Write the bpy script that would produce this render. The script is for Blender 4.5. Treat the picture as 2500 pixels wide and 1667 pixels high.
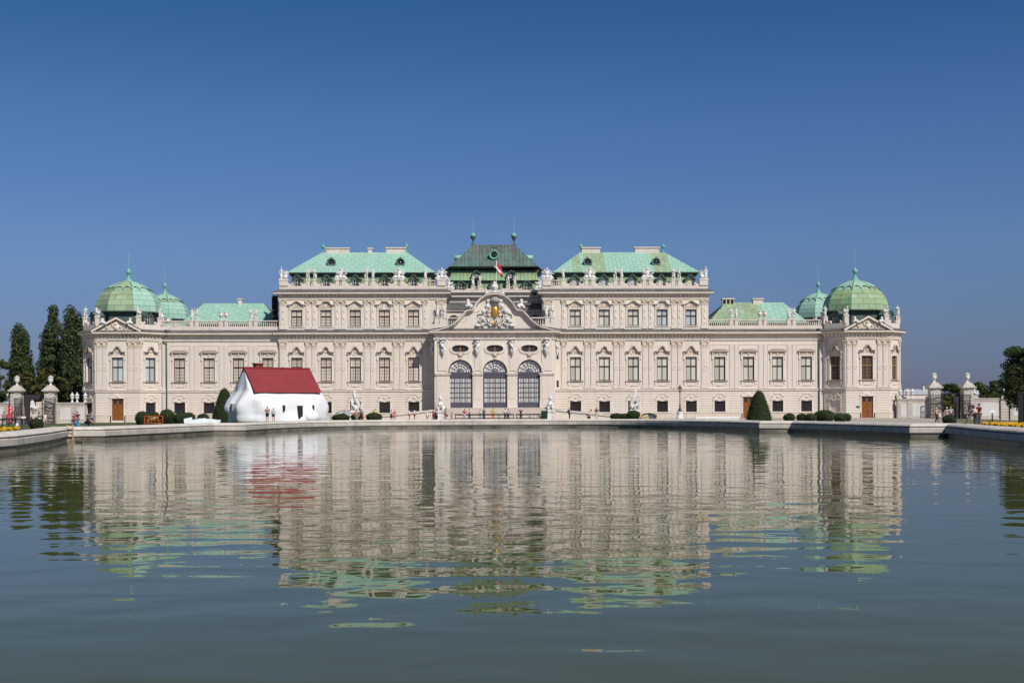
import bpy, math, random
import numpy as np
from mathutils import Vector, Matrix, noise
from mathutils.geometry import tessellate_polygon

for o in list(bpy.data.objects):
    bpy.data.objects.remove(o)
SC = bpy.context.scene
COL = SC.collection
R = math.radians
random.seed(11)

# ------------------------------------------------------------------ camera, sky, sun, exposure
CAM = (-2.3, 0.0, 1.4)
FPX, YAW, ROLL = 3220.0, 0.023, -0.0035      # focal length in pixels of the 2500 px wide photograph
cd = bpy.data.cameras.new('camera')
cam = bpy.data.objects.new('camera', cd)
COL.objects.link(cam)
cd.lens = 36 * FPX / 2500
cd.sensor_width = 36
cd.shift_y = (1003 - 833.5) / 2500
cd.clip_start, cd.clip_end = 0.1, 12000
cam.matrix_world = (Matrix.Translation(CAM) @ Matrix.Rotation(-YAW, 4, 'Z')
                    @ Matrix.Rotation(math.pi / 2, 4, 'X') @ Matrix.Rotation(ROLL, 4, 'Z'))
SC.camera = cam

SUN_EL, SUN_AZ = 44.0, 32.0                  # azimuth: degrees to the right of straight behind the viewer
world = bpy.data.worlds.new('World')
SC.world = world
world.use_nodes = True
nt = world.node_tree
bg = nt.nodes['Background']
sky = nt.nodes.new('ShaderNodeTexSky')
sky.sky_type = 'NISHITA'
sky.sun_disc = False
sky.sun_elevation = R(SUN_EL)
sky.sun_rotation = R(180 - SUN_AZ)
sky.altitude = 0
sky.air_density = 1.0
sky.dust_density = 0.6
sky.ozone_density = 3.0
# a dry, hazeless day: blue deepens with height, greyish blue at the horizon (a smooth law of elevation all round)
tc = nt.nodes.new('ShaderNodeTexCoord')
sep = nt.nodes.new('ShaderNodeSeparateXYZ')
ramp = nt.nodes.new('ShaderNodeValToRGB')
mul = nt.nodes.new('ShaderNodeMixRGB')
mul.blend_type = 'MULTIPLY'
mul.inputs[0].default_value = 1
nt.links.new(tc.outputs['Generated'], sep.inputs[0])
nt.links.new(sep.outputs['Z'], ramp.inputs[0])
el = ramp.color_ramp.elements
el[0].position, el[0].color = 0.0, (0.27, 0.30, 0.55, 1)
el[1].position, el[1].color = 0.75, (0.19, 0.35, 0.52, 1)
for pos, c in ((0.05, (0.30, 0.345, 0.57)), (0.12, (0.36, 0.46, 0.665)), (0.21, (0.305, 0.465, 0.695)), (0.30, (0.175, 0.385, 0.60))):
    e = el.new(pos); e.color = (*c, 1)
nt.links.new(sky.outputs[0], mul.inputs[1])
nt.links.new(ramp.outputs[0], mul.inputs[2])
nt.links.new(mul.outputs[0], bg.inputs[0])
bg.inputs[1].default_value = 0.1

sd = bpy.data.lights.new('sun', 'SUN')
sd.energy = 4.8
sd.angle = R(0.5)
sd.color = (1.0, 0.95, 0.87)
sun = bpy.data.objects.new('sun', sd)
COL.objects.link(sun)
_dir = Vector((math.sin(R(SUN_AZ)) * math.cos(R(SUN_EL)), -math.cos(R(SUN_AZ)) * math.cos(R(SUN_EL)), math.sin(R(SUN_EL))))
sun.rotation_euler = _dir.to_track_quat('Z', 'Y').to_euler()
sun.location = (60, -60, 90)
SC.view_settings.view_transform = 'Standard'
SC.view_settings.look = 'None'
SC.view_settings.exposure = 0.0
SC.view_settings.gamma = 1.0
SC.view_settings.use_curve_mapping = False
SC.render.engine = 'CYCLES'

# ------------------------------------------------------------------ helpers
def at(u, y):
    """x of the point at depth y that a sight line through photograph column u meets"""
    a = (u - 1250) / FPX
    zc = y / (math.cos(YAW) - a * math.sin(YAW))
    return CAM[0] + zc * (math.sin(YAW) + a * math.cos(YAW))

def zat(u, v, y):
    yh = 1003 + ROLL * (u - 1250)
    return CAM[2] + (yh - v) * y / FPX

def smooth(t):
    t = max(0.0, min(1.0, t))
    return t * t * (3 - 2 * t)

def ground_z(x, y):
    z = 0.05
    far = smooth((y - 120) / 60)
    z -= 0.36 * smooth((-x - 22) / 36) * far
    z -= (0.30 if x < 0 else 0.6) * smooth((abs(x) - 66) / 10) * far
    z -= 0.25 * smooth((abs(x) - 36) / 12) * (1 - far)
    return z

class MB:
    """collects shapes; build() links them as one mesh object"""
    def __init__(s):
        s.v, s.f, s.mi, s.sm = [], [], [], []
    def add(s, verts, faces, mi=0, smooth=False, M=None):
        n = len(s.v)
        if M is not None:
            verts = [M @ Vector(p) for p in verts]
        s.v += [tuple(p) for p in verts]
        for f in faces:
            s.f.append([i + n for i in f])
            s.mi.append(mi)
            s.sm.append(smooth)
        return s
    def box(s, x0, x1, y0, y1, z0, z1, mi=0, M=None):
        v = [(x0, y0, z0), (x1, y0, z0), (x1, y1, z0), (x0, y1, z0), (x0, y0, z1), (x1, y0, z1), (x1, y1, z1), (x0, y1, z1)]
        return s.add(v, [(0, 3, 2, 1), (4, 5, 6, 7), (0, 1, 5, 4), (1, 2, 6, 5), (2, 3, 7, 6), (3, 0, 4, 7)], mi, False, M)
    def prism(s, pts, y0, y1, mi=0, M=None, smooth=False):
        """outline in (x, z), extruded from y0 (front) to y1"""
        n = len(pts)
        v = [(p[0], y0, p[1]) for p in pts] + [(p[0], y1, p[1]) for p in pts]
        tri = tessellate_polygon([[Vector((p[0], p[1], 0)) for p in pts]])
        f = [tuple(t) for t in tri] + [tuple(i + n for i in reversed(t)) for t in tri]
        s.add(v, f, mi, False, M)
        return s.add(v, [(i, (i + 1) % n, (i + 1) % n + n, i + n) for i in range(n)], mi, smooth, M)
    def ribbon(s, pts, t, y0, y1, mi=0, M=None):
        """band of thickness t below a line of (x, z) points"""
        n = len(pts)
        off = []
        for i, p in enumerate(pts):
            a = Vector(pts[max(i - 1, 0)]); b = Vector(pts[min(i + 1, n - 1)])
            d = (b - a).normalized()
            off.append((p[0] + d.y * t, p[1] - d.x * t))
        for i in range(n - 1):
            q = [pts[i], pts[i + 1], off[i + 1], off[i]]
            v = [(p[0], y0, p[1]) for p in q] + [(p[0], y1, p[1]) for p in q]
            s.add(v, [(0, 1, 2, 3), (7, 6, 5, 4), (0, 4, 5, 1), (3, 2, 6, 7)] + ([(0, 3, 7, 4)] if i == 0 else []) + ([(1, 5, 6, 2)] if i == n - 2 else []), mi, False, M)
        return s
    def lathe(s, prof, c=(0, 0, 0), n=12, mi=0, smooth=True, M=None, ang0=0.0):
        v, f = [], []
        for r, z in prof:
            for k in range(n):
                a = ang0 + 2 * math.pi * k / n
                v.append((c[0] + r * math.cos(a), c[1] + r * math.sin(a), c[2] + z))
        for i in range(len(prof) - 1):
            for k in range(n):
                f.append((i * n + k, i * n + (k + 1) % n, (i + 1) * n + (k + 1) % n, (i + 1) * n + k))
        f.append(tuple(range(n - 1, -1, -1)))
        f.append(tuple((len(prof) - 1) * n + k for k in range(n)))
        return s.add(v, f, mi, smooth, M)
    def tube(s, pts, r, n=6, mi=0, M=None, smooth=True):
        pts = [Vector(p) for p in pts]
        rs = r if isinstance(r, (list, tuple)) else [r] * len(pts)
        v, f = [], []
        for i, p in enumerate(pts):
            d = (pts[min(i + 1, len(pts) - 1)] - pts[max(i - 1, 0)]).normalized()
            a = d.orthogonal().normalized() if abs(d.z) > .9 else d.cross(Vector((0, 0, 1))).normalized()
            b = d.cross(a)
            for k in range(n):
                t = 2 * math.pi * k / n
                v.append(p + (a * math.cos(t) + b * math.sin(t)) * rs[i])
        for i in range(len(pts) - 1):
            for k in range(n):
                f.append((i * n + k, i * n + (k + 1) % n, (i + 1) * n + (k + 1) % n, (i + 1) * n + k))
        f.append(tuple(range(n - 1, -1, -1)))
        f.append(tuple((len(pts) - 1) * n + k for k in range(n)))
        return s.add(v, f, mi, smooth, M)
    def ell(s, c, r, n=8, m=6, mi=0, M=None, rot=None):
        if not isinstance(r, (list, tuple)):
            r = (r, r, r)
        v = [(0, 0, -1)]
        for i in range(1, m):
            p = math.pi * i / m
            for k in range(n):
                a = 2 * math.pi * k / n
                v.append((math.sin(p) * math.cos(a), math.sin(p) * math.sin(a), -math.cos(p)))
        v.append((0, 0, 1))
        f = [(0, 1 + (k + 1) % n, 1 + k) for k in range(n)]
        for i in range(m - 2):
            for k in range(n):
                f.append((1 + i * n + k, 1 + i * n + (k + 1) % n, 1 + (i + 1) * n + (k + 1) % n, 1 + (i + 1) * n + k))
        L = len(v) - 1
        f += [(L, 1 + (m - 2) * n + k, 1 + (m - 2) * n + (k + 1) % n) for k in range(n)]
        q = [Vector((p[0] * r[0], p[1] * r[1], p[2] * r[2])) for p in v]
        if rot is not None:
            q = [rot @ p for p in q]
        return s.add([p + Vector(c) for p in q], f, mi, True, M)
    def sweep(s, path, prof, mi=0, closed=False, caps=True, smooth=False, M=None):
        """profile of (outward, z) along a plan path; outward is to the right of travel"""
        n, k = len(path), len(prof)
        P = [Vector(p) for p in path]
        off = []
        for i in range(n):
            if closed:
                d0 = (P[i] - P[i - 1]).normalized(); d1 = (P[(i + 1) % n] - P[i]).normalized()
            else:
                d0 = (P[i] - P[i - 1]).normalized() if i else (P[1] - P[0]).normalized()
                d1 = (P[i + 1] - P[i]).normalized() if i < n - 1 else d0
            n0 = Vector((d0.y, -d0.x)); n1 = Vector((d1.y, -d1.x))
            b = n0 + n1
            b = b / max(0.35, (b.dot(b) / 2)) if b.length > 1e-6 else n0
            off.append(b)
        v = [(P[i].x + off[i].x * d, P[i].y + off[i].y * d, z) for i in range(n) for d, z in prof]
        f = []
        for i in range(n if closed else n - 1):
            j = (i + 1) % n
            for a in range(k - 1):
                f.append((i * k + a, j * k + a, j * k + a + 1, i * k + a + 1))
        if caps and not closed:
            f.append(tuple(range(k - 1, -1, -1)))
            f.append(tuple((n - 1) * k + a for a in range(k)))
        return s.add(v, f, mi, smooth, M)
    def mesh(s, name, mats):
        me = bpy.data.meshes.new(name)
        me.from_pydata(s.v, [], s.f)
        for m in (mats if isinstance(mats, (list, tuple)) else [mats]):
            me.materials.append(m)
        me.polygons.foreach_set('material_index', s.mi)
        me.polygons.foreach_set('use_smooth', s.sm)
        me.update()
        return me
    def build(s, name, mats, parent=None, M=None, **props):
        return put(s.mesh(name, mats), name, parent, M, **props)

def put(me, name, parent=None, M=None, **props):
    o = bpy.data.objects.new(name, me)
    COL.objects.link(o)
    if parent is not None:
        o.parent = parent
    if M is not None:
        o.matrix_basis = M
    for k, v in props.items():
        o[k] = v
    return o

def tag(o, label=None, cat=None, group=None, kind=None):
    if label: o['label'] = label
    if cat: o['category'] = cat
    if group: o['group'] = group
    if kind: o['kind'] = kind
    return o

def thing(name, label, cat, loc=(0, 0, 0), rz=0.0, group=None, sc=1.0):
    o = bpy.data.objects.new(name, None)
    o.empty_display_size = 0.3
    COL.objects.link(o)
    o.location = loc
    o.rotation_euler = (0, 0, rz)
    o.scale = (sc, sc, sc) if not isinstance(sc, tuple) else sc
    return tag(o, label, cat, group)

def T(x=0, y=0, z=0, rz=0.0, s=None):
    m = Matrix.Translation((x, y, z)) @ Matrix.Rotation(rz, 4, 'Z')
    if s is not None:
        m = m @ Matrix.Diagonal((s[0], s[1], s[2], 1))
    return m

# ------------------------------------------------------------------ materials
def material(name, col, rough=0.8, var=0.0, scale=1.0, col2=None, bump=0.0, bscale=20.0, spec=0.3, metal=0.0,
             rnd=0.0, streak=0.0, island=False, coords='Object'):
    m = bpy.data.materials.new(name)
    m.use_nodes = True
    t = m.node_tree
    b = t.nodes['Principled BSDF']
    b.inputs['Roughness'].default_value = rough
    b.inputs['Specular IOR Level'].default_value = spec
    b.inputs['Metallic'].default_value = metal
    c4 = (*col, 1)
    b.inputs['Base Color'].default_value = c4
    tcn = t.nodes.new('ShaderNodeTexCoord')
    out = None
    c2 = (*(col2 if col2 else [c * (1 - var) for c in col]), 1)
    if var > 0 or col2:
        n = t.nodes.new('ShaderNodeTexNoise')
        n.inputs['Scale'].default_value = scale
        n.inputs['Detail'].default_value = 6
        n.inputs['Roughness'].default_value = 0.65
        t.links.new(tcn.outputs[coords], n.inputs['Vector'])
        r = t.nodes.new('ShaderNodeValToRGB')
        r.color_ramp.elements[0].position = 0.36
        r.color_ramp.elements[1].position = 0.66
        r.color_ramp.elements[0].color = c4
        r.color_ramp.elements[1].color = c2
        t.links.new(n.outputs['Fac'], r.inputs[0])
        out = r.outputs[0]
    if streak > 0:                       # rain streaks and soot, drawn out downwards
        mp = t.nodes.new('ShaderNodeMapping')
        mp.inputs['Scale'].default_value = (1.6, 1.6, 0.12)
        t.links.new(tcn.outputs[coords], mp.inputs[0])
        n = t.nodes.new('ShaderNodeTexNoise')
        n.inputs['Scale'].default_value = 1.4
        n.inputs['Detail'].default_value = 5
        t.links.new(mp.outputs[0], n.inputs['Vector'])
        r = t.nodes.new('ShaderNodeValToRGB')
        r.color_ramp.elements[0].position = 0.50
        r.color_ramp.elements[1].position = 0.80
        r.color_ramp.elements[0].color = (1, 1, 1, 1)
        k = 1 - streak
        r.color_ramp.elements[1].color = (k, k * 0.98, k * 0.95, 1)
        t.links.new(n.outputs['Fac'], r.inputs[0])
        mx = t.nodes.new('ShaderNodeMixRGB'); mx.blend_type = 'MULTIPLY'; mx.inputs[0].default_value = 1
        if out is not None: t.links.new(out, mx.inputs[1])
        else: mx.inputs[1].default_value = c4
        t.links.new(r.outputs[0], mx.inputs[2])
        out = mx.outputs[0]
    if rnd > 0:
        if island:
            oi = t.nodes.new('ShaderNodeNewGeometry'); ro = oi.outputs['Random Per Island']
        else:
            oi = t.nodes.new('ShaderNodeObjectInfo'); ro = oi.outputs['Random']
        mr = t.nodes.new('ShaderNodeMapRange')
        mr.inputs['To Min'].default_value = 1 - rnd
        mr.inputs['To Max'].default_value = 1 + rnd
        t.links.new(ro, mr.inputs['Value'])
        mx = t.nodes.new('ShaderNodeVectorMath'); mx.operation = 'SCALE'
        if out is not None: t.links.new(out, mx.inputs[0])
        else: mx.inputs[0].default_value = col
        t.links.new(mr.outputs[0], mx.inputs['Scale'])
        out = mx.outputs[0]
    if out is not None:
        t.links.new(out, b.inputs['Base Color'])
    if bump > 0:
        n = t.nodes.new('ShaderNodeTexNoise')
        n.inputs['Scale'].default_value = bscale
        n.inputs['Detail'].default_value = 4
        t.links.new(tcn.outputs[coords], n.inputs['Vector'])
        bp = t.nodes.new('ShaderNodeBump')
        bp.inputs['Strength'].default_value = 0.6
        bp.inputs['Distance'].default_value = bump
        t.links.new(n.outputs['Fac'], bp.inputs['Height'])
        t.links.new(bp.outputs[0], b.inputs['Normal'])
    return m

STUCCO = material('cream_stucco', (0.66, 0.588, 0.522), 0.9, 0.07, 0.35, streak=0.17)
TRIM = material('pale_stucco_trim', (0.69, 0.615, 0.545), 0.9, 0.12, 1.2, streak=0.22)
PANEL = material('pinkish_stucco', (0.63, 0.555, 0.50), 0.9, 0.06, 0.7, streak=0.14)
RELIEF = material('stucco_relief', (0.62, 0.53, 0.43), 0.9, 0.22, 2.5, streak=0.15, bump=0.02, bscale=9)
PLINTH = material('palace_base_stone', (0.60, 0.52, 0.44), 0.9, 0.14, 0.8, streak=0.12)
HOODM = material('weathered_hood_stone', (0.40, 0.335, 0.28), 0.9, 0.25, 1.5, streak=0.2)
STATUE = material('white_statue_stone', (0.78, 0.76, 0.745), 0.85, 0.35, 2.2, col2=(0.46, 0.445, 0.43), streak=0.2, bump=0.02, bscale=8)
PARAPET = material('parapet_stone', (0.66, 0.58, 0.52), 0.9, 0.14, 0.9, streak=0.18)
ZINC = material('grey_sheet_metal', (0.075, 0.073, 0.07), 0.65, 0.3, 0.7, col2=(0.135, 0.132, 0.128), spec=0.4)
DARK = material('dark_interior', (0.02, 0.018, 0.018), 0.9)  # darkness of an unlit interior put into the colour
FRAME_RED = material('red_brown_window_wood', (0.085, 0.02, 0.016), 0.5, 0.2, 3)
FRAME_BROWN = material('brown_window_wood', (0.065, 0.034, 0.02), 0.5, 0.2, 3)
FRAME_OCHRE = material('ochre_window_wood', (0.30, 0.17, 0.06), 0.5, 0.2, 3)
DOORWOOD = material('brown_door_wood', (0.24, 0.085, 0.02), 0.45, 0.3, 2.5, bump=0.003, bscale=30)
IRON = material('dark_grille_iron', (0.035, 0.03, 0.035), 0.5)
GATEBLUE = material('blue_grey_gate_steel', (0.075, 0.075, 0.095), 0.5, 0.1, 1)

def glass(name, col, rough=0.06, spec=0.5, rnd=0.20, coat=0.0):
    m = material(name, col, rough, 0.12, 0.35, spec=spec, rnd=rnd)
    m.node_tree.nodes['Principled BSDF'].inputs['Coat Weight'].default_value = coat
    return m
PANE_LINED = glass('glass_with_pale_blind', (0.60, 0.56, 0.47))
PANE_PLAIN = glass('glass_with_grey_blind', (0.50, 0.495, 0.44))
PANE_SKY = glass('glass_painted_sky_reflection', (0.44, 0.48, 0.50), 0.03, 0.8)  # sky reflection put into the pale blue-grey base colour
PANE_DARK = glass('dark_glass', (0.025, 0.03, 0.04), 0.04, 0.6)
PANE_GATE = glass('pale_gate_glass', (0.70, 0.68, 0.66), 0.2, 0.4, 0.02)

def copper(name, c1, c2, c3, rnd=0.10):
    """green patina: two greens in patches, brown where rain runs"""
    m = material(name, c1, 0.62, 0.2, 0.45, col2=c2, rnd=rnd, spec=0.35, bump=0.012, bscale=2.5)
    t = m.node_tree
    b = t.nodes['Principled BSDF']
    src = b.inputs['Base Color'].links[0].from_socket
    tcn = t.nodes.new('ShaderNodeTexCoord')
    mp = t.nodes.new('ShaderNodeMapping')
    mp.inputs['Scale'].default_value = (1.3, 1.3, 0.25)
    n = t.nodes.new('ShaderNodeTexNoise')
    n.inputs['Scale'].default_value = 1.1
    n.inputs['Detail'].default_value = 6
    r = t.nodes.new('ShaderNodeValToRGB')
    r.color_ramp.elements[0].position = 0.53
    r.color_ramp.elements[1].position = 0.74
    r.color_ramp.elements[0].color = (0, 0, 0, 1)
    mx = t.nodes.new('ShaderNodeMixRGB')
    mx.inputs[2].default_value = (*c3, 1)
    t.links.new(tcn.outputs['Object'], mp.inputs[0])
    t.links.new(mp.outputs[0], n.inputs['Vector'])
    t.links.new(n.outputs['Fac'], r.inputs[0])
    t.links.new(r.outputs[0], mx.inputs[0])
    t.links.new(src, mx.inputs[1])
    t.links.new(mx.outputs[0], b.inputs['Base Color'])
    return m
COPPER = copper('mint_copper', (0.255, 0.445, 0.355), (0.295, 0.47, 0.39), (0.26, 0.46, 0.31), 0.05)
COPPER_W = copper('yellowed_copper', (0.27, 0.385, 0.265), (0.26, 0.34, 0.20), (0.22, 0.21, 0.10), 0.11)
COPPER_M = copper('mansard_copper', (0.20, 0.39, 0.24), (0.31, 0.38, 0.17), (0.16, 0.18, 0.07), 0.11)
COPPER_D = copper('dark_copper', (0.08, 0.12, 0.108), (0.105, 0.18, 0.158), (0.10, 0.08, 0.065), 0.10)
COPPER_BROWN = copper('browned_copper', (0.095, 0.098, 0.095), (0.115, 0.15, 0.135), (0.09, 0.075, 0.065), 0.12)
COPPER_SEAM = material('copper_seam', (0.07, 0.16, 0.115), 0.7)
COPPER_OLD_SHADE = material('blackened_and_shade_copper', (0.06, 0.08, 0.07), 0.6, 0.4, 1.5, col2=(0.10, 0.15, 0.125))  # real blackening; on soffits and front drums it carries painted shade
COPPER_T = material('turquoise_copper', (0.17, 0.42, 0.33), 0.6, 0.2, 2)
GOLD = material('gilding', (0.62, 0.33, 0.06), 0.35, 0.3, 5, metal=0.6, bump=0.02, bscale=10)
GRASS = None
# ------------------------------------------------------------------ ground, pond, water
POND_HALF = [(28.5, 1.5), (28.6, 60), (29.3, 77), (31.7, 90), (35.4, 106.0), (32.6, 106.6), (29.9, 136.2), (26.7, 136.8),
             (26.3, 149), (25.0, 159), (22.8, 167.5), (19.5, 174), (15, 178.5), (9, 180.7), (0, 181)]
def round_end(pts, k0):
    out = list(pts[:k0])
    q = pts[k0:] + [(-pts[-2][0], pts[-2][1])]
    q = [pts[k0 - 1]] + q
    for i in range(1, len(q) - 2):
        a, b, c, d = (Vector(v) for v in q[i - 1:i + 3])
        for k in range(4):
            t = k / 4
            p = .5 * ((2 * b) + (c - a) * t + (2 * a - 5 * b + 4 * c - d) * t * t + (3 * b - a - 3 * c + d) * t ** 3)
            out.append((p.x, p.y))
    return out + [pts[-1]]
POND_HALF = round_end(POND_HALF, 8)
POND = [(-x, y) for x, y in POND_HALF] + [(x, y) for x, y in reversed(POND_HALF[:-1])]      # left shore, far end, right shore
WATER_Z, COPING_Z = -0.85, 0.28

GRAVEL = material('pale_gravel', (0.42, 0.37, 0.31), 0.95, 0.25, 0.25, bump=0.01, bscale=12)
LAWN = material('mown_lawn', (0.055, 0.085, 0.024), 0.95, 0.3, 0.6, col2=(0.09, 0.10, 0.035), bump=0.03, bscale=14)
LAWN_DRY = material('dry_lawn', (0.12, 0.115, 0.05), 0.95, 0.3, 0.5, col2=(0.17, 0.14, 0.075), bump=0.03, bscale=14)
COPE = material('coping_limestone', (0.62, 0.57, 0.51), 0.85, 0.18, 0.8, col2=(0.48, 0.44, 0.40), streak=0.15, rnd=0.06, bump=0.006, bscale=7, coords='Object')
COPE_LOW = material('pond_wall_limestone', (0.58, 0.53, 0.47), 0.85, 0.2, 0.8, col2=(0.43, 0.39, 0.345), streak=0.2, rnd=0.06, bump=0.008, bscale=7)
WETSTONE = material('wet_algae_stone', (0.22, 0.195, 0.16), 0.5, 0.5, 0.35, col2=(0.06, 0.055, 0.045), bump=0.01, bscale=5)

def resample(poly, step):
    out = []
    for i in range(len(poly) - 1):
        a, b = Vector(poly[i]), Vector(poly[i + 1])
        n = max(1, int((b - a).length / step))
        out += [tuple(a.lerp(b, k / n)) for k in range(n)]
    return out + [poly[-1]]

def build_ground():
    ring = resample(POND + [POND[0]], 3.0)[:-1]
    cx, cy = 0, 95
    lay = [0.0, 0.7, 2.5, 5, 8, 12, 17, 23, 30, 38, 48, 60, 75, 100, 140, 250, 600, 1600, 5000]
    v, f = [], []
    for s in lay:
        for x, y in ring:
            d = Vector((x - cx, y - cy))
            u = d.normalized()
            p = Vector((x, y)) + u * (s + 0.45)
            z = ground_z(p.x, p.y)
            v.append((p.x, p.y, z))
    n = len(ring)
    for i in range(len(lay) - 1):
        for k in range(n):
            f.append((i * n + k, (i + 1) * n + k, (i + 1) * n + (k + 1) % n, i * n + (k + 1) % n))
    tag(MB().add(v, f, 0, True).build('ground', GRAVEL), kind='structure')
build_ground()

def sheet(name, poly, m, dz, step=4.0):
    """flat piece of ground cover that follows the ground"""
    xs = [p[0] for p in poly]; ys = [p[1] for p in poly]
    out = resample(poly + [poly[0]], step)[:-1]
    pts = [Vector((x, y, 0)) for x, y in out]
    tri = tessellate_polygon([pts])
    v = [(p.x, p.y, ground_z(p.x, p.y) + dz) for p in pts]
    mb = MB().add(v, tri, 0, True)
    me = mb.mesh(name, m)
    return tag(put(me, name), kind='structure')

def lawn_strip(name, poly_rows, m, dz):
    """rows of points (left to right, near to far) as a grid that follows the ground"""
    v, f = [], []
    n = len(poly_rows[0])
    for row in poly_rows:
        for x, y in row:
            v.append((x, y, ground_z(x, y) + dz))
    for i in range(len(poly_rows) - 1):
        for k in range(n - 1):
            f.append((i * n + k, i * n + k + 1, (i + 1) * n + k + 1, (i + 1) * n + k))
    return tag(MB().add(v, f, 0, True).build(name, m), kind='structure')

def shore(y):
    p = POND_HALF
    for i in range(len(p) - 1):
        if p[i][1] <= y <= p[i + 1][1] and p[i + 1][1] > p[i][1]:
            t = (y - p[i][1]) / (p[i + 1][1] - p[i][1])
            return p[i][0] + t * (p[i + 1][0] - p[i][0])
    return 34
ys = [60 + 4 * i for i in range(35)]
ys2 = [60 + 4 * i for i in range(41)]
lawn_strip('lawn', [[(-(shore(min(y, 178)) + 1.2) - (min(90, 54 + max(0, y - 150)) - shore(min(y, 178))) * k / 8, y) for k in range(8, -1, -1)] for y in ys2 if y < 170], LAWN, 0.03)
lawn_strip('lawn', [[(-88 + k * 7, y) for k in range(9)] for y in ys2 if 166 < y < 222], LAWN, 0.034)
lawn_strip('lawn', [[(max(shore(min(y, 178)) + 2.6, at(2312, y)) + 6 * k, y) for k in range(11)] for y in ys2 if 70 < y < 212], LAWN_DRY, 0.03)

def build_water():
    v = [(x * 1.01, y, WATER_Z) for x, y in POND]
    tri = tessellate_polygon([[Vector((p[0], p[1], 0)) for p in v]])
    m = bpy.data.materials.new('pond_water')
    m.use_nodes = True
    t = m.node_tree
    b = t.nodes['Principled BSDF']
    b.inputs['Base Color'].default_value = (0.060, 0.068, 0.020, 1)
    b.inputs['Roughness'].default_value = 0.015
    b.inputs['IOR'].default_value = 1.14
    b.inputs['Specular IOR Level'].default_value = 0.5
    tcn = t.nodes.new('ShaderNodeTexCoord')
    hs = []
    for sx, sy, sc, dist, det in ((0.72, 1.0, 0.92, 0.0165, 0.0), (0.75, 1.0, 2.1, 0.0042, 1.0), (0.5, 0.8, 0.33, 0.017, 1.0)):
        mp = t.nodes.new('ShaderNodeMapping')
        mp.inputs['Scale'].default_value = (sx, sy, 1)
        mp.inputs['Rotation'].default_value = (0, 0, R(random.uniform(-8, 8)))
        t.links.new(tcn.outputs['Object'], mp.inputs[0])
        n = t.nodes.new('ShaderNodeTexNoise')
        n.inputs['Scale'].default_value = sc
        n.inputs['Detail'].default_value = det
        n.inputs['Roughness'].default_value = 0.45
        n.inputs['Distortion'].default_value = 0.3
        t.links.new(mp.outputs[0], n.inputs['Vector'])
        ml = t.nodes.new('ShaderNodeMath'); ml.operation = 'MULTIPLY'
        ml.inputs[1].default_value = dist
        t.links.new(n.outputs['Fac'], ml.inputs[0])
        hs.append(ml.outputs[0])
    a = t.nodes.new('ShaderNodeMath'); a.operation = 'ADD'
    t.links.new(hs[0], a.inputs[0]); t.links.new(hs[1], a.inputs[1])
    a2 = t.nodes.new('ShaderNodeMath'); a2.operation = 'ADD'
    t.links.new(a.outputs[0], a2.inputs[0]); t.links.new(hs[2], a2.inputs[1])
    bp = t.nodes.new('ShaderNodeBump')
    bp.inputs['Strength'].default_value = 1.0
    bp.inputs['Distance'].default_value = 1.0
    t.links.new(a2.outputs[0], bp.inputs['Height'])
    t.links.new(bp.outputs[0], b.inputs['Normal'])
    tag(MB().add(v, tri).build('water', m), kind='structure')
build_water()

# the stone wall round the pond: coping stones over wall stones over a wet base course
def build_pond_wall():
    root = thing('pond_wall', 'pale limestone wall with rounded coping stones around the pond', 'wall', (0, 170, 0))
    inv = Matrix.Translation((0, -170, 0))
    pts = resample(POND, 0.9)
    pts = [p for p in pts if p[1] > 50]
    P = [Vector(p) for p in pts]
    cop = [(0.02, -0.02), (0.07, 0.0), (0.09, 0.05), (0.03, 0.12), (-0.10, 0.185), (-0.30, 0.25), (-0.55, COPING_Z), (-1.1, COPING_Z), (-1.1, -0.3)]
    low = [(0.10, -0.52), (0.13, -0.47), (0.14, -0.12), (0.11, -0.07), (-0.2, -0.05)]
    base = [(0.02, -1.3), (0.02, -0.54), (-0.3, -0.54)]
    corners = [Vector(p) for p in POND]
    cuts, acc = [0], 0.0
    for i in range(1, len(P)):
        acc += (P[i] - P[i - 1]).length
        isc = min((P[i] - c).length for c in corners) < 0.05 and i < len(P) - 1
        ang = 0
        if isc:
            ang = (P[i] - P[i - 1]).angle(P[i + 1] - P[i])
        if acc > 3.4 or (isc and ang > 0.25) or i == len(P) - 1:
            cuts.append(i); acc = 0
    off = []                                   # mitred outward direction at every point, water to the right of travel
    for i in range(len(P)):
        d0 = (P[i] - P[max(i - 1, 0)]) if i else (P[1] - P[0])
        d1 = (P[i + 1] - P[i]) if i < len(P) - 1 else d0
        d0, d1 = d0.normalized(), d1.normalized()
        n = Vector((d0.y, -d0.x)) + Vector((d1.y, -d1.x))
        off.append(n / max(0.35, n.dot(n) / 2))
    def piece(prof, a, b):
        k = len(prof)
        v = []
        for i in range(a, b + 1):
            q = P[i]
            if i == a: q = q + (P[a + 1] - P[a]).normalized() * .012
            if i == b: q = q - (P[b] - P[b - 1]).normalized() * .012
            v += [(q.x + off[i].x * d, q.y + off[i].y * d, z) for d, z in prof]
        f = [(i * k + e, (i + 1) * k + e, (i + 1) * k + e + 1, i * k + e + 1) for i in range(b - a) for e in range(k - 1)]
        f += [tuple(range(k - 1, -1, -1)), tuple((b - a) * k + e for e in range(k))]
        return MB().add(v, f)
    for a, b in zip(cuts[:-1], cuts[1:]):
        piece(cop, a, b).build('coping_stone', COPE, root, inv)
        piece(low, a, b).build('wall_stone', COPE_LOW, root, inv)
    MB().sweep(P, base).build('base_course', WETSTONE, root, inv)
build_pond_wall()

# ------------------------------------------------------------------ the palace
PAL = thing('palace', 'long cream baroque palace with green copper roofs and domes behind the pond', 'palace', (0, 230, 0))
rs = random.Random(5)

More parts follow.
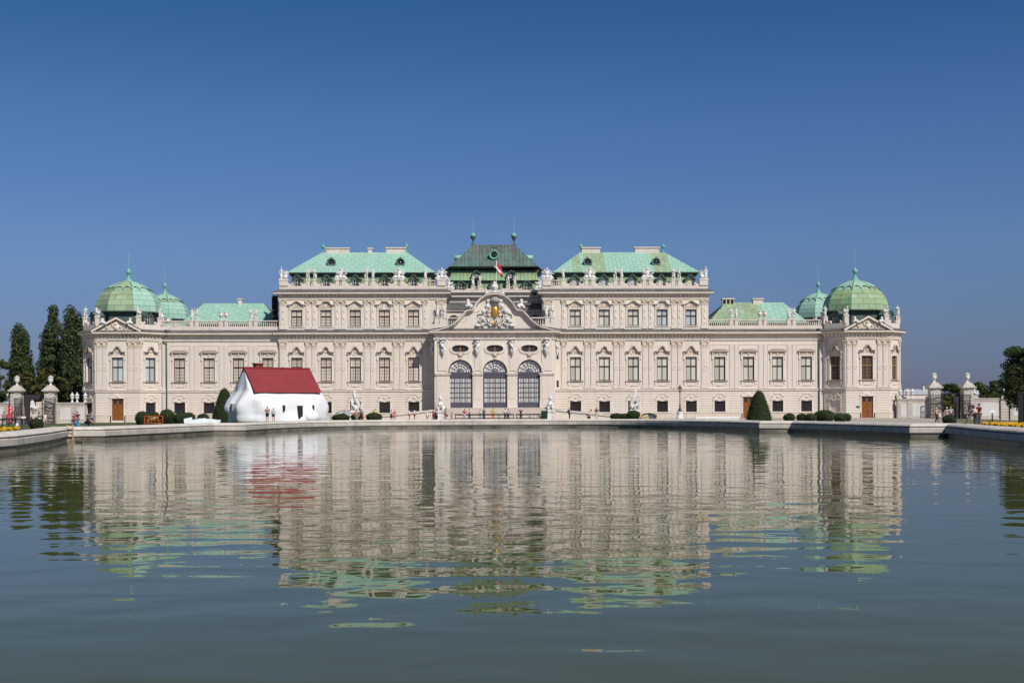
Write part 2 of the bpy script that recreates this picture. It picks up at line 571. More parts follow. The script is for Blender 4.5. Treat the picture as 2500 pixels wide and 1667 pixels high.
def wall(x0, x1, z0, z1, holes, y=0.0, depth=0.35, mb=None, M=None, mi=0):
    """flat wall with rectangular openings and their reveals; holes are (xa, xb, za, zb)"""
    mb = mb or MB()
    xs = sorted({x0, x1, *[min(max(h[k], x0), x1) for h in holes for k in (0, 1)]})
    zs = sorted({z0, z1, *[min(max(h[k], z0), z1) for h in holes for k in (2, 3)]})
    def inside(cx, cz):
        return any(h[0] < cx < h[1] and h[2] < cz < h[3] for h in holes)
    for i in range(len(xs) - 1):
        for j in range(len(zs) - 1):
            if not inside((xs[i] + xs[i + 1]) / 2, (zs[j] + zs[j + 1]) / 2):
                mb.add([(xs[i], y, zs[j]), (xs[i + 1], y, zs[j]), (xs[i + 1], y, zs[j + 1]), (xs[i], y, zs[j + 1])], [(0, 1, 2, 3)], mi, False, M)
    for h in holes:
        xa, xb, za, zb = max(h[0], x0), min(h[1], x1), max(h[2], z0), min(h[3], z1)
        if xa >= xb or za >= zb: continue
        v = [(xa, y, za), (xb, y, za), (xb, y, zb), (xa, y, zb), (xa, y + depth, za), (xb, y + depth, za), (xb, y + depth, zb), (xa, y + depth, zb)]
        q = [(3, 7, 4, 0), (1, 5, 6, 2)]
        if za > z0: q.append((0, 4, 5, 1))
        if zb < z1: q.append((2, 6, 7, 3))
        mb.add(v, q, mi, False, M)
    return mb

# --- windows: frame with its panes; meshes shared between alike windows
_cache = {}
def cached(key, fn):
    if key not in _cache:
        _cache[key] = fn()
    return _cache[key]

def window(parent, M, w, h, wood, pane, style, split=0.40, name='window'):
    """M sets the middle of the sill on the wall plane; the frame sits in the reveal"""
    fw, mw, th = 0.13, 0.13, 0.20
    zt = h * (1 - split)
    def frame():
        mb = MB()
        mb.box(-w / 2, -w / 2 + fw, 0.22, 0.32, 0, h)
        mb.box(w / 2 - fw, w / 2, 0.22, 0.32, 0, h)
        mb.box(-w / 2 + fw, w / 2 - fw, 0.22, 0.32, 0, fw)
        mb.box(-w / 2 + fw, w / 2 - fw, 0.22, 0.32, h - fw, h)
        mb.box(-mw / 2, mw / 2, 0.205, 0.32, fw, h - fw)
        mb.box(-w / 2 + fw, -mw / 2, 0.19, 0.32, zt - th / 2, zt + th / 2)
        mb.box(mw / 2, w / 2 - fw, 0.19, 0.32, zt - th / 2, zt + th / 2)
        if style == 'grid':
            b = 0.035
            for sgn in (-1, 1):
                xa, xb = (mw / 2, w / 2 - fw) if sgn > 0 else (-w / 2 + fw, -mw / 2)
                for k in (1, 2):
                    x = xa + (xb - xa) * k / 3
                    mb.box(x - b / 2, x + b / 2, 0.26, 0.31, fw, zt - th / 2)
                    mb.box(x - b / 2, x + b / 2, 0.26, 0.31, zt + th / 2, h - fw)
                n1 = 4 if h > 3.5 else 3
                for k in range(1, n1):
                    z = fw + (zt - th / 2 - fw) * k / n1
                    mb.box(xa, xb, 0.262, 0.308, z - b / 2, z + b / 2)
                n2 = 3 if h > 3.5 else 2
                for k in range(1, n2):
                    z = zt + th / 2 + (h - fw - zt - th / 2) * k / n2
                    mb.box(xa, xb, 0.262, 0.308, z - b / 2, z + b / 2)
        if style == 'grille':
            for k in range(1, 8):
                x = -w / 2 + w * k / 8
                mb.box(x - 0.018, x + 0.018, 0.08, 0.115, 0.02, h - 0.02, 1)
            for k in range(0, 5):
                z = 0.06 + (h - 0.12) * k / 4
                mb.box(-w / 2 + .01, w / 2 - .01, 0.06, 0.08, z - 0.018, z + 0.018, 1)
        return mb.mesh('window', [wood, IRON])
    o = put(cached(('win', w, h, wood.name, style, split), frame), name, parent, M)
    for sgn in (-1, 1):
        for za, zb, q in ((fw, zt - th / 2, 0), (zt + th / 2, h - fw, 1)):
            hw = (w / 2 - fw - mw / 2) / 2
            me = cached(('pane', round(hw, 3), round(zb - za, 3), pane.name),
                        lambda: MB().box(-hw, hw, 0.285, 0.30, 0, zb - za).mesh('pane', pane))
            put(me, 'pane', o, T(sgn * (mw / 2 + hw), rs.uniform(-0.003, 0.003), za, sgn * 0.0))
    return o

def relief_mesh(name, hw, z0, z1, n, seed, depth=0.08, shape=None):
    """carved ornament: scrolls, leaves and shells as small raised lobes"""
    r = random.Random(seed)
    mb = MB()
    for k in range(n):
        x = r.uniform(0, hw)
        z = r.uniform(z0, z1)
        if shape and not shape(x, z): continue
        a = r.uniform(-1, 1)
        rr = (r.uniform(.06, .15), depth * r.uniform(.6, 1.2), r.uniform(.04, .09))
        for s in (-1, 1):
            mb.ell((s * x, -0.02, z), rr, 5, 4, 0, None, Matrix.Rotation(s * a, 3, 'Y'))
    return mb

def hood_line(kind, hw, rise):
    if kind == 'round':
        c = [(-hw, 0), (-hw * .60, 0), (-hw * .52, .10)]
        for k in range(0, 9):
            a = math.pi * (1 - k / 8)
            c.append((math.cos(a) * hw * .40, .16 + math.sin(a) * (rise - .16)))
        return c + [(hw * .52, .10), (hw * .60, 0), (hw, 0)]
    if kind == 'peak':
        return [(-hw, 0), (-hw * .62, 0), (-hw * .54, .08), (-hw * .46, .30), (-hw * .26, rise * .78), (-hw * .18, rise * .96), (-hw * .10, rise),
                (hw * .10, rise), (hw * .18, rise * .96), (hw * .26, rise * .78), (hw * .46, .30), (hw * .54, .08), (hw * .62, 0), (hw, 0)]
    if kind == 'wave':
        return [(-hw, 0), (-hw * .8, 0)] + [(hw * (-.8 + 1.6 * k / 12), rise * (0.5 - 0.5 * math.cos(2 * math.pi * (k / 12)))) for k in range(1, 12)] + [(hw * .8, 0), (hw, 0)]
    return [(-hw, 0), (-hw * .72, 0), (-hw * .5, rise), (hw * .5, rise), (hw * .72, 0), (hw, 0)]

def surround_first(parent, M, kind, seed):
    """frame, hood, carved field, sill and apron of a tall first floor window; sill line at z = 0"""
    def base():
        mb = MB()
        for s in (-1, 1):
            mb.box(s * 1.15 - .17, s * 1.15 + .17, -0.09, 0, 0, 4.14)
            mb.box(s * 1.28 - .12, s * 1.28 + .12, -0.14, 0, 3.7, 4.95)
            mb.ell((s * 1.28, -0.16, 4.72), (.14, .16, .2), 6, 4)
            mb.ell((s * 1.28, -0.12, 3.75), (.12, .12, .16), 6, 4)
        mb.box(-1.32, 1.32, -0.12, 0, 4.14, 4.30)
        mb.box(-1.12, 1.12, -0.05, 0, 4.30, 5.05)
        mb.box(-1.36, 1.36, -0.06, 0, -1.0, -0.12)
        return mb.mesh('window_surround', TRIM)
    o = put(cached(('s1',), base), 'window_surround', parent, M)
    def hood():
        if kind == 'flat':
            mb = MB().box(-1.55, 1.55, -0.34, 0, 4.98, 5.2)
            mb.prism([(-1.5, 5.2), (1.5, 5.2), (1.05, 5.5), (-1.05, 5.5)], -0.10, 0)
        else:
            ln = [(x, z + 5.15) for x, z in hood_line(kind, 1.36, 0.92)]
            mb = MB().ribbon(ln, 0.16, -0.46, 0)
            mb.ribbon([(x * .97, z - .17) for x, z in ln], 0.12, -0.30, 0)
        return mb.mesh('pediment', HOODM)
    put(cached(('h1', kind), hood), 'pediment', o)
    def rel():
        lim = (lambda x, z: z < 5.1 or (x < .5 and z < 5.75)) if kind != 'flat' else None
        mb = relief_mesh('relief', 1.0, 4.36, 5.8 if kind != 'flat' else 4.92, 34, seed, 0.12, lim)
        mb.ell((0, -0.06, 5.15 if kind != 'flat' else 4.62), (.26, .13, .24), 8, 5)
        return mb.mesh('relief', RELIEF)
    put(cached(('r1', kind, seed % 3), rel), 'relief', o)
    def sill():
        mb = MB().box(-1.42, 1.42, -0.26, 0.2, -0.14, 0.0)
        mb.box(-1.30, 1.30, -0.16, 0, -0.24, -0.142)
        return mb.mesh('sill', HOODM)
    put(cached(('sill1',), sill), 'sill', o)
    def apron():
        mb = MB()
        mb.ribbon([(-.85, -.3), (-.7, -.42), (-.55, -.8), (-.2, -.88), (.2, -.88), (.55, -.8), (.7, -.42), (.85, -.3)], .06, -0.12, 0)
        for s in (-1, 1):
            mb.box(s * 1.18 - .16, s * 1.18 + .16, -0.14, 0, -0.62, -0.26)
            mb.ell((s * 1.18, -.13, -.6), (.16, .06, .08), 6, 4)
        r = relief_mesh('x', .5, -.75, -.4, 7, 3, .07)
        mb.add(r.v, r.f, 0, True)
        return mb.mesh('apron', TRIM)
    put(cached(('ap1',), apron), 'apron', o)
    return o

def surround_second(parent, M, kind, seed):
    def base():
        mb = MB()
        for s in (-1, 1):
            mb.box(s * 1.15 - .17, s * 1.15 + .17, -0.08, 0, 0, 2.87)
            mb.box(s * 1.2 - .14, s * 1.2 + .14, -0.12, 0, 2.9, 3.7)
            mb.ell((s * 1.2, -0.14, 3.5), (.13, .14, .2), 6, 4)
        mb.box(-1.28, 1.28, -0.10, 0, 2.87, 3.02)
        mb.box(-1.2, 1.2, -0.12, 0.15, -0.15, 0)
        return mb.mesh('window_surround', TRIM)
    o = put(cached(('s2',), base), 'window_surround', parent, M)
    def hood():
        prof = hood_line('wave', 1.58, 0.62) if kind == 'round' else [(-1.58, 0), (-1.0, 0), (-.62, .5), (-.5, .58), (.5, .58), (.62, .5), (1.0, 0), (1.58, 0)]
        ln = [(x, z + 3.88) for x, z in prof]
        mb = MB().ribbon(ln, 0.15, -0.42, 0)
        mb.ribbon([(x * .97, z - .16) for x, z in ln], 0.10, -0.26, 0)
        return mb.mesh('pediment', TRIM)
    put(cached(('h2', kind), hood), 'pediment', o)
    def rel():
        mb = relief_mesh('relief', .9, 3.08, 4.1, 26, seed, 0.10, lambda x, z: z < 3.95 - x * .75)
        mb.ribbon([(1.0 * math.cos(math.pi * (1 - k / 10)), 3.06 + .98 * math.sin(math.pi * (1 - k / 10))) for k in range(11)], .06, -0.10, 0)
        return mb.mesh('relief', RELIEF)
    put(cached(('r2', kind, seed % 3), rel), 'relief', o)
    return o

def surround_ground(parent, M, seed):
    """curved cartouche over a barred basement window; sill line at z = 0, opening 1.9 high"""
    def base():
        mb = MB()
        mb.prism([(-1.25, 1.95), (-1.35, 2.25), (-1.1, 2.35), (-1.0, 2.62), (-.62, 2.82), (-.42, 3.14), (.42, 3.14), (.62, 2.82), (1.0, 2.62), (1.1, 2.35),
                  (1.35, 2.25), (1.25, 1.95), (.55, 2.0), (0, 1.84), (-.55, 2.0)], -0.16, -0.03)
        for s in (-1, 1):
            mb.box(s * 1.13 - .17, s * 1.13 + .17, -0.11, -.03, -0.05, 1.95)
            mb.ell((s * .42, -0.17, 3.08), (.13, .06, .10), 6, 4)
            mb.ell((s * 1.05, -0.17, 2.55), (.13, .06, .10), 6, 4)
        mb.box(-1.3, 1.3, -0.16, 0.1, -0.2, -0.055)
        return mb.mesh('window_surround', TRIM)
    o = put(cached(('s0',), base), 'window_surround', parent, M)
    def rel():
        mb = MB().ribbon([(-1.0, 2.64), (-.62, 2.84), (-.42, 3.17), (.42, 3.17), (.62, 2.84), (1.0, 2.64)], .07, -0.24, -.1)
        mb.ell((0, -.16, 2.55), (.34, .07, .3), 8, 5)
        mb.ribbon([(-.95, 2.05), (-.5, 2.14), (-.42, 2.05)], .06, -.2, -.1).ribbon([(.42, 2.05), (.5, 2.14), (.95, 2.05)], .06, -.2, -.1)
        return mb.mesh('cartouche', RELIEF)
    put(cached(('c0',), rel), 'cartouche', o)
    return o

def pilaster(parent, M, w, kind):
    z0, z1 = (5.28, 12.33) if kind == 1 else (15.7, 19.85)
    def shaft():
        mb = MB()
        if kind == 1:
            mb.box(-w / 2 - .08, w / 2 + .08, -0.20, 0, z0, z0 + .42)
            mb.box(-w / 2 - .04, w / 2 + .04, -0.17, 0, z0 + .42, z0 + .6)
            mb.box(-w / 2, w / 2, -0.13, 0, z0 + .6, z1)
            mb.box(-w / 2 + .09, w / 2 - .09, -0.15, -0.131, 5.95, 7.9)
            mb.lathe([(w * .40, 0), (w * .40, .05), (w * .33, .05), (w * .33, .02), (w * .16, .03), (w * .1, .07)], n=14, M=T(0, -.13, 8.8) @ Matrix.Rotation(math.pi / 2, 4, 'X'))
            mb.box(-w / 2 + .09, w / 2 - .09, -0.15, -0.131, 9.65, 12.1)
        else:
            mb.box(-w / 2 - .06, w / 2 + .06, -0.15, 0, z0, z0 + .45)
            mb.prism([(-w * .36, z0 + .45), (w * .36, z0 + .45), (w / 2, z1), (-w / 2, z1)], -0.12, 0)
            mb.ell((0, -.13, 17.7), (.2, .08, .42), 6, 5)
            mb.ell((0, -.13, 18.9), (.14, .07, .3), 6, 4)
            mb.ell((0, -.13, 16.7), (.1, .06, .25), 6, 4)
        return mb.mesh('pilaster', PANEL if kind == 1 else TRIM)
    o = put(cached(('pil', w, kind), shaft), 'pilaster', parent, M)
    def cap():
        r = random.Random(3)
        mb = MB()
        a, b = (12.33, 13.67) if kind == 1 else (19.85, 20.85)
        mb.box(-w / 2 - .02, w / 2 + .02, -0.16, 0, a, a + .09)
        mb.prism([(-w / 2, a + .09), (w / 2, a + .09), (w / 2 + .08, b - .2), (-w / 2 - .08, b - .2)], -0.15, 0)
        mb.box(-w / 2 - .14, w / 2 + .14, -0.26, 0, b - .2, b - .06)
        for s in (-1, 1):
            mb.lathe([(.17, 0), (.17, .1)], n=8, M=T(s * (w / 2 - .03), -.14, b - .40) @ Matrix.Rotation(math.pi / 2, 4, 'X'))
        for k in range(7):
            mb.ell((r.uniform(-w / 2, w / 2), -.15, a + r.uniform(.2, .8)), (.1, .08, .13), 5, 4)
        return mb.mesh('capital', RELIEF)
    put(cached(('cap', w, kind), cap), 'capital', o)
    return o

def courses(parent, M, x0, x1, holes, zs, proud=0.07):
    """ground floor of banded stone, each band an object, broken by the openings"""
    for za, zb in zip(zs[:-1], zs[1:]):
        mb = MB()
        cut = sorted((max(h[0] - .30, x0), min(h[1] + .30, x1)) for h in holes if h[2] < zb - .05 and h[3] > za + .05)
        a = x0
        spans = []
        for c0, c1 in cut:
            if c0 > a: spans.append((a, c0))
            a = max(a, c1)
        if a < x1: spans.append((a, x1))
        for s0, s1 in spans:
            mb = MB()
            mb.add([(s0, 0, za + .02), (s1, 0, za + .02), (s1, -proud, za + .07), (s0, -proud, za + .07), (s0, -proud, zb - .05), (s1, -proud, zb - .05), (s1, 0, zb), (s0, 0, zb)],
                   [(0, 1, 2, 3), (3, 2, 5, 4), (4, 5, 6, 7), (0, 3, 4, 7), (1, 6, 5, 2)])
            mb.build('stone_course', STUCCO, parent, M)

COURSE_Z = [0.85 + k * (4.66 - 0.85) / 9 for k in range(10)]

def facade(M, x0, x1, firsts, grounds, z_top, seconds=(), doors=(), kinds=None, wood=FRAME_BROWN, pane=PANE_PLAIN, style='plain', flat=False, wood2=None, pane2=None, blind_ground=()):
    """one stretch of the front: wall, courses, windows and their surrounds"""
    holes = []
    for x in firsts: holes.append((x - .96, x + .96, 6.63, 10.77))
    for x in seconds: holes.append((x - .97, x + .97, 16.2, 19.07))
    gh = []
    for x in grounds: gh.append((x - .96, x + .96, 1.14, 3.0))
    for x in doors: gh.append((x - 1.0, x + 1.0, 0.0, 3.75))
    wall(x0, x1, -1.2, z_top, holes + gh).build('wall', STUCCO, PAL, M)
    MB().box(x0, x1, 0.36, 0.5, -1.2, z_top).build('dark_backing', DARK, PAL, M)  # dark backing added so no light leaks through the openings
    courses(PAL, M, x0, x1, gh, COURSE_Z)
    pl = MB()
    a = x0
    for h in sorted(h for h in gh if h[2] < .5):
        pl.box(a, h[0] - .12, -0.10, 0, -1.2, 0.84); a = h[1] + .12
    pl.box(a, x1, -0.10, 0, -1.2, 0.84)
    pl.build('base_course', PLINTH, PAL, M)
    for i, x in enumerate(firsts):
        k = 'flat' if flat else (kinds[i] if kinds else 'peak')
        window(PAL, M @ T(x, 0, 6.63), 1.92, 4.14, wood, pane[i % len(pane)] if isinstance(pane, list) else pane, style)
        surround_first(PAL, M @ T(x, 0, 6.63), k, i)
    for i, x in enumerate(seconds):
        p2 = (pane2 or pane)
        window(PAL, M @ T(x, 0, 16.2), 1.94, 2.87, wood2 or wood, p2[i % len(p2)] if isinstance(p2, list) else p2, style)
        surround_second(PAL, M @ T(x, 0, 16.2), 'round' if i % 2 == 0 else 'peak', i)
    for i, x in enumerate(grounds):
        if x in blind_ground:
            MB().box(-.96, .96, .12, .2, 0, 1.86).build('blind_panel', PARAPET, PAL, M @ T(x, 0, 1.14))
        else:
            window(PAL, M @ T(x, 0, 1.14), 1.92, 1.86, FRAME_RED if style == 'grid' else FRAME_BROWN, PANE_DARK, 'grille', 0.30)
        surround_ground(PAL, M @ T(x, 0, 1.14), i)
    for x in doors:
        door(M @ T(x, 0, 0))

def door(M):
    mb = MB().box(-1.0, 1.0, 0.16, 0.3, -.3, 3.75)
    o = mb.build('door', DOORWOOD, PAL, M)
    for s in (-1, 1):
        leaf = MB().box(s * .48 - .44, s * .48 + .44, 0.10, 0.16, .0, 2.62)
        for za, zb in ((.2, .85), (1.0, 1.75), (1.9, 2.5)):
            leaf.box(s * .48 - .30, s * .48 + .30, 0.075, 0.10, za, zb)
        leaf.build('door_leaf', DOORWOOD, o)
        MB().box(s * .48 - .27, s * .48 + .27, 0.11, 0.155, 2.85, 3.5).build('pane', PANE_DARK, o)
    MB().box(-1.0, 1.0, 0.085, 0.16, 2.64, 2.8).build('transom', DOORWOOD, o)
    MB().ell((.1, 0.06, 1.15), .05, 6, 4).build('handle', IRON, o)
    s = MB()
    for k in (-1, 1):
        s.box(k * 1.16 - .15, k * 1.16 + .15, -0.10, 0.0, -.3, 3.75)
    s.prism([(-1.3, 3.76), (1.3, 3.76), (1.5, 4.05), (1.1, 4.2), (.7, 4.5), (-.7, 4.5), (-1.1, 4.2), (-1.5, 4.05)], -0.17, -0.0)
    s.ell((0, -.17, 4.1), (.35, .07, .25), 8, 5)
    for k in (-1, 1):
        s.ell((k * .75, -.17, 4.4), (.16, .07, .12), 6, 4)
    s.build('door_surround', TRIM, PAL, M)

I4 = Matrix.Identity(4)
WX = [39.45 + 5.09 * i for i in range(4)]            # wing windows
BX = [14.1 + 5.07 * i for i in range(5)]             # block windows
MX = [16.66 + 5.07 * i for i in range(4)]            # middles between block windows
for s in (-1, 1):
    L = s < 0
    wx = sorted(s * x for x in WX)
    bx = sorted(s * x for x in BX)
    wood, style = (FRAME_RED, 'grid') if L else (FRAME_BROWN, 'plain')
    pane = PANE_LINED if L else PANE_PLAIN
    wing = T(0, 0.3, 0)
    x0, x1 = (-57.7, -37.43) if L else (37.43, 57.7)
    facade(wing, x0, x1, wx, [x for x in wx if not (not L and abs(x - (WX[1])) < .1)], 15.3, wood=wood, pane=pane, style=style, flat=True,
           doors=[] if L else [WX[1]])
    x0, x1 = (-37.43, -8.4) if L else (8.4, 37.43)
    facade(I4, x0, x1, bx, bx, 21.3, bx, kinds=['peak', 'round', 'peak', 'round', 'peak'], wood=wood, pane=pane, style=style,
           pane2=pane if L else [PANE_PLAIN, PANE_PLAIN, PANE_PLAIN, PANE_SKY, PANE_SKY])
    # lesenes between the wing windows and panel edges around them
    for x in [s * v for v in (36.9 + 5.09 * 0, 36.9 + 5.09, 36.9 + 5.09 * 2, 36.9 + 5.09 * 3)][1:]:
        for k in (-1, 1):
            MB().box(-.36, .36, -0.09, 0, 5.28, 12.95).build('lesene', PANEL, PAL, wing @ T(x + k * .42, 0, 0))
    for x in wx:
        MB().box(-1.72, -1.64, -0.05, 0, 5.5, 12.95).box(1.64, 1.72, -0.05, 0, 5.5, 12.95).box(-1.64, 1.64, -0.05, 0, 12.87, 12.95).build('panel_moulding', TRIM, PAL, wing @ T(x, 0, 0))
    for x in [s * v for v in MX]:
        for k in (-1, 1):
            pilaster(PAL, T(x + k * .54, 0, 0), .86, 1)
            pilaster(PAL, T(x + k * .54, 0, 0), .80, 2)
    pilaster(PAL, T(s * 12.1, 0, 0), .86, 1)
    pilaster(PAL, T(s * 12.1, 0, 0), .80, 2)
    pilaster(PAL, T(s * 36.75, 0, 0), 1.2, 1)
    pilaster(PAL, T(s * 36.75, 0, 0), 1.2, 2)
    pilaster(PAL, T(s * 9.3, 0, 0), 1.5, 2)
    for z in (11.0, 6.1):
        if not L: MB().box(-.18, .18, -0.03, 0.1, 0, 1.2).build('slit_window', PANE_DARK, PAL, T(s * 10.98, 0, z - .6))
    # side walls of the raised block
    MB().box(s * 37.43 - .3, s * 37.43 + .3, 0.51, 24, 15.3, 21.3).build('wall', STUCCO, PAL, T(-s * .3))
    MB().box(s * 8.4 - .3, s * 8.4 + .3, 0.51, 6.9, 15.3, 21.3).build('wall', STUCCO, PAL, T(s * .3))

# --- corner pavilions: octagonal, the diagonal faces three metres wide in plan
PVX = 64.5
def pavilion_faces(s):
    c = s * PVX
    d = math.sqrt(18)
    faces = [(T(c, -3, 0), 7.4, 'front')]
    faces.append((T(c - 3.7 - 1.5, -1.5, 0, R(-45)), d, 'diag_l'))
    faces.append((T(c + 3.7 + 1.5, -1.5, 0, R(45)), d, 'diag_r'))
    return faces
for s in (-1, 1):
    L = s < 0
    for M, w, which in pavilion_faces(s):
        h = w / 2
        pane = PANE_SKY if L else PANE_DARK
        wood = FRAME_BROWN if L else FRAME_OCHRE
        stl = 'plain' if L else 'grid'
        if which == 'front':
            facade(M, -h, h, [0], [], 15.3, doors=[0], kinds=['peak'], wood=wood, pane=pane, style=stl)
            for k in (-1, 1):
                pilaster(PAL, M @ T(k * 3.15, 0, 0), .80, 1)
                pilaster(PAL, M @ T(k * 2.15, 0, 0), .80, 1)
        else:
            outer = (which == 'diag_l') == L
            facade(M, -h, h, [0], [0], 15.3, kinds=['round'], wood=wood, pane=pane, style=stl,
                   blind_ground=[] if L else [0])
            for k in (-1, 1):
                pilaster(PAL, M @ T(k * 1.83, 0, 0), .46, 1)
    # flank beyond the front octagon
    MB().box(-.3, .3, 0, 26, -1.2, 15.3).build('wall', STUCCO, PAL, T(s * 70.9, 0.01, 0))

# --- string course, entablature, main cornice
def half_path(s):
    p = [(-71.2, 26), (-71.2, 0), (-68.2, -3), (-60.8, -3), (-57.5, 0.3), (-37.43, 0.3), (-37.43, 0.0), (-10.35, 0.0)]
    return p if s < 0 else [(-x, y) for x, y in reversed(p)]
whole = half_path(-1) + [(-10.35, -3.8), (10.35, -3.8)] + half_path(1)
for s in (-1, 1):
    MB().sweep(half_path(s), [(0, 4.70), (.10, 4.74), (.10, 4.80), (.20, 4.84), (.20, 5.08), (.30, 5.14), (.30, 5.22), (0, 5.26)]).build('string_course', TRIM, PAL)
MB().sweep(whole, [(0, 13.62), (.16, 13.66), (.16, 13.80), (.22, 13.84), (.22, 13.92), (.12, 13.95), (.12, 14.58), (0, 14.6)]).build('architrave', TRIM, PAL)
MB().sweep(whole, [(0, 14.61), (.35, 14.66), (.70, 14.74), (.78, 14.80), (.92, 14.84), (.92, 15.10), (0, 15.12)]).build('cornice', TRIM, PAL)
MB().sweep(whole, [(0.2, 15.13), (.99, 15.13), (.99, 15.18), (0.02, 15.62), (-.3, 15.62)]).build('cornice_sheet', ZINC, PAL)

def brackets(path, z0, z1, out, step, name='brackets', skip=0.45):
    mb = MB()
    for a, b in zip(path[:-1], path[1:]):
        A, B = Vector(a), Vector(b)
        L = (B - A).length
        if L < 1.2: continue
        d = (B - A).normalized()
        n = max(1, int((L - 2 * skip) / step))
        for k in range(n + 1):
            p = A + d * (skip + (L - 2 * skip) * k / n)
            M = Matrix.Translation((p.x, p.y, 0)) @ Matrix.Rotation(math.atan2(d.y, d.x), 4, 'Z')
            mb.add([(-.12, -.1, z0), (.12, -.1, z0), (.12, -.28, z0 + .05), (-.12, -.28, z0 + .05), (-.14, -.1, z1), (.14, -.1, z1), (.14, -out, z1), (-.14, -out, z1),
                    (.13, -.3, (z0 + z1) / 2), (-.13, -.3, (z0 + z1) / 2)],
                   [(0, 1, 2, 3), (3, 2, 8, 9), (9, 8, 6, 7), (4, 7, 6, 5), (0, 3, 9), (0, 9, 7, 4), (1, 8, 2), (1, 5, 6, 8)], 0, False, M)
    return tag(mb.build(name, TRIM, PAL), kind='stuff')
blocks = [(-71.2, 3), (-71.2, 0), (-68.2, -3), (-60.8, -3), (-57.8, 0)]
brackets(blocks, 14.0, 14.6, .55, .62)
brackets([(-x, y) for x, y in reversed(blocks)], 14.0, 14.6, .55, .62)
brackets([(-37.43, 0), (-10.5, 0)], 14.0, 14.6, .55, .66)
brackets([(10.5, 0), (37.43, 0)], 14.0, 14.6, .55, .66)
brackets([(-10.35, -3.8), (10.35, -3.8)], 14.0, 14.6, .5, 1.05)

upper = [(-37.43, 24), (-37.43, 0), (-8.4, 0), (-8.4, 7), (8.4, 7), (8.4, 0), (37.43, 0), (37.43, 24)]
MB().sweep(upper, [(0, 20.82), (.14, 20.86), (.14, 21.02), (.2, 21.06), (.2, 21.14), (.1, 21.17), (.1, 21.60), (0, 21.62)]).build('architrave', TRIM, PAL)
MB().sweep(upper, [(0, 21.63), (.32, 21.66), (.62, 21.74), (.70, 21.80), (.84, 21.84), (.84, 22.10), (0, 22.12)]).build('cornice', TRIM, PAL)
MB().sweep(upper, [(0.2, 22.13), (.92, 22.13), (.92, 22.18), (0.02, 22.68), (-.3, 22.68)]).build('cornice_sheet', ZINC, PAL)
brackets([(-37.43, 0), (-8.4, 0)], 21.2, 21.62, .5, .74)
brackets([(8.4, 0), (37.43, 0)], 21.2, 21.62, .5, .74)
MB().box(-8.38, 8.38, 7.0, 7.3, 15.3, 21.4).build('wall', STUCCO, PAL)

# --- lower storey in the recess behind the vestibule: dark lean-to roof and round windows
wall(-8.39, 8.39, 15.3, 19.1, []).build('wall', STUCCO, PAL, T(0, 3.6, 0))
MB().box(-8.39, 8.39, 3.25, 3.6, 19.1, 19.35).build('cornice', TRIM, PAL)
MB().add([(-8.39, 3.1, 19.36), (8.39, 3.1, 19.36), (8.39, 6.98, 20.7), (-8.39, 6.98, 20.7), (-8.39, 3.1, 19.5), (8.39, 3.1, 19.5)], [(0, 1, 5, 4), (4, 5, 2, 3)]).build('roof', ZINC, PAL)
for s in (-1, 1):
    o = MB().prism([(1.0 * math.cos(math.pi * k / 10), 17.4 + 1.0 * math.sin(math.pi * k / 10)) for k in range(11)] + [(-1.0, 16.2), (1.0, 16.2)], -0.05, 0.02).build('window', FRAME_BROWN, PAL, T(s * 7.2, 3.58, 0))
    for k in (-1, 1):
        MB().prism([(k * .08, 16.3), (k * .88, 16.3), (k * .88, 17.4), (k * .62, 18.0), (k * .08, 18.28)], -.08, -.055).build('pane', PANE_DARK, o)

# --- parapets
def baluster_row(parent, x0, x1, z0, z1, M, step=0.34, name='balusters', r=0.105):
    n = max(1, int((x1 - x0) / step))
    mb = MB()
    h = z1 - z0
    for k in range(n):
        x = x0 + (x1 - x0) * (k + .5) / n
        mb.lathe([(r * .8, 0), (r * .8, .08 * h), (r * .45, .14 * h), (r, .36 * h), (r * .75, .52 * h), (r * .42, .78 * h), (r * .75, .86 * h), (r * .75, h)], (x, 0, z0), 6)
    return tag(mb.build(name, PARAPET, parent, M), kind='stuff')

def pedestal(M, w, z0, z1, d=.55, parent=None):
    mb = MB().box(-w / 2, w / 2, -d / 2, d / 2, z0, z1 - .14)
    mb.box(-w / 2 - .06, w / 2 + .06, -d / 2 - .06, d / 2 + .06, z1 - .14, z1)
    return mb.build('pedestal', PARAPET, parent or PAL, M)

WING_PED = {}
for s in (-1, 1):
    M = T(0, 0.75, 0)
    a, b = (-58.2, -37.45) if s < 0 else (37.45, 58.2)
    MB().box(a, b, -.3, .3, 15.55, 16.25).build('parapet_base', PARAPET, PAL, M)
    peds = sorted(s * (36.93 + 5.09 * k + q) for k in (1, 2, 3) for q in (-.46, .46))
    WING_PED[s] = peds
    for x in peds:
        pedestal(M @ T(x), .62, 16.26, 17.32)
    cuts = [a] + [v for x in peds for v in (x - .31, x + .31)] + [b]
    for q in range(0, len(cuts), 2):
        if cuts[q + 1] - cuts[q] > .2:
            MB().box(cuts[q], cuts[q + 1], -.2, .2, 17.12, 17.28).build('handrail', PARAPET, PAL, M)
            baluster_row(PAL, cuts[q] + .05, cuts[q + 1] - .05, 16.26, 17.12, M)

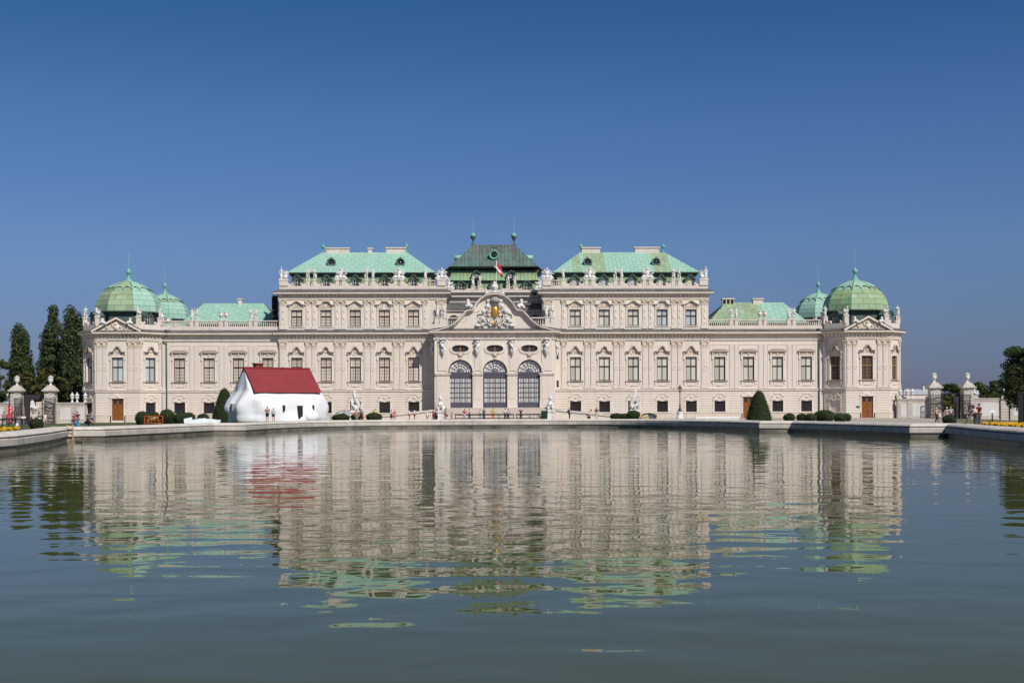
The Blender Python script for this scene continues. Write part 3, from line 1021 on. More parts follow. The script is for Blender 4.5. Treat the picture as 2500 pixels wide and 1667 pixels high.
BLOCK_PED = {}
for s in (-1, 1):
    M = T(0, 0.45, 0)
    a, b = (-37.4, -8.4) if s < 0 else (8.4, 37.4)
    MB().box(a, b, -.3, .3, 22.6, 23.25).build('parapet_base', PARAPET, PAL, M)
    xs = []
    for m in MX:
        for q in (-.55, .55):
            xs.append(s * m + q)
        baluster_row(PAL, s * m - .2, s * m + .2, 23.26, 24.1, M, .2)
        MB().box(s * m - .24, s * m + .24, -.2, .2, 24.1, 24.24).build('handrail', PARAPET, PAL, M)
    for x in xs:
        pedestal(M @ T(x), .6, 23.26, 24.32)
    pedestal(M @ T(s * 12.05), .7, 23.26, 24.32)
    pedestal(M @ T(s * 36.65), 1.5, 23.26, 24.32, .9)
    pedestal(M @ T(s * 9.2), 1.5, 23.26, 24.32, .9)
    baluster_row(PAL, s * 10.7 - .7, s * 10.7 + .7, 23.26, 24.1, M, .3)
    MB().box(s * 10.825 - .82, s * 10.825 + .82, -.2, .2, 24.1, 24.24).build('handrail', PARAPET, PAL, M)
    # scrolls sweeping down from the pedestals to the dormers
    def scroll():
        mb = MB().prism([(0, 23.26), (1.1, 23.26), (1.1, 23.62), (.95, 23.78), (.75, 23.72), (.62, 23.62), (.4, 23.62), (.16, 23.8), (0, 24.1)], -.16, .16)
        mb.lathe([(.22, -.2), (.22, .2)], n=10, M=T(.92, 0, 23.56) @ Matrix.Rotation(math.pi / 2, 4, 'X'))
        return mb.mesh('parapet_scroll', PARAPET)
    sm = cached(('scroll',), scroll)
    for x in sorted(s * v for v in BX):
        for k in (-1, 1):
            put(sm, 'parapet_scroll', PAL, M @ T(x + k * 1.69, 0, 0) @ Matrix.Diagonal((-k, 1, 1, 1)))

# --- copper roofs built sheet by sheet
def clip(poly, a, b, c):
    out = []
    for i in range(len(poly)):
        p, q = poly[i - 1], poly[i]
        dp, dq = a * p[0] + b * p[1] - c, a * q[0] + b * q[1] - c
        if (dp <= 0) != (dq <= 0):
            t = dp / (dp - dq)
            out.append((p[0] + (q[0] - p[0]) * t, p[1] + (q[1] - p[1]) * t))
        if dq <= 0: out.append(q)
    return out

def sheet_polys(quad, cw, rh, lean=0.0):
    """cells of a roof slope given as a convex polygon in slope coordinates (u, w), column by column, joints staggered"""
    us = [p[0] for p in quad]; ws = [p[1] for p in quad]
    cells = []
    n = int((max(us) - min(us)) / cw) + 1
    for i in range(n):
        u0 = min(us) + i * cw
        w0 = min(ws) - (rh * .5 if i % 2 else 0) - (.2 if i % 3 == 0 else 0)
        while w0 < max(ws):
            cell = [(u0, w0), (u0 + cw, w0), (u0 + cw, w0 + rh), (u0, w0 + rh)]
            k = len(quad)
            for e in range(k):
                p, q = quad[e], quad[(e + 1) % k]
                nx, nw = (q[1] - p[1]), -(q[0] - p[0])
                cell = clip(cell, nx, nw, nx * p[0] + nw * p[1])
                if len(cell) < 3: break
            if len(cell) >= 3:
                ar = abs(sum(cell[j - 1][0] * cell[j][1] - cell[j][0] * cell[j - 1][1] for j in range(len(cell)))) / 2
                if ar > .06: cells.append((i, cell))
            w0 += rh
    return cells

def plate(mb, cell, o, eu, ew, en, gap=.026, th=.024, mi=0):
    cx = sum(p[0] for p in cell) / len(cell); cw = sum(p[1] for p in cell) / len(cell)
    def sh(p):
        d = Vector((p[0] - cx, p[1] - cw)); l = d.length
        d = d * max(0.2, (l - gap) / l) if l > 0 else d
        return (cx + d.x, cw + d.y)
    q = [sh(p) for p in cell]
    lo = [o + eu * u + ew * w + en * .004 for u, w in q]
    lift = [th * (1.2 if w < cw else .8) for u, w in q]
    hi = [o + eu * u + ew * w + en * l for (u, w), l in zip(q, lift)]
    n = len(q)
    mb.add(lo + hi, [tuple(range(n, 2 * n))] + [(i, (i + 1) % n, (i + 1) % n + n, i + n) for i in range(n)], mi)

def hip_roof(x0, x1, y0, y1, ze, rx0, rx1, zr, mat_fn, cw=.72, rh=1.9, single=True, parent=None, seam=COPPER_SEAM, yr=None):
    yr = (y0 + y1) / 2 if yr is None else yr
    A, B, Cc, D = Vector((x0, y0, ze)), Vector((x1, y0, ze)), Vector((x1, y1, ze)), Vector((x0, y1, ze))
    E, F = Vector((rx0, yr, zr)), Vector((rx1, yr, zr))
    base = MB().add([A, B, Cc, D, E, F], [(0, 1, 5, 4), (1, 2, 5), (2, 3, 4, 5), (3, 0, 4), (0, 3, 2, 1)])
    roof = base.build('roof', seam, parent or PAL)
    for quad3, tagn in (([A, B, F, E], 'front'), ([D, A, E], 'side'), ([B, Cc, F], 'side'), ([Cc, D, E, F], 'back')):
        o = quad3[0]
        eu = (quad3[1] - quad3[0]).normalized()
        en = eu.cross(quad3[2] - quad3[0]).normalized()
        ew = en.cross(eu)
        q2 = [((p - o).dot(eu), (p - o).dot(ew)) for p in quad3]
        rest = {}
        for i, cell in sheet_polys(q2, cw, rh):
            m = mat_fn(i, tagn)
            if tagn == 'front' and single:
                mb = MB(); plate(mb, cell, o, eu, ew, en)
                mb.build('copper_sheet', m, roof)
            else:
                plate(rest.setdefault(m.name, (m, MB()))[1], cell, o, eu, ew, en)
        for m, mb in rest.values():
            tag(mb.build('copper_sheets', m, roof), kind='stuff')
    return roof

def right_roof_mat(i, side):
    return COPPER_W if (i in (5, 6, 8, 9, 10, 11, 12) or i in (25, 26, 27, 28)) and side == 'front' else COPPER
hip_roof(-36.3, -10.3, 1.75, 14.4, 25.75, -30.9, -15.6, 30.0, lambda i, sd: COPPER)
hip_roof(10.3, 36.3, 1.75, 14.4, 25.75, 15.6, 30.9, 30.0, right_roof_mat)
for s in (-1, 1):
    a, b = sorted((s * 36.3, s * 10.3))
    MB().box(a + .04, b - .04, 1.8, 14.3, 25.62, 25.745).build('eaves', COPPER_OLD_SHADE, PAL)
    MB().box(a + .5, b - .5, 2.3, 13.8, 25.2, 25.62).build('shade_toned_soffit', COPPER_OLD_SHADE, PAL)  # soffit block, the shadow gap below the eaves put into its colour
    # steep lower slope behind the dormers, in upright sheets
    lo = MB().box(a + .75, b - .75, 2.55, 13.5, 22.5, 25.2).build('mansard', COPPER_SEAM, PAL)
    n = int((b - a - 1.6) / .9)
    mb = MB()
    for k in range(n):
        u = a + .8 + (b - a - 1.6) * k / n
        mb.box(u + .02, u + (b - a - 1.6) / n - .02, 2.47, 2.55, 22.6, 25.18)
    tag(mb.build('copper_sheets', COPPER_M, lo), kind='stuff')

def finial(M, r, h, parent=None, mat=None, spike=0.5):
    mb = MB().lathe([(r * .5, 0), (r * .3, .05 * h), (r * .22, .30 * h), (r * .45, .45 * h), (r * .9, .55 * h), (r, .62 * h), (r * .5, .70 * h), (r * .25, .78 * h), (r * .3, .84 * h), (.02, h)], n=10)
    return mb.build('finial', mat or COPPER_T, parent or PAL, M)
for s in (-1, 1):
    finial(T(s * 30.7, 8.07, 29.95), .42, 1.75)
    finial(T(s * 15.75, 8.07, 29.95), .42, 1.9)
    # round skylights with wreath frames
    for x in (28.8, 16.6):
        o = MB().lathe([(.78, -.6), (.78, .16), (.66, .24), (.52, .18), (.50, -.5)], n=14, M=Matrix.Rotation(math.pi / 2, 4, 'X'))
        for k in range(10):
            aa = 2 * math.pi * k / 10
            o.ell((.70 * math.cos(aa), -.2, .70 * math.sin(aa)), .16, 5, 4)
        o.prism([(-.95, -.75), (.95, -.75), (.7, -.3), (-.7, -.3)], -.1, .3).prism([(-.4, .6), (.4, .6), (0, 1.0)], -.15, .2)
        q = o.build('round_dormer', COPPER_D, PAL, T(s * x, 4.0, 27.75))
        MB().lathe([(.51, 0), (.51, .05)], n=14, M=Matrix.Rotation(math.pi / 2, 4, 'X')).build('pane', PANE_DARK, q)

def chimney(x0, x1, y, z0, z1, slots=0):
    mb = MB().box(x0, x1, y - .55, y + .55, z0, z1 - .2)
    mb.box(x0 - .15, x1 + .15, y - .7, y + .7, z1 - .2, z1)
    o = mb.build('chimney', PARAPET, PAL)
    for k in range(slots):
        x = x0 + (x1 - x0) * (k + .5) / slots
        MB().box(x - .25, x + .25, y - .6, y - .54, z1 - 1.0, z1 - .3).build('flue_opening', DARK, o)
chimney(-30.2, -26.0, 8.4, 29.3, 30.85)
chimney(-22.6, -21.9, 8.4, 29.3, 30.8)
chimney(-19.4, -15.9, 8.4, 29.3, 30.9)
chimney(15.9, 19.2, 8.4, 29.3, 30.9)
chimney(25.5, 29.9, 8.4, 29.3, 30.95)

# --- dormers in the lower roof
def dormer(M, wide=1.75, h=2.35, pane=PANE_DARK):
    w = wide / 2
    mb = MB()
    for s in (-1, 1):
        mb.box(s * (w - .22) - .2, s * (w - .22) + .2, -.28, 1.6, 0, h * .66)
    mb.box(-w + .42, w - .42, -.2, 0, 0, .12)
    pts = [(-w - .12, h * .66), (-w * .7, h * .74), (-w * .38, h * .93), (0, h), (w * .38, h * .93), (w * .7, h * .74), (w + .12, h * .66)]
    mb.ribbon(pts, .16, -.5, 1.6)
    mb.prism([(-w + .02, h * .60), (w - .02, h * .60), (w - .05, h * .68), (w * .4, h * .85), (0, h * .92), (-w * .4, h * .85), (-w + .05, h * .68)], -.24, 0)
    mb.ell((0, -.3, h * .78), (.13, .08, .15), 6, 4)
    for s in (-1, 1):
        mb.ell((s * (w + .02), -.2, h * .4), (.12, .14, .3), 6, 4)
    o = mb.build('dormer', COPPER_OLD_SHADE, PAL, M)
    f = MB()
    x0 = w - .42
    f.box(-x0, -x0 + .07, -.1, -.04, .12, h * .6).box(x0 - .07, x0, -.1, -.04, .12, h * .6).box(-.035, .035, -.11, -.04, .12, h * .6)
    f.box(-x0 + .07, -.035, -.1, -.04, h * .36, h * .36 + .05).box(.035, x0 - .07, -.1, -.04, h * .36, h * .36 + .05)
    f.build('window_frame', PARAPET, o)
    for s in (-1, 1):
        MB().box(min(s * .035, s * x0), max(s * .035, s * x0), -.05, -.03, .12, h * .6).build('pane', pane, o)
    return o
for s in (-1, 1):
    for i, x in enumerate(BX):
        dormer(T(s * x, 1.1, 22.95), pane=PANE_DARK if s < 0 else (PANE_SKY if i < 3 else PANE_LINED))

# --- middle block roof: dark hipped top, mansard below
def octo_roof(parent):
    z0, z1 = 27.2, 31.85
    e = [(-8.9, 9.0), (-7.9, 6.75), (7.9, 6.75), (8.9, 9.0), (8.9, 22), (-8.9, 22)]
    zz = [26.75, 27.3, 27.3, 26.75, 27.0, 27.0]
    r = [(-3.7, 12.0), (3.7, 12.0), (3.7, 17), (-3.7, 17)]
    V = [Vector((x, y, z)) for (x, y), z in zip(e, zz)] + [Vector((x, y, z1)) for x, y in r]
    base = MB().add(V, [(1, 2, 7, 6), (0, 1, 6), (2, 3, 7), (3, 4, 8, 7), (4, 5, 9, 8), (5, 0, 6, 9), (6, 7, 8, 9), (5, 4, 3, 2, 1, 0)])
    roof = base.build('roof', COPPER_OLD_SHADE, parent)
    rest = MB()
    for idx in ([1, 2, 7, 6], [0, 1, 6], [2, 3, 7], [3, 4, 8, 7], [5, 0, 6, 9]):
        q3 = [V[i] for i in idx]
        eu = (q3[1] - q3[0]).normalized(); en = eu.cross(q3[2] - q3[0]).normalized(); ew = en.cross(eu)
        q2 = [((p - q3[0]).dot(eu), (p - q3[0]).dot(ew)) for p in q3]
        top = max(p[1] for p in q2)
        for i, cell in sheet_polys(q2, .66, 4.4 if len(idx) == 4 else 3):
            if idx[0] == 1 and len(idx) == 4:
                cw = sum(p[1] for p in cell) / len(cell) / top
                mb = MB(); plate(mb, cell, q3[0], eu, ew, en, .035, .05); mb.build('copper_sheet', COPPER_BROWN if cw > .62 or (i % 5 == 2 and cw > .35) else COPPER_D, roof)
            else:
                plate(rest, cell, q3[0], eu, ew, en, .035, .05)
        if idx[0] == 1:
            ribs = MB()
            for k in range(1, int(q2[1][0] / .66) + 1):
                u = .66 * k
                t = top
                if u < q2[3][0]: t = top * u / q2[3][0]
                if u > q2[2][0]: t = top * (q2[1][0] - u) / (q2[1][0] - q2[2][0])
                ribs.tube([q3[0] + eu * u + en * .06 + ew * .02, q3[0] + eu * u + en * .06 + ew * (t - .02)], .04, 4)
            tag(ribs.build('seams', COPPER_OLD_SHADE, roof), kind='stuff')
    tag(rest.build('copper_sheets', COPPER_D, roof), kind='stuff')
    MB().box(-8.1, 8.1, 7.6, 21.5, 26.45, 26.74).build('shade_toned_soffit', COPPER_OLD_SHADE, parent)  # soffit block with the shade of the eaves put into its colour
    # curved mansard
    prof = [(-7.55, 26.5), (-7.6, 25.9), (-7.75, 25.3), (-8.05, 24.95)]
    def ring(off, m, name, gap=None):
        mb = MB()
        path = [(-8.3 + .8, 21), (-8.3 + .8, 8.2 - .3), (8.3 - .8, 8.2 - .3), (8.3 - .8, 21)]
        mb.sweep(path, [(.75, 24.9), (.70, 25.0), (.42, 25.3), (.25, 25.8), (.2, 26.5)], caps=False, smooth=False)
        return mb.build(name, m, parent)
    ms = ring(0, COPPER_M, 'mansard')
    seam = MB()
    n = 22
    for k in range(n + 1):
        x = -7.5 + 15 * k / n
        p = [(x, 7.9 - d, z) for d, z in ((.74, 24.92), (.44, 25.3), (.27, 25.8), (.22, 26.5))]
        seam.tube(p, .03, 4)
    tag(seam.build('seams', COPPER_OLD_SHADE, ms), kind='stuff')
    MB().box(-8.2, 8.2, 7.35, 21, 24.66, 24.9).build('shade_toned_soffit', COPPER_OLD_SHADE, parent)  # lower soffit block, eaves shade put into the dark copper
    low = MB().box(-7.7, 7.7, 7.75, 21, 22.4, 24.6).build('mansard', COPPER_SEAM, parent)
    mb = MB()
    for k in range(18):
        u = -7.7 + 15.4 * k / 18
        mb.box(u + .02, u + 15.4 / 18 - .02, 7.68, 7.75, 22.5, 24.58)
    tag(mb.build('copper_sheets', COPPER_M, low), kind='stuff')
    for s in (-1, 1):
        dormer(T(s * 5.9, 6.9, 22.75), 1.85, 2.1)
        dormer(T(s * 3.15, 6.95, 25.15), 1.35, 1.5)
        M = T(s * 3.75, 12.4, 31.8)
        f = MB().box(-.38, .38, -.38, .38, 0, .3, 1)
        f.lathe([(.28, .3), (.15, .42), (.13, .75), (.2, .95), (.36, 1.2), (.50, 1.5), (.53, 1.68)], n=10, mi=1)
        f.lathe([(.58, 1.68), (.58, 1.76), (.40, 2.0), (.17, 2.22), (.10, 2.4), (.05, 2.55), (.08, 2.65), (.03, 2.8), (.02, 5.1), (.0, 5.1)], n=10, mi=0)
        f.build('finial', [COPPER_T, COPPER_OLD_SHADE], parent, M)
    dormer(T(0, 6.9, 22.75), 1.85, 2.1)
    o = MB().lathe([(.85, -.6), (.85, .16), (.7, .24), (.56, .18), (.54, -.5)], n=16, M=Matrix.Rotation(math.pi / 2, 4, 'X'))
    for k in range(12):
        aa = 2 * math.pi * k / 12
        o.ell((.78 * math.cos(aa), -.2, .78 * math.sin(aa)), .17, 5, 4)
    q = o.build('round_dormer', COPPER_T, parent, T(0, 8.3, 29.6))
    MB().lathe([(.55, 0), (.55, .05)], n=14, M=Matrix.Rotation(math.pi / 2, 4, 'X')).build('pane', PANE_DARK, q)
    MB().box(-.4, .4, -.2, .2, 0, .5).build('roof_hatch', COPPER_D, parent, T(.2, 11.2, 31.2))
    # parapet of the middle block
    M = T(0, 6.55, 0)
    MB().box(-8.38, 8.38, -.25, .25, 22.6, 23.1).build('parapet_base', PARAPET, parent, M)
    for s in (-1, 1):
        for q in (-.6, .6):
            pedestal(M @ T(s * 3.15 + q), .62, 23.11, 23.75)
        baluster_row(parent, s * 3.15 - .25, s * 3.15 + .25, 23.11, 23.52, M, .25)
        MB().box(s * 3.15 - .28, s * 3.15 + .28, -.2, .2, 23.52, 23.66).build('handrail', PARAPET, parent, M)
        for k in (-1, 1):
            put(_cache[('scroll',)], 'parapet_scroll', parent, M @ T(s * 3.15 + k * .95, 0, -.35) @ Matrix.Diagonal((k * .8, 1, 1, 1)))
    # small barrel dormers seen past the hips
    for s in (-1, 1):
        MB().lathe([(.5, -.9), (.5, .9)], n=10, M=T(s * 6.4, 14.5, 29.75) @ Matrix.Rotation(math.pi / 2, 4, 'Y')).build('round_dormer', COPPER, parent)
octo_roof(PAL)

# --- wing roofs
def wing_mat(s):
    return (lambda i, sd: COPPER_OLD_SHADE if (sd == 'side') else (COPPER if s < 0 or i > 9 else COPPER_W))
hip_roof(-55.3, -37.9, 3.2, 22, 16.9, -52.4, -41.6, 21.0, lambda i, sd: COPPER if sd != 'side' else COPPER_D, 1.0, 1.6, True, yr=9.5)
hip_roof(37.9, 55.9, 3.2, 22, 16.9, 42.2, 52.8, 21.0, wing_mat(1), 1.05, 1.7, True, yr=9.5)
chimney(-46.2, -45.5, 9.6, 20.6, 21.85)
chimney(41.6, 43.7, 9.6, 19.8, 21.75, 3)
chimney(47.2, 49.0, 9.6, 20.6, 21.75)

# --- domes
def dome(cx, cy, rad, z0, z1, single, mats, tilt=0.0):
    k = rad / 5.75
    H = z1 - z0
    prof = [(5.75, 0.0), (5.72, .10), (5.60, .24), (5.36, .38), (4.86, .54), (4.15, .68), (3.3, .81), (2.3, .91), (1.4, .972), (.9, 1.0)]
    prof = [(r * k, z0 + t * H) for r, t in prof]
    def pr(t):            # radius and height along the profile, t in 0..1
        L = [0]
        for a, b in zip(prof[:-1], prof[1:]):
            L.append(L[-1] + math.hypot(b[0] - a[0], b[1] - a[1]))
        d = t * L[-1]
        for i in range(len(prof) - 1):
            if d <= L[i + 1] + 1e-9:
                q = (d - L[i]) / (L[i + 1] - L[i])
                return (prof[i][0] + (prof[i + 1][0] - prof[i][0]) * q, prof[i][1] + (prof[i + 1][1] - prof[i][1]) * q)
        return prof[-1]
    A0 = R(22.5)
    mb = MB().lathe([(r - .03, z) for r, z in prof], n=8, smooth=False, ang0=A0)
    root = mb.build('dome', COPPER_SEAM, PAL, T(cx, cy, 0))
    def pt(sec, u, t, lift):
        a0 = A0 + sec * math.pi / 4
        r, z = pr(t)
        p = Vector((r * math.cos(a0), r * math.sin(a0), z)).lerp(Vector((r * math.cos(a0 + math.pi / 4), r * math.sin(a0 + math.pi / 4), z)), u)
        n = Vector((math.cos(a0 + math.pi / 8), math.sin(a0 + math.pi / 8), .5)).normalized()
        return p + n * lift
    TC = 0.56             # the scalloped upper cap starts here
    rows = 5
    rest = {}
    for sec in range(8):
        front = sec in (3, 4, 5, 6)
        for i in range(rows):
            t0, t1 = TC * 1.12 * i / rows, TC * 1.12 * (i + 1) / rows
            cuts = [0, .5, 1] if i % 2 else [0, .28, .72, 1]
            for a, b in zip(cuts[:-1], cuts[1:]):
                m = mats(sec, i)
                g = .006
                q = [pt(sec, a + g, t0 + .002, .004), pt(sec, b - g, t0 + .002, .004), pt(sec, b - g, t1 - .003, .004), pt(sec, a + g, t1 - .003, .004)]
                h = [pt(sec, a + g, t0 + .002, .03), pt(sec, b - g, t0 + .002, .03), pt(sec, b - g, t1 - .003, .02), pt(sec, a + g, t1 - .003, .02)]
                fs = [(4, 5, 6, 7), (0, 1, 5, 4), (1, 2, 6, 5), (2, 3, 7, 6), (3, 0, 4, 7)]
                if single and sec in (4, 5, 6) or (single and sec == 3 and i > 2):
                    MB().add(q + h, fs).build('copper_sheet', m, root)
                else:
                    rest.setdefault(m.name, (m, MB()))[1].add(q + h, fs)
    for m, x in rest.values():
        tag(x.build('copper_sheets', m, root), kind='stuff')
    capm = {}
    for sec in range(8):
        m = mats(sec, 9)
        x = capm.setdefault(m.name, (m, MB()))[1]
        NU, NT = 16, 6
        def low(u):       # two pointed tongues and arches across each face
            w = abs(math.sin(u * 2 * math.pi))
            return TC + .085 - .085 * (1 - w ** .7) - .03 * (1 if (u * 2) % 1 < .12 or (u * 2) % 1 > .88 else 0)
        v = []
        for j in range(NT + 1):
            for i in range(NU + 1):
                u = i / NU
                t = low(u) + (1 - low(u)) * j / NT
                v.append(pt(sec, u, min(t, 1), .20))
        for i in range(NU + 1):
            v.append(pt(sec, i / NU, low(i / NU) - .006, .0))
        f = [(j * (NU + 1) + i, j * (NU + 1) + i + 1, (j + 1) * (NU + 1) + i + 1, (j + 1) * (NU + 1) + i) for j in range(NT) for i in range(NU)]
        b = (NT + 1) * (NU + 1)
        x.add(v, f)
        x.add(v, [(b + i, b + i + 1, i + 1, i) for i in range(NU)], 1)
    for m, x in capm.values():
        x.build('dome_cap', [m, COPPER_OLD_SHADE], root)
    MB().lathe([(rad * 1.0, z0 - .30), (rad * 1.05, z0 - .16), (rad * 1.05, z0 - .04), (rad * .99, z0)], n=8, smooth=False, ang0=A0).build('eaves', COPPER_OLD_SHADE, root)
    f = MB().lathe([(.95 * k, z1 - .1), (.70 * k, z1 + .15), (.52 * k, z1 + .45), (.50 * k, z1 + .55), (.24 * k, z1 + .75), (.20 * k, z1 + 1.3), (.30 * k, z1 + 1.4), (.44 * k, z1 + 1.55), (.47 * k, z1 + 1.8), (.38 * k, z1 + 2.05),
                    (.18 * k, z1 + 2.25), (.07, z1 + 2.4), (.03, z1 + 2.55), (.02, z1 + 5.4), (0, z1 + 5.4)], n=12)
    f.build('finial', COPPER_T, root)
    MB().lathe([(rad * .94, z0 - 3.6), (rad * (.9 if single else .97), z0 - .2)], n=8, smooth=False, ang0=A0).build('drum', COPPER_OLD_SHADE if single else COPPER, root)  # front drums: shade below the eaves put into the dark copper
    return root
def mats_left(sec, i):
    return COPPER_W if sec in (4, 5) and i < 9 else (COPPER_W if i == 9 and sec == 5 else COPPER)
def mats_right(sec, i):
    return COPPER_W if i in (0, 2, 4) and sec in (5, 6) else (COPPER_M if i < 4 and sec in (4, 5, 6, 7) else COPPER)
dome(-64.6, 4.6, 5.8, 18.95, 24.4, True, mats_left)
dome(64.6, 4.6, 5.8, 18.95, 24.4, True, mats_right)
dome(-64.3, 30, 5.0, 19.5, 24.4, False, lambda sc, i: COPPER_W if i == 4 else COPPER)
dome(64.5, 30, 4.8, 19.5, 24.4, False, lambda sc, i: COPPER)

# --- pavilion parapets, pediments, dormers
for s in (-1, 1):
    p = [(-71.2, 20), (-71.2, 0), (-68.2, -3), (-60.8, -3), (-57.8, 0), (-57.8, 20)]
    if s > 0: p = [(-x, y) for x, y in reversed(p)]
    MB().sweep(p, [(-.05, 15.55), (-.05, 16.45), (-.55, 16.45), (-.55, 15.55)], caps=True).build('parapet_base', PARAPET, PAL)
    for x, y, a in ((-70.9, .4, 0), (-68.0, -2.5, 22), (-61.0, -2.5, -22), (-58.1, .4, 0)):
        pedestal(T(-s * x, y, 0, R(0)), .75, 16.46, 17.75, .75)
    for M, w, which in pavilion_faces(s):
        if which != 'front':
            dormer(M @ T(0, .9, 16.5), 1.75, 2.3)
            for k in (-1, 1):
                put(_cache[('scroll',)], 'parapet_scroll', PAL, M @ T(k * 1.75, .25, -6.8) @ Matrix.Diagonal((-k * .8, 1, 1, 1)))
        else:
            pm = MB()
            pm.ribbon([(-4.3, 15.32), (0, 17.62), (4.3, 15.32)], .34, -1.0, .3)
            ped = pm.build('pediment', TRIM, PAL, M)
            MB().add([(-4.45, -1.05, 15.36), (0, -1.05, 17.72), (4.45, -1.05, 15.36), (-4.45, .5, 15.36), (0, .5, 17.72), (4.45, .5, 15.36)], [(0, 1, 4, 3), (1, 2, 5, 4)]).build('cornice_sheet', ZINC, ped)
            MB().prism([(-3.6, 15.2), (3.6, 15.2), (0, 17.15)], -.55, .2).build('tympanum', RELIEF, ped)
            rr = random.Random(9)
            tb = MB()
            for k in range(70):
                x = rr.uniform(-3, 3); z = rr.uniform(15.3, 17.0)
                if z > 16.95 - abs(x) * .56: continue
                tb.ell((x, -.58, z), (rr.uniform(.1, .26), .2, rr.uniform(.07, .16)), 6, 4, 0, None, Matrix.Rotation(rr.uniform(-1.2, 1.2), 3, 'Y'))
            tb.ell((0, -.62, 16.45), (.28, .25, .3), 8, 6).ell((0, -.6, 15.85), (.5, .25, .5), 8, 6)
            tb.build('relief', TRIM, ped)
# rainwater pipes in the corners
for s in (-1, 1):
    pp = MB().tube([(s * 56.75, -.35, 15.2), (s * 56.75, -.3, 14.7), (s * 57.85, .06, 13.9), (s * 56.9, .08, 13.4), (s * 56.9, .08, 0)], .11, 8)
    pp.lathe([(.2, 0), (.38, .35), (.38, .55)], (s * 56.75, -.35, 15.1), 8)
    pp.build('downpipe', COPPER_OLD_SHADE, PAL)

# --- the vestibule with its three arched gates
VB = T(0, -3.8, 0)
def arc(cx, cz, r, n, a0=0.0, a1=math.pi):
    return [(cx + r * math.cos(a0 + (a1 - a0) * k / n), cz + r * math.sin(a0 + (a1 - a0) * k / n)) for k in range(n + 1)]
def oval(cx, cz, a, b, n=20):
    out = []
    for k in range(n):
        t = 2 * math.pi * k / n
        c, s_ = math.cos(t), math.sin(t)
        out.append((cx + a * math.copysign(abs(c) ** .8, c), cz + b * math.copysign(abs(s_) ** .9, s_)))
    return out
AX = (-5.93, 0.0, 5.93)
FL, SPR, AR = 1.95, 8.1, 2.07
outer = [(-10.35, FL), (10.35, FL), (10.35, 15.0), (-10.35, 15.0)]
holes = []
for x in AX:
    holes.append([(x + AR, FL + .02)] + arc(x, SPR, AR, 16) + [(x - AR, FL + .02)])
    holes.append(oval(x, 12.1, 1.42, .60))
mb = MB()
loops = [outer] + holes
flat = [p for l in loops for p in l]
tri = tessellate_polygon([[Vector((p[0], p[1], 0)) for p in l] for l in loops])
mb.add([(p[0], 0, p[1]) for p in flat], tri)
for l in holes:
    n = len(l)
    v = [(p[0], 0, p[1]) for p in l] + [(p[0], .55, p[1]) for p in l]
    mb.add(v, [(i, (i + 1) % n, (i + 1) % n + n, i + n) for i in range(n)])
mb.box(-10.35, -10.05, .01, 3.9, FL, 15.0).box(10.05, 10.35, .01, 3.9, FL, 15.0)
mb.build('wall', STUCCO, PAL, VB)
MB().box(-10.0, 10.0, .62, .9, FL, 15.0).build('dark_backing', DARK, PAL, VB)  # dark backing added behind arches and ovals against light leaks
MB().box(-10.35, 10.35, -.0, 3.9, -1.2, FL - .01).build('base_course', PLINTH, PAL, VB)
for x in (-8.0 - .9, -2.965, 2.965, 8.9):
    w = 1.72 if abs(x) < 5 else 2.5
    pier = MB()
    w2 = w / 2
    pier.box(x - w2, x + w2, -.14, 0, FL, 3.1)
    pier.box(x - w2 + .1, x + w2 - .1, -.09, 0, 3.1, 7.55)
    pier.box(x - w2 + .35, x + w2 - .35, -.13, -.091, 3.4, 7.3)
    pier.box(x - w2 + .35, x + w2 - .35, -.12, 0, 8.3, 13.6)
    o = pier.build('pier', PANEL, PAL, VB)
    MB().box(x - w2 - .06, x + w2 + .06, -.26, 0, 7.56, 7.74).box(x - w2 - .12, x + w2 + .12, -.34, 0, 7.74, 7.92).build('impost', TRIM, o)
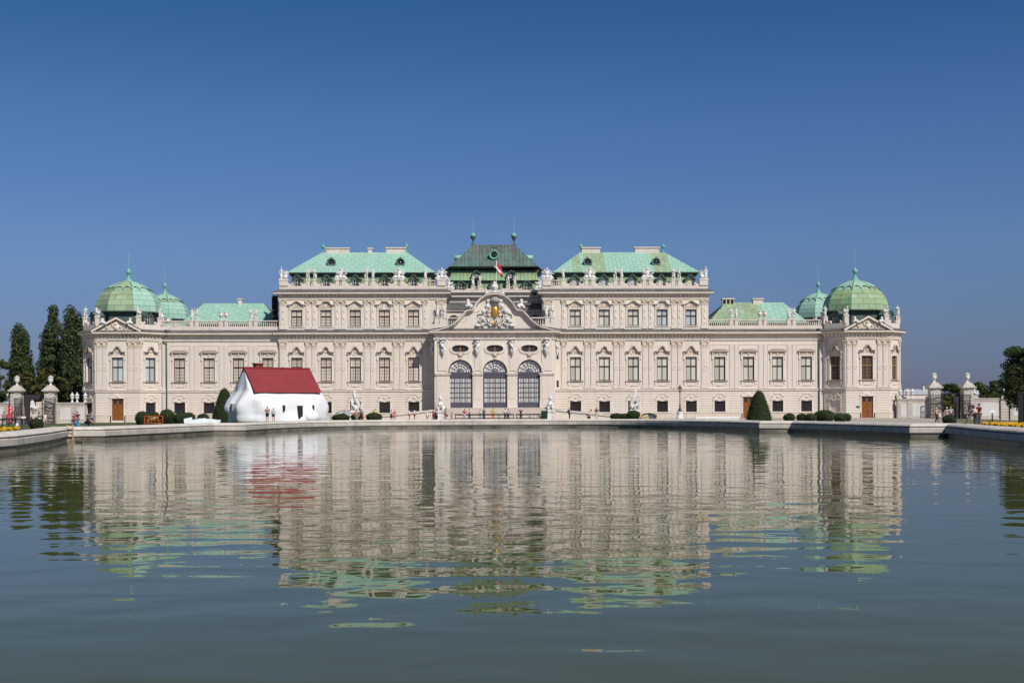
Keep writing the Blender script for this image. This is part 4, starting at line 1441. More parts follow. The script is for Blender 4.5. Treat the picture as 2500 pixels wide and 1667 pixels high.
for x in AX:
    a = MB().ribbon(list(reversed(arc(x, SPR, AR + .42, 20))), .38, -.10, 0)
    a.build('archivolt', TRIM, PAL, VB)
    ov = MB()
    l1, l2 = oval(x, 12.1, 1.85, .98, 28), oval(x, 12.1, 1.44, .62, 28)
    n = 28
    v = [(p[0], -.12, p[1]) for p in l1] + [(p[0], -.16, p[1]) for p in l2] + [(p[0], 0, p[1]) for p in l1] + [(p[0], .05, p[1]) for p in l2]
    ov.add(v, [(i, (i + 1) % n, (i + 1) % n + n, i + n) for i in range(n)] + [(i, i + 2 * n, (i + 1) % n + 2 * n, (i + 1) % n) for i in range(n)] + [(i + n, (i + 1) % n + n, (i + 1) % n + 3 * n, i + 3 * n) for i in range(n)])
    o = ov.build('window_surround', TRIM, PAL, VB)
    rr = relief_mesh('relief', .75, 0, 1.35, 26, 5, .13, lambda px, pz: px < .18 + pz * .45)
    rr.ell((0, -.1, .75), (.3, .2, .3), 8, 5)
    rr.build('relief', RELIEF, o, T(x, -.1, 10.25))
    wv = MB().box(-.09, .09, .2, .3, -.6, .6).box(-1.4, -.09, .22, .28, -.025, .025).box(.09, 1.4, .22, .28, -.025, .025)
    w = wv.build('window', FRAME_OCHRE, PAL, VB @ T(x, 0, 12.1))
    MB().prism(oval(0, 0, 1.42, .60), .30, .34).build('pane', PANE_DARK, w)
    # gate
    g = MB()
    g.box(-AR, -AR + .28, .30, .42, 0, SPR - FL - .02).box(AR - .28, AR, .30, .42, 0, SPR - FL - .02)
    g.box(-AR + .28, AR - .28, .26, .42, 0, .95)
    g.box(-AR, AR, .24, .42, SPR - FL - .45, SPR - FL - .0)
    z0, z1 = .95, SPR - FL - .45
    for k in range(1, 6):
        z = z0 + (z1 - .55 - z0) * k / 5
        g.box(-AR + .28, AR - .28, .30, .36, z - .045, z + .045)
    for k in range(1, 13):
        xx = -AR + .28 + (2 * AR - .56) * k / 13
        t = .07 if k in (3, 10) else (.055 if k in (6, 7) else .028)
        g.box(xx - t, xx + t, .29, .37, z0, z1)
    # fan light bars
    c = (0, SPR - FL)
    g.ribbon(list(reversed(arc(0, SPR - FL, AR - .0, 20))), .2, .28, .42)
    for rr_ in (.62, 1.12, 1.5):
        g.ribbon(list(reversed(arc(0, SPR - FL, rr_, 16))), .07, .30, .37)
    for k in range(1, 7):
        aa = math.pi * k / 7
        g.box(-.03, .03, .305, .365, 0.15, AR - .1, 0, T(0, 0, SPR - FL) @ Matrix.Rotation(math.pi / 2 - aa, 4, 'Y'))
    go = g.build('gate', GATEBLUE, PAL, VB @ T(x, 0, FL))
    MB().box(-AR + .28, AR - .28, .40, .42, z0, z1).build('pane', PANE_GATE, go)
    MB().prism(arc(0, SPR - FL, AR - .1, 16), .40, .42).build('fanlight_pane', PANE_GATE, go)
    MB().box(-AR + .28, AR - .28, .27, .30, z1 - .55, z1).build('valance', GATEBLUE, go)

# curved gable with the gilded crest
GH = [(11.15, 15.25), (9.58, 15.45), (8.03, 15.85), (7.0, 16.5), (6.18, 17.24), (5.56, 17.96), (5.05, 18.5), (4.74, 18.72), (3.95, 18.8), (3.7, 19.05), (3.3, 19.8), (2.57, 20.64), (1.65, 21.25), (.74, 21.5), (0, 21.56)]
line = [(-x, z) for x, z in GH] + [(x, z) for x, z in reversed(GH[:-1])]
gab = MB().prism(line + [(11.15, 15.2), (-11.15, 15.2)], -.15, .5).build('gable', STUCCO, PAL, VB)
MB().ribbon(line, .22, -.95, .5).ribbon([(x * .985, z - .23) for x, z in line], .2, -.6, 0).build('gable_moulding', TRIM, gab)
MB().ribbon([(x * 1.004, z + .06) for x, z in line], .055, -1.0, .55).build('gable_sheet', ZINC, gab)
MB().ribbon([(x * .78, (z - 15.6) * .80 + 15.9) for x, z in line[3:-3]], .09, -.24, -.15).build('gable_panel', TRIM, gab)
cr = MB()
r9 = random.Random(4)
for k in range(85):
    z = r9.uniform(15.75, 20.1)
    half = .7 + (20.2 - z) * .62 if z < 19.2 else 1.1
    x = r9.uniform(.75, half) if z > 16.6 else r9.uniform(.1, half)
    a = r9.uniform(-1.3, 1.3)
    rr = (r9.uniform(.22, .48), r9.uniform(.14, .30), r9.uniform(.06, .13))
    for s in (-1, 1):
        cr.ell((s * x, -.3, z), rr, 6, 4, 0, None, Matrix.Rotation(s * a, 3, 'Y'))
for s in (-1, 1):
    cr.ell((s * 1.25, -.42, 19.35), (.36, .3, .4), 8, 6).ell((s * 1.9, -.42, 18.5), (.4, .32, .45), 8, 6)
    cr.lathe([(.46, 0), (.46, .2), (.3, .2), (.3, .08), (.16, .1), (.1, .25)], n=12, M=T(s * .75, -.3, 16.95) @ Matrix.Rotation(math.pi / 2, 4, 'X'))
    cr.ell((s * 2.9, -.35, 16.05), (.55, .3, .28), 8, 5)
for k in range(11):
    cr.ell((-1.2 + 2.4 * k / 10, -.38, 20.25 + .12 * math.sin(math.pi * k / 10)), (.22, .25, .28), 6, 5)
crest = cr.build('crest', STATUE, gab)
sh = MB()
sh.ell((0, -.5, 18.35), (.68, .26, .98), 12, 8)
sh.build('shield', GOLD, crest)
gg = MB()
gg.ell((0, -.55, 16.45), (.2, .2, .42), 8, 6).ell((-.28, -.5, 16.2), (.2, .15, .14), 6, 4).ell((.28, -.5, 16.2), (.2, .15, .14), 6, 4)
for k in range(9):
    for s in (-1, 1):
        gg.ell((s * (1.15 + .25 * math.sin(k * .5)), -.5, 16.6 + .3 * k), (.09, .09, .15), 6, 4)
gg.build('gilded_chain', GOLD, crest)
MB().box(-4.5, 4.5, -.4, -.15, 15.2, 15.24).build('gable_ledge', ZINC, gab)
# balustrades and canopy on the vestibule roof, green copper flanks
for s in (-1, 1):
    a, b = sorted((s * 5.6, s * 8.6))
    M = VB @ T(0, 1.5, 0)
    MB().box(a, b + 0, -.2, .2, 15.3, 16.3).build('parapet_base', PARAPET, PAL, M)
    baluster_row(PAL, a + .1, b - .1, 16.3, 17.35, M, .36)
    MB().box(a, b, -.22, .22, 17.35, 17.55).build('handrail', PARAPET, PAL, M)
    pedestal(M @ T(s * 9.1), .8, 15.3, 17.6)
    pedestal(M @ T(s * 10.0), .7, 15.3, 17.6)
    MB().add([(s * 11.3, -1.0, 15.35), (s * 7.2, -1.0, 16.0), (s * 7.2, 1.2, 16.0), (s * 11.3, 1.2, 15.35)], [(0, 1, 2, 3)]).build('cornice_sheet', COPPER_T, PAL, VB)

# --- steps up to the gates, with pedestal walls
ST = thing('staircase', 'wide pale stone steps leading up to the three arched gates', 'stairs', (0, 219.5, 0))
for k in range(10):
    MB().box(-8.35, 8.35, .62 * k, .62 * (k + 1) + .1, -1, .195 * (k + 1) - .05).box(-8.35, 8.35, .62 * k - .07, .62 * (k + 1), .195 * (k + 1) - .05, .195 * (k + 1)).build('step', PARAPET, ST, T(0, .4, .0))
MB().box(-8.35, 8.35, 6.72, 8.0, -1, 1.94).build('landing', PARAPET, ST, T(0, -.29 + .0, 0))
for s in (-1, 1):
    rp = thing('ramp_wall', ('sloping stone ramp wall rising to the gates from the left' if s < 0 else 'sloping stone ramp wall rising to the gates from the right'), 'wall', (s * 14, 219.2, 0), 0, 'ramp walls beside the steps')
    inv = Matrix.Translation((-s * 14, 0, 0))
    MB().prism([(s * 9.7, -.6), (s * 19.6, -.6), (s * 19.6, .38), (s * 9.7, 1.42)], -.25, .25).build('wall', PARAPET, rp, inv)
    MB().ribbon([(s * 9.7, 1.75), (s * 19.8, .68)] if s > 0 else [(-19.8, .68), (-9.7, 1.75)], .30, -.42, .42).build('coping', COPE, rp, inv)
    MB().add([(s * 9.7, .3, 1.35), (s * 19.6, .3, .05), (s * 19.6, 6, .05), (s * 9.7, 6, 1.6)], [(0, 1, 2, 3)]).build('ramp_surface', GRAVEL, rp, inv)
# ------------------------------------------------------------------ figures: one continuous skinned surface per body
def skin(verts, edges, radii, root=0, sub=1):
    me = bpy.data.meshes.new('skin_tmp')
    me.from_pydata([tuple(v) for v in verts], edges, [])
    o = bpy.data.objects.new('skin_tmp', me)
    COL.objects.link(o)
    md = o.modifiers.new('skin', 'SKIN')
    md.use_smooth_shade = True
    for i, r in enumerate(radii):
        rr = r if isinstance(r, tuple) else (r, r)
        me.skin_vertices[0].data[i].radius = rr
        me.skin_vertices[0].data[i].use_root = (i == root)
    if sub:
        sm = o.modifiers.new('sub', 'SUBSURF'); sm.levels = sub; sm.render_levels = sub
    dg = bpy.context.evaluated_depsgraph_get()
    ev = o.evaluated_get(dg)
    m2 = ev.to_mesh()
    vs = [tuple(v.co) for v in m2.vertices]
    fs = [tuple(p.vertices) for p in m2.polygons]
    ev.to_mesh_clear()
    bpy.data.objects.remove(o)
    bpy.data.meshes.remove(me)
    return vs, fs

def pose_joints(H, pose, female=False):
    """joint positions; the figure faces -y"""
    sw, hw = (.105 if female else .122), (.052 if female else .05)
    j = dict(pelvis=(0, 0, .53), waist=(0, 0, .61), chest=(0, .005, .72), neck=(0, .005, .835), chin=(0, -.012, .875), crown=(0, -.004, .955))
    for s, k in ((-1, 'l'), (1, 'r')):
        j['sh' + k] = (s * sw, .005, .805); j['el' + k] = (s * (sw + .035), .02, .635); j['wr' + k] = (s * (sw + .03), -.03, .485)
        j['hip' + k] = (s * hw, 0, .505); j['kn' + k] = (s * (hw + .004), -.012, .275); j['an' + k] = (s * (hw + .006), .012, .04); j['to' + k] = (s * (hw + .018), -.075, .018)
    def st(**kw):
        for a, b in kw.items(): j[a] = b
    if pose == 'walk':
        st(knl=(-hw, -.085, .285), anl=(-hw, -.10, .045), tol=(-hw, -.18, .02), knr=(hw, .02, .275), anr=(hw, .14, .06), tor=(hw, .07, .016),
           ell=(-sw - .03, .05, .64), wrl=(-sw - .02, .06, .49), elr=(sw + .03, -.01, .635), wrr=(sw + .01, -.10, .50))
    elif pose == 'phone':
        st(ell=(-sw - .03, -.05, .655), wrl=(-.04, -.16, .70), elr=(sw + .03, -.05, .655), wrr=(.04, -.16, .70))
    elif pose == 'arms_up':
        st(ell=(-sw - .06, -.05, .86), wrl=(-.05, -.08, .95), elr=(sw + .06, -.05, .86), wrr=(.05, -.08, .95))
    elif pose == 'hold':
        st(ell=(-sw - .03, .02, .65), wrl=(-.03, -.12, .62), elr=(sw + .04, .02, .65), wrr=(.05, -.13, .63))
    elif pose == 'sit':
        d = -.245
        for a in list(j):
            j[a] = (j[a][0], j[a][1], j[a][2] + d)
        for s, k in ((-1, 'l'), (1, 'r')):
            st(**{'kn' + k: (s * .06, -.235, .285), 'an' + k: (s * .06, -.225, .04), 'to' + k: (s * .065, -.30, .018),
                  'el' + k: (s * (sw + .03), -.03, .41), 'wr' + k: (s * .05, -.17, .36)})
    elif pose == 'crouch':
        for a in ('pelvis', 'waist', 'chest', 'neck', 'chin', 'crown', 'shl', 'shr'):
            x, y, z = j[a]
            j[a] = (x, y - (z - .53) * .55, .20 + (z - .53) * .85)
        for s, k in ((-1, 'l'), (1, 'r')):
            st(**{'hip' + k: (s * hw, .02, .19), 'kn' + k: (s * .09, -.20, .27), 'an' + k: (s * .07, -.05, .045), 'to' + k: (s * .075, -.13, .018),
                  'el' + k: (s * .15, -.22, .30), 'wr' + k: (s * .06, -.32, .22)})
    elif pose == 'bend':
        for a in ('waist', 'chest', 'neck', 'chin', 'crown', 'shl', 'shr'):
            x, y, z = j[a]
            t = z - .53
            j[a] = (x, y - t * .86, .53 + t * .52)
        for s, k in ((-1, 'l'), (1, 'r')):
            st(**{'el' + k: (s * .12, -.30, .55), 'wr' + k: (s * .05, -.36, .45), 'kn' + k: (s * .07, -.03, .28), 'an' + k: (s * .085, .04, .04), 'to' + k: (s * .095, -.05, .018)})
    elif pose == 'reach':
        st(ell=(-sw - .02, -.10, .74), wrl=(-sw + .02, -.25, .72), elr=(sw + .05, -.02, .65), wrr=(sw, -.13, .55))
    return {k: Vector(v) * H for k, v in j.items()}

BODY_E = [('pelvis', 'waist'), ('waist', 'chest'), ('chest', 'neck'), ('neck', 'chin'), ('chin', 'crown'),
          ('chest', 'shl'), ('shl', 'ell'), ('ell', 'wrl'), ('chest', 'shr'), ('shr', 'elr'), ('elr', 'wrr'),
          ('pelvis', 'hipl'), ('hipl', 'knl'), ('knl', 'anl'), ('anl', 'tol'), ('pelvis', 'hipr'), ('hipr', 'knr'), ('knr', 'anr'), ('anr', 'tor')]
BODY_R = dict(pelvis=(.078, .062), waist=(.066, .052), chest=(.082, .058), neck=.030, chin=.043, crown=.046, sh=.038, el=.027, wr=.018, hip=.058, kn=.037, an=.023, to=.022)
def rad(k, H, g=1.0):
    r = BODY_R.get(k, BODY_R.get(k[:2], BODY_R.get(k[:3], .03)))
    return tuple(c * H * g for c in r) if isinstance(r, tuple) else (r * H * g, r * H * g)
def chain(J, names_edges, H, g=1.0, root='pelvis', over=None, sub=1):
    names = []
    for a, b in names_edges:
        for n in (a, b):
            if n not in names: names.append(n)
    over = over or {}
    return skin([J[n] for n in names], [(names.index(a), names.index(b)) for a, b in names_edges],
                [tuple(c * H for c in over[n]) if n in over else rad(n, H, g) for n in names], names.index(root), sub)

def hand(mb, wr, el, H, mi=0):
    d = (wr - el).normalized()
    side = d.cross(Vector((0, 1, 0)))
    side = side.normalized() if side.length > .1 else Vector((1, 0, 0))
    up = side.cross(d)
    c = wr + d * .028 * H
    rot = Matrix((side, d, up)).transposed()
    mb.ell(c, (.022 * H, .034 * H, .011 * H), 6, 5, mi, None, rot)
    for k in range(4):
        b = wr + d * .055 * H + side * (k - 1.5) * .0105 * H
        L = (.040, .046, .043, .034)[k] * H
        mb.tube([b - d * .012 * H, b + d * L * .5 + up * .004 * H, b + d * L * .85 - up * .010 * H], [.006 * H, .0055 * H, .004 * H], 4, mi)
    b = wr + d * .02 * H - side * .018 * H
    mb.tube([b, b - side * .018 * H + d * .018 * H, b - side * .022 * H + d * .042 * H], [.007 * H, .0065 * H, .005 * H], 4, mi)

_cloth = {}
def cloth(col, rough=0.85):
    key = tuple(round(c, 3) for c in col)
    if key not in _cloth:
        _cloth[key] = material('cloth', col, rough, 0.18, 9.0)
    return _cloth[key]
SKINM = material('skin', (0.50, 0.29, 0.20), 0.6, 0.1, 6)
EYE = material('eye', (0.03, 0.02, 0.02), 0.3)
LIP = material('lips', (0.38, 0.14, 0.12), 0.5)

def person(u, y, label, H=1.72, face=0.0, pose='stand', top=(.6, .6, .6), legs=(.05, .06, .1), kind='trousers', hair=(.03, .02, .015), hat=None, long_hair=False,
           female=False, sleeves=True, extra=None, z=None, x=None, shoes=(.05, .04, .04), lying=False):
    x = at(u, y) if x is None else x
    z = ground_z(x, y) if z is None else z
    root = thing('person', label, 'person', (x, y, z), R(face))
    J = pose_joints(H, pose, female)
    v, f = chain(J, BODY_E, H)
    mb = MB().add(v, f, 0, True)
    for k in 'lr':
        hand(mb, J['wr' + k], J['el' + k], H)
    up = (J['crown'] - J['chin']).normalized()
    fw = Vector((0, -1, 0)); fw = (fw - up * fw.dot(up)).normalized()
    sd = up.cross(fw)
    hc = J['chin'].lerp(J['crown'], .5)
    mb.ell(hc + fw * .052 * H - up * .008 * H, (.010 * H, .012 * H, .016 * H), 5, 4)          # nose
    for s in (-1, 1):
        mb.ell(hc + sd * s * .047 * H, (.008 * H, .014 * H, .018 * H), 5, 4)                     # ears
        mb.ell(hc + fw * .044 * H + sd * s * .017 * H + up * .008 * H, .006 * H, 5, 4, 1)        # eyes
    mb.ell(hc + fw * .045 * H - up * .03 * H, (.014 * H, .006 * H, .005 * H), 5, 4, 2)
    mb.build('body', [SKINM, EYE, LIP], root)
    # shirt or dress top
    ed = [('waist', 'chest'), ('chest', 'neck2'), ('chest', 'shl'), ('chest', 'shr'), ('waist', 'low')]
    J['neck2'] = J['chest'].lerp(J['neck'], .55)
    J['low'] = J['pelvis'].lerp(J['waist'], .05)
    ov = {'waist': (.078, .064), 'chest': (.090, .068), 'neck2': (.060, .045), 'low': (.088, .072), 'shl': (.047, .047), 'shr': (.047, .047)}
    if sleeves:
        for k in 'lr':
            J['sl' + k] = J['sh' + k].lerp(J['el' + k], .95 if sleeves == 'long' else .6)
            ed.append(('sh' + k, 'sl' + k)); ov['sl' + k] = (.038, .038)
            if sleeves == 'long':
                J['cu' + k] = J['el' + k].lerp(J['wr' + k], .9); ed.append(('sl' + k, 'cu' + k)); ov['cu' + k] = (.028, .028)
    v, f = chain(J, ed, H, 1.0, 'chest', ov)
    MB().add(v, f, 0, True).build('shirt' if kind != 'dress' else 'dress', cloth(top), root)
    if kind in ('trousers', 'shorts'):
        J['hipc'] = J['pelvis'] + Vector((0, 0, .02 * H))
        ed, ov = [], {'hipc': (.090, .074)}
        for k in 'lr':
            J['lo' + k] = J['kn' + k].lerp(J['an' + k], .92) if kind == 'trousers' else J['hip' + k].lerp(J['kn' + k], .85)
            ov['hip' + k] = (.070, .070); ov['lo' + k] = (.036, .036) if kind == 'trousers' else (.058, .058)
            ed.append(('hipc', 'hip' + k))
            if kind == 'trousers':
                ov['kn' + k] = (.048, .048)
                ed += [('hip' + k, 'kn' + k), ('kn' + k, 'lo' + k)]
            else:
                ed.append(('hip' + k, 'lo' + k))
        v, f = chain(J, ed, H, 1.0, 'hipc', ov)
        MB().add(v, f, 0, True).build(kind, cloth(legs), root)
    else:
        p = J['pelvis']
        b = .52 if kind == 'skirt' else .44
        MB().lathe([(.070 * H, .10 * H), (.092 * H, 0), (.105 * H, -.12 * H), (.125 * H, -b * .62 * H + .06 * H), (.11 * H, -b * .62 * H + .06 * H)], p, 12, 0, True,
                   ).build('skirt', cloth(legs), root)
    for k in 'lr':
        a, t = J['an' + k], J['to' + k]
        c = a.lerp(t, .5)
        d = (t - a); d.z = 0
        ang = math.atan2(d.x, -d.y) if d.length else 0
        MB().ell((c.x, c.y, max(.028 * H, c.z)), (.030 * H, .072 * H, .028 * H), 8, 5, 0, None, Matrix.Rotation(ang, 3, 'Z')).build('shoe', cloth(shoes), root)
    if hair is not None:
        hb = MB().ell(hc - fw * .010 * H + up * .016 * H, (.053 * H, .054 * H, .052 * H), 10, 7)
        if long_hair:
            hb.ell(hc - fw * .035 * H - up * .05 * H, (.045 * H, .028 * H, .075 * H), 8, 6)
        hb.build('hair', cloth(hair), root)
    if hat is not None:
        style, col = hat
        if style == 'brim':
            MB().lathe([(.10 * H, .0), (.10 * H, .008 * H), (.058 * H, .014 * H), (.052 * H, .055 * H), (.02 * H, .065 * H)], hc + up * .022 * H, 12).build('hat', cloth(col), root)
        else:
            MB().ell(hc + up * .026 * H, (.056 * H, .058 * H, .044 * H), 10, 6).ell(hc + up * .022 * H + fw * .062 * H, (.040 * H, .04 * H, .008 * H), 8, 4).build('cap', cloth(col), root)
    if extra:
        extra(root, J, H)
    return root

def bag(col, side=1, size=.16, cat='bag'):
    def fn(root, J, H):
        w = J['wr' + ('r' if side > 0 else 'l')]
        mb = MB().ell((w.x + side * .05, w.y + .02, w.z - size * 1.05), (size * .55, size, size), 10, 8)
        mb.tube([(w.x + side * .05, w.y - .04, w.z - size * .4), (w.x + side * .03, w.y, w.z), (w.x + side * .05, w.y + .08, w.z - size * .4)], .012, 5)
        mb.build('handbag', cloth(col), root)
    return fn
def backpack(col):
    def fn(root, J, H):
        c = J['chest']
        MB().ell((c.x, c.y + .20, c.z - .02), (.17, .12, .25), 10, 8).ell((c.x, c.y + .29, c.z - .1), (.12, .06, .13), 8, 6).build('backpack', cloth(col), root)
    return fn
def shawl(col):
    def fn(root, J, H):
        c = J['waist']
        MB().lathe([(.17, .10), (.20, -.02), (.21, -.16), (.15, -.2)], c, 12).build('tied_shawl', cloth(col), root)
    return fn

# ------------------------------------------------------------------ stone statues and urns (meshes shared; each one a thing)
def fig_mesh(kind, seed=0):
    r = random.Random(seed * 7 + 3)
    H = 2.0
    mb = MB()
    if kind in ('standing', 'raised', 'draped'):
        J = pose_joints(H, 'stand')
        lean = r.uniform(-.03, .03) * H
        for a in ('waist', 'chest', 'neck', 'chin', 'crown', 'shl', 'shr'):
            J[a] = J[a] + Vector((lean * (J[a].z / H - .5) * 2, 0, 0))
        J['knl'] += Vector((-.02, -.07, .0)); J['anl'] += Vector((-.03, .06, .0))
        J['elr'] = J['shr'] + Vector((.14, -.05, -.24)); J['wrr'] = J['elr'] + Vector((-.12, -.18, .10))
        if kind == 'raised':
            J['ell'] = J['shl'] + Vector((-.20, -.04, .18)); J['wrl'] = J['ell'] + Vector((-.06, -.06, .27))
        v, f = chain(J, BODY_E, H, 1.18)
        mb.add(v, f, 0, True)
        mb.ell(J['crown'] + Vector((0, .02, .0)), (.10, .11, .10), 8, 6)
        if kind == 'draped':
            mb.lathe([(.27, 0), (.25, .3), (.23, .62), (.20, .98), (.17, 1.15)], (0, .02, .05), 10)
            for k in range(5):
                a = r.uniform(-1.2, 1.2)
                mb.tube([(.2 * math.sin(a), -.2 * math.cos(a), .1), (.2 * math.sin(a * .8), -.22, .6), (.1 * math.sin(a), -.17, 1.1)], .04, 5)
        else:
            mb.tube([(.20, -.05, 1.45), (-.05, -.18, 1.2), (-.25, -.05, 1.0), (-.28, .05, .4), (-.24, .05, .1)], [.09, .10, .13, .12, .08], 7)
            mb.tube([(-.1, -.12, 1.08), (.12, -.15, .98), (.22, 0, .9)], .10, 7)
            mb.ell((.16, .12, .28), (.12, .12, .3), 7, 6)
        mb.box(-.30, .30, -.26, .26, -.02, .10)
    elif kind in ('trophy', 'crest_trophy'):
        mb.ell((0, 0, 1.0), (.36, .25, .5), 10, 8)
        mb.ell((0, -.05, 1.62), (.19, .2, .24), 8, 6).ell((0, .0, 1.86), (.07, .22, .13), 6, 5)
        for k in range(22):
            a = math.pi * (.06 + .88 * r.random())
            L = r.uniform(.75, 1.2)
            y = r.uniform(-.15, .2)
            p0 = Vector((.2 * math.cos(a), y, .75))
            p1 = Vector((L * math.cos(a), y + r.uniform(-.1, .1), .75 + L * .85 * math.sin(a)))
            mb.tube([p0, p0.lerp(p1, .6), p1], [.05, .07, .035], 5)
            if k % 2 == 0:
                mb.ell(p0.lerp(p1, .8), (.10, .05, .16), 6, 4, 0, None, Matrix.Rotation(a - math.pi / 2, 3, 'Y'))
        for s in (-1, 1):
            mb.ell((s * .55, -.15, .38), (.38, .2, .36), 9, 6).ell((s * .85, -.05, .22), (.28, .25, .22), 8, 5)
        mb.ell((0, -.2, .45), (.30, .16, .36), 9, 6)
        mb.box(-.85, .85, -.32, .32, -.02, .14)
    elif kind == 'reclining':
        J = pose_joints(H * .8, 'sit')
        v, f = chain(J, BODY_E, H * .8, 1.25)
        mb.add(v, f, 0, True, T(0, 0, .05, R(42)))
        mb.tube([(-.5, 0, .1), (-.1, -.2, .5), (.35, -.15, .45), (.8, 0, .05)], [.12, .2, .18, .1], 7)
        mb.ell((.0, .1, .3), (.5, .3, .34), 8, 6)
        mb.ell((-.05, .05, .85), (.24, .2, .36), 8, 6)
        mb.ell((.3, -.25, .35), (.3, .22, .26), 8, 6)
    elif kind == 'group':
        for s, h, dx in ((1, 1.75, -.22), (-1, 1.35, .30)):
            J = pose_joints(h, 'stand')
            J['ell'] = J['shl'] + Vector((-.16, -.1, .0)); J['wrl'] = J['ell'] + Vector((.1, -.15, .16))
            v, f = chain(J, BODY_E, h, 1.25)
            mb.add(v, f, 0, True, T(dx, 0, .05, s * .5))
        mb.ell((.05, .1, .5), (.34, .25, .5), 8, 6)
        mb.tube([(-.4, -.1, .9), (0, -.24, .75), (.4, -.1, .5)], [.08, .13, .1], 6)
        mb.box(-.5, .5, -.3, .3, -.02, .1)
    elif kind == 'corner':
        J = pose_joints(1.9, 'stand')
        v, f = chain(J, BODY_E, 1.9, 1.25)
        mb.add(v, f, 0, True, T(-.42, 0, .12))
        mb.lathe([(.28, 0), (.25, .4), (.2, .9)], (-.42, .02, .1), 9)
        mb.lathe([(.10, 0), (.14, .1), (.12, .2), (.02, .3)], (-.42, 0, 1.9), 8)
        for k in range(14):
            a = r.uniform(.2, 1.7)
            L = r.uniform(.6, 1.15)
            mb.tube([(.15, 0, .5), (.15 + L * .5 * math.cos(a), r.uniform(-.2, .2), .5 + L * .5 * math.sin(a)), (.15 + L * math.cos(a) * .9, r.uniform(-.2, .2), .5 + L * math.sin(a))], [.06, .09, .04], 5)
        mb.ell((.25, -.12, .5), (.42, .25, .42), 9, 7).ell((.45, -.1, .95), (.22, .2, .26), 8, 6)
        mb.box(-.75, .78, -.36, .36, -.02, .14)
    elif kind == 'urn':
        mb.lathe([(.26, 0), (.26, .08), (.12, .14), (.09, .26), (.16, .38), (.30, .62), (.36, .88), (.33, 1.08), (.24, 1.16), (.26, 1.24), (.34, 1.30), (.30, 1.34), (.0, 1.36)], n=12)
        for s in (-1, 1):
            mb.tube([(s * .30, 0, .75), (s * .46, 0, .95), (s * .42, 0, 1.15), (s * .26, 0, 1.2)], .05, 6)
            mb.ell((s * .2, -.22, 1.0), (.14, .1, .1), 6, 5)
        mb.ell((0, -.3, .8), (.14, .12, .16), 6, 5)
    elif kind == 'lidded_urn':
        mb.lathe([(.30, 0), (.30, .1), (.2, .16), (.12, .45), (.16, .52), (.30, .7), (.34, .95), (.26, 1.1), (.40, 1.16), (.42, 1.24), (.26, 1.36), (.16, 1.5), (.10, 1.6), (.12, 1.68), (.02, 1.8)], n=12)
    elif kind == 'vase':
        mb.lathe([(.50, 0), (.36, .18), (.26, .34), (.15, .42), (.14, .52), (.30, .66), (.52, .98), (.58, 1.35), (.50, 1.62), (.34, 1.78), (.30, 1.9), (.46, 2.0), (.40, 2.08), (.2, 2.2), (.05, 2.35), (0, 2.36)], n=14)
        for k in range(8):
            a = 2 * math.pi * k / 8
            mb.ell((.52 * math.cos(a), .52 * math.sin(a), 1.82), (.13, .13, .12), 6, 5)
            mb.ell((.4 * math.cos(a + .4), .4 * math.sin(a + .4), 2.0), (.1, .1, .13), 5, 4)
    elif kind == 'basket':
        mb.lathe([(.24, 0), (.24, .08), (.14, .16), (.28, .4), (.34, .62), (.30, .66)], n=10)
        for k in range(12):
            mb.ell((r.uniform(-.24, .24), r.uniform(-.24, .24), r.uniform(.62, .95)), r.uniform(.09, .16), 6, 5)
    return mb.mesh('statue' if 'urn' not in kind and kind not in ('vase', 'basket') else 'urn', STATUE)

def statue(kind, x, y, z, label, group=None, rz=0.0, sc=1.0, mir=False, seed=0, cat='statue', name=None, my=1.0):
    me = cached(('fig', kind, seed), lambda: fig_mesh(kind, seed))
    o = put(me, name or ('urn' if cat == 'urn' else 'statue'), None, T(x, y, z, rz, ((-sc if mir else sc), sc, sc * my)))
    return tag(o, label, cat, group)

ORD = ['first', 'second', 'third', 'fourth', 'fifth', 'sixth', 'seventh', 'eighth', 'ninth', 'tenth', 'eleventh', 'twelfth']
# raised blocks
for s in (-1, 1):
    side = 'left' if s < 0 else 'right'
    y, z = 230.45, 24.32
    where = 'on the %s block parapet' % side
    statue('corner', s * 36.65, y, z, 'white stone figure with piled trophies at the outer corner of the %s block' % side, 'corner statues of the raised blocks', mir=s > 0, sc=1.05)
    statue('trophy', s * 9.2, y, z, 'white stone trophy group at the inner corner of the %s block' % side, 'trophy groups on the parapets', mir=s > 0, seed=1, sc=1.1)
    statue('trophy', s * 8.1, 235.2, 23.0, 'lower white trophy group in the angle beside the %s block' % side, 'trophy groups on the parapets', mir=s < 0, seed=2, sc=1.0)
    fig = []
    for i, m in enumerate(MX):
        if i in (1, 3) if s > 0 else i in (0, 2):
            pass
    pairs = [3, 1] if s < 0 else [1, 3]
    for m in (0, 1, 2, 3):
        x = s * MX[m]
        is_pair = m in (1, 3)
        if is_pair:
            for q in (-.55, .55):
                fig.append((x + q, ['standing', 'raised', 'draped'][(m + (q > 0)) % 3]))
        else:
            n = 'inner' if m == 0 else 'outer'
            statue('trophy', x, y, z, 'white armour trophy, the %s of two between the dormers of the %s block' % (n, side), 'trophy groups on the parapets', mir=m == 0, seed=m, sc=1.12)
    fig.append((s * 12.05, 'draped'))
    fig.sort()
    word = {'standing': 'nude white statue', 'raised': 'white statue lifting one arm', 'draped': 'white draped statue'}
    for i, (x, k) in enumerate(fig):
        statue(k, x, y, z, '%s, %s of five from left on the %s block parapet' % (word[k], ORD[i], side), 'figures on the raised block parapets', rz=random.uniform(-.4, .4), sc=1.06, mir=random.random() < .5, seed=i % 3)
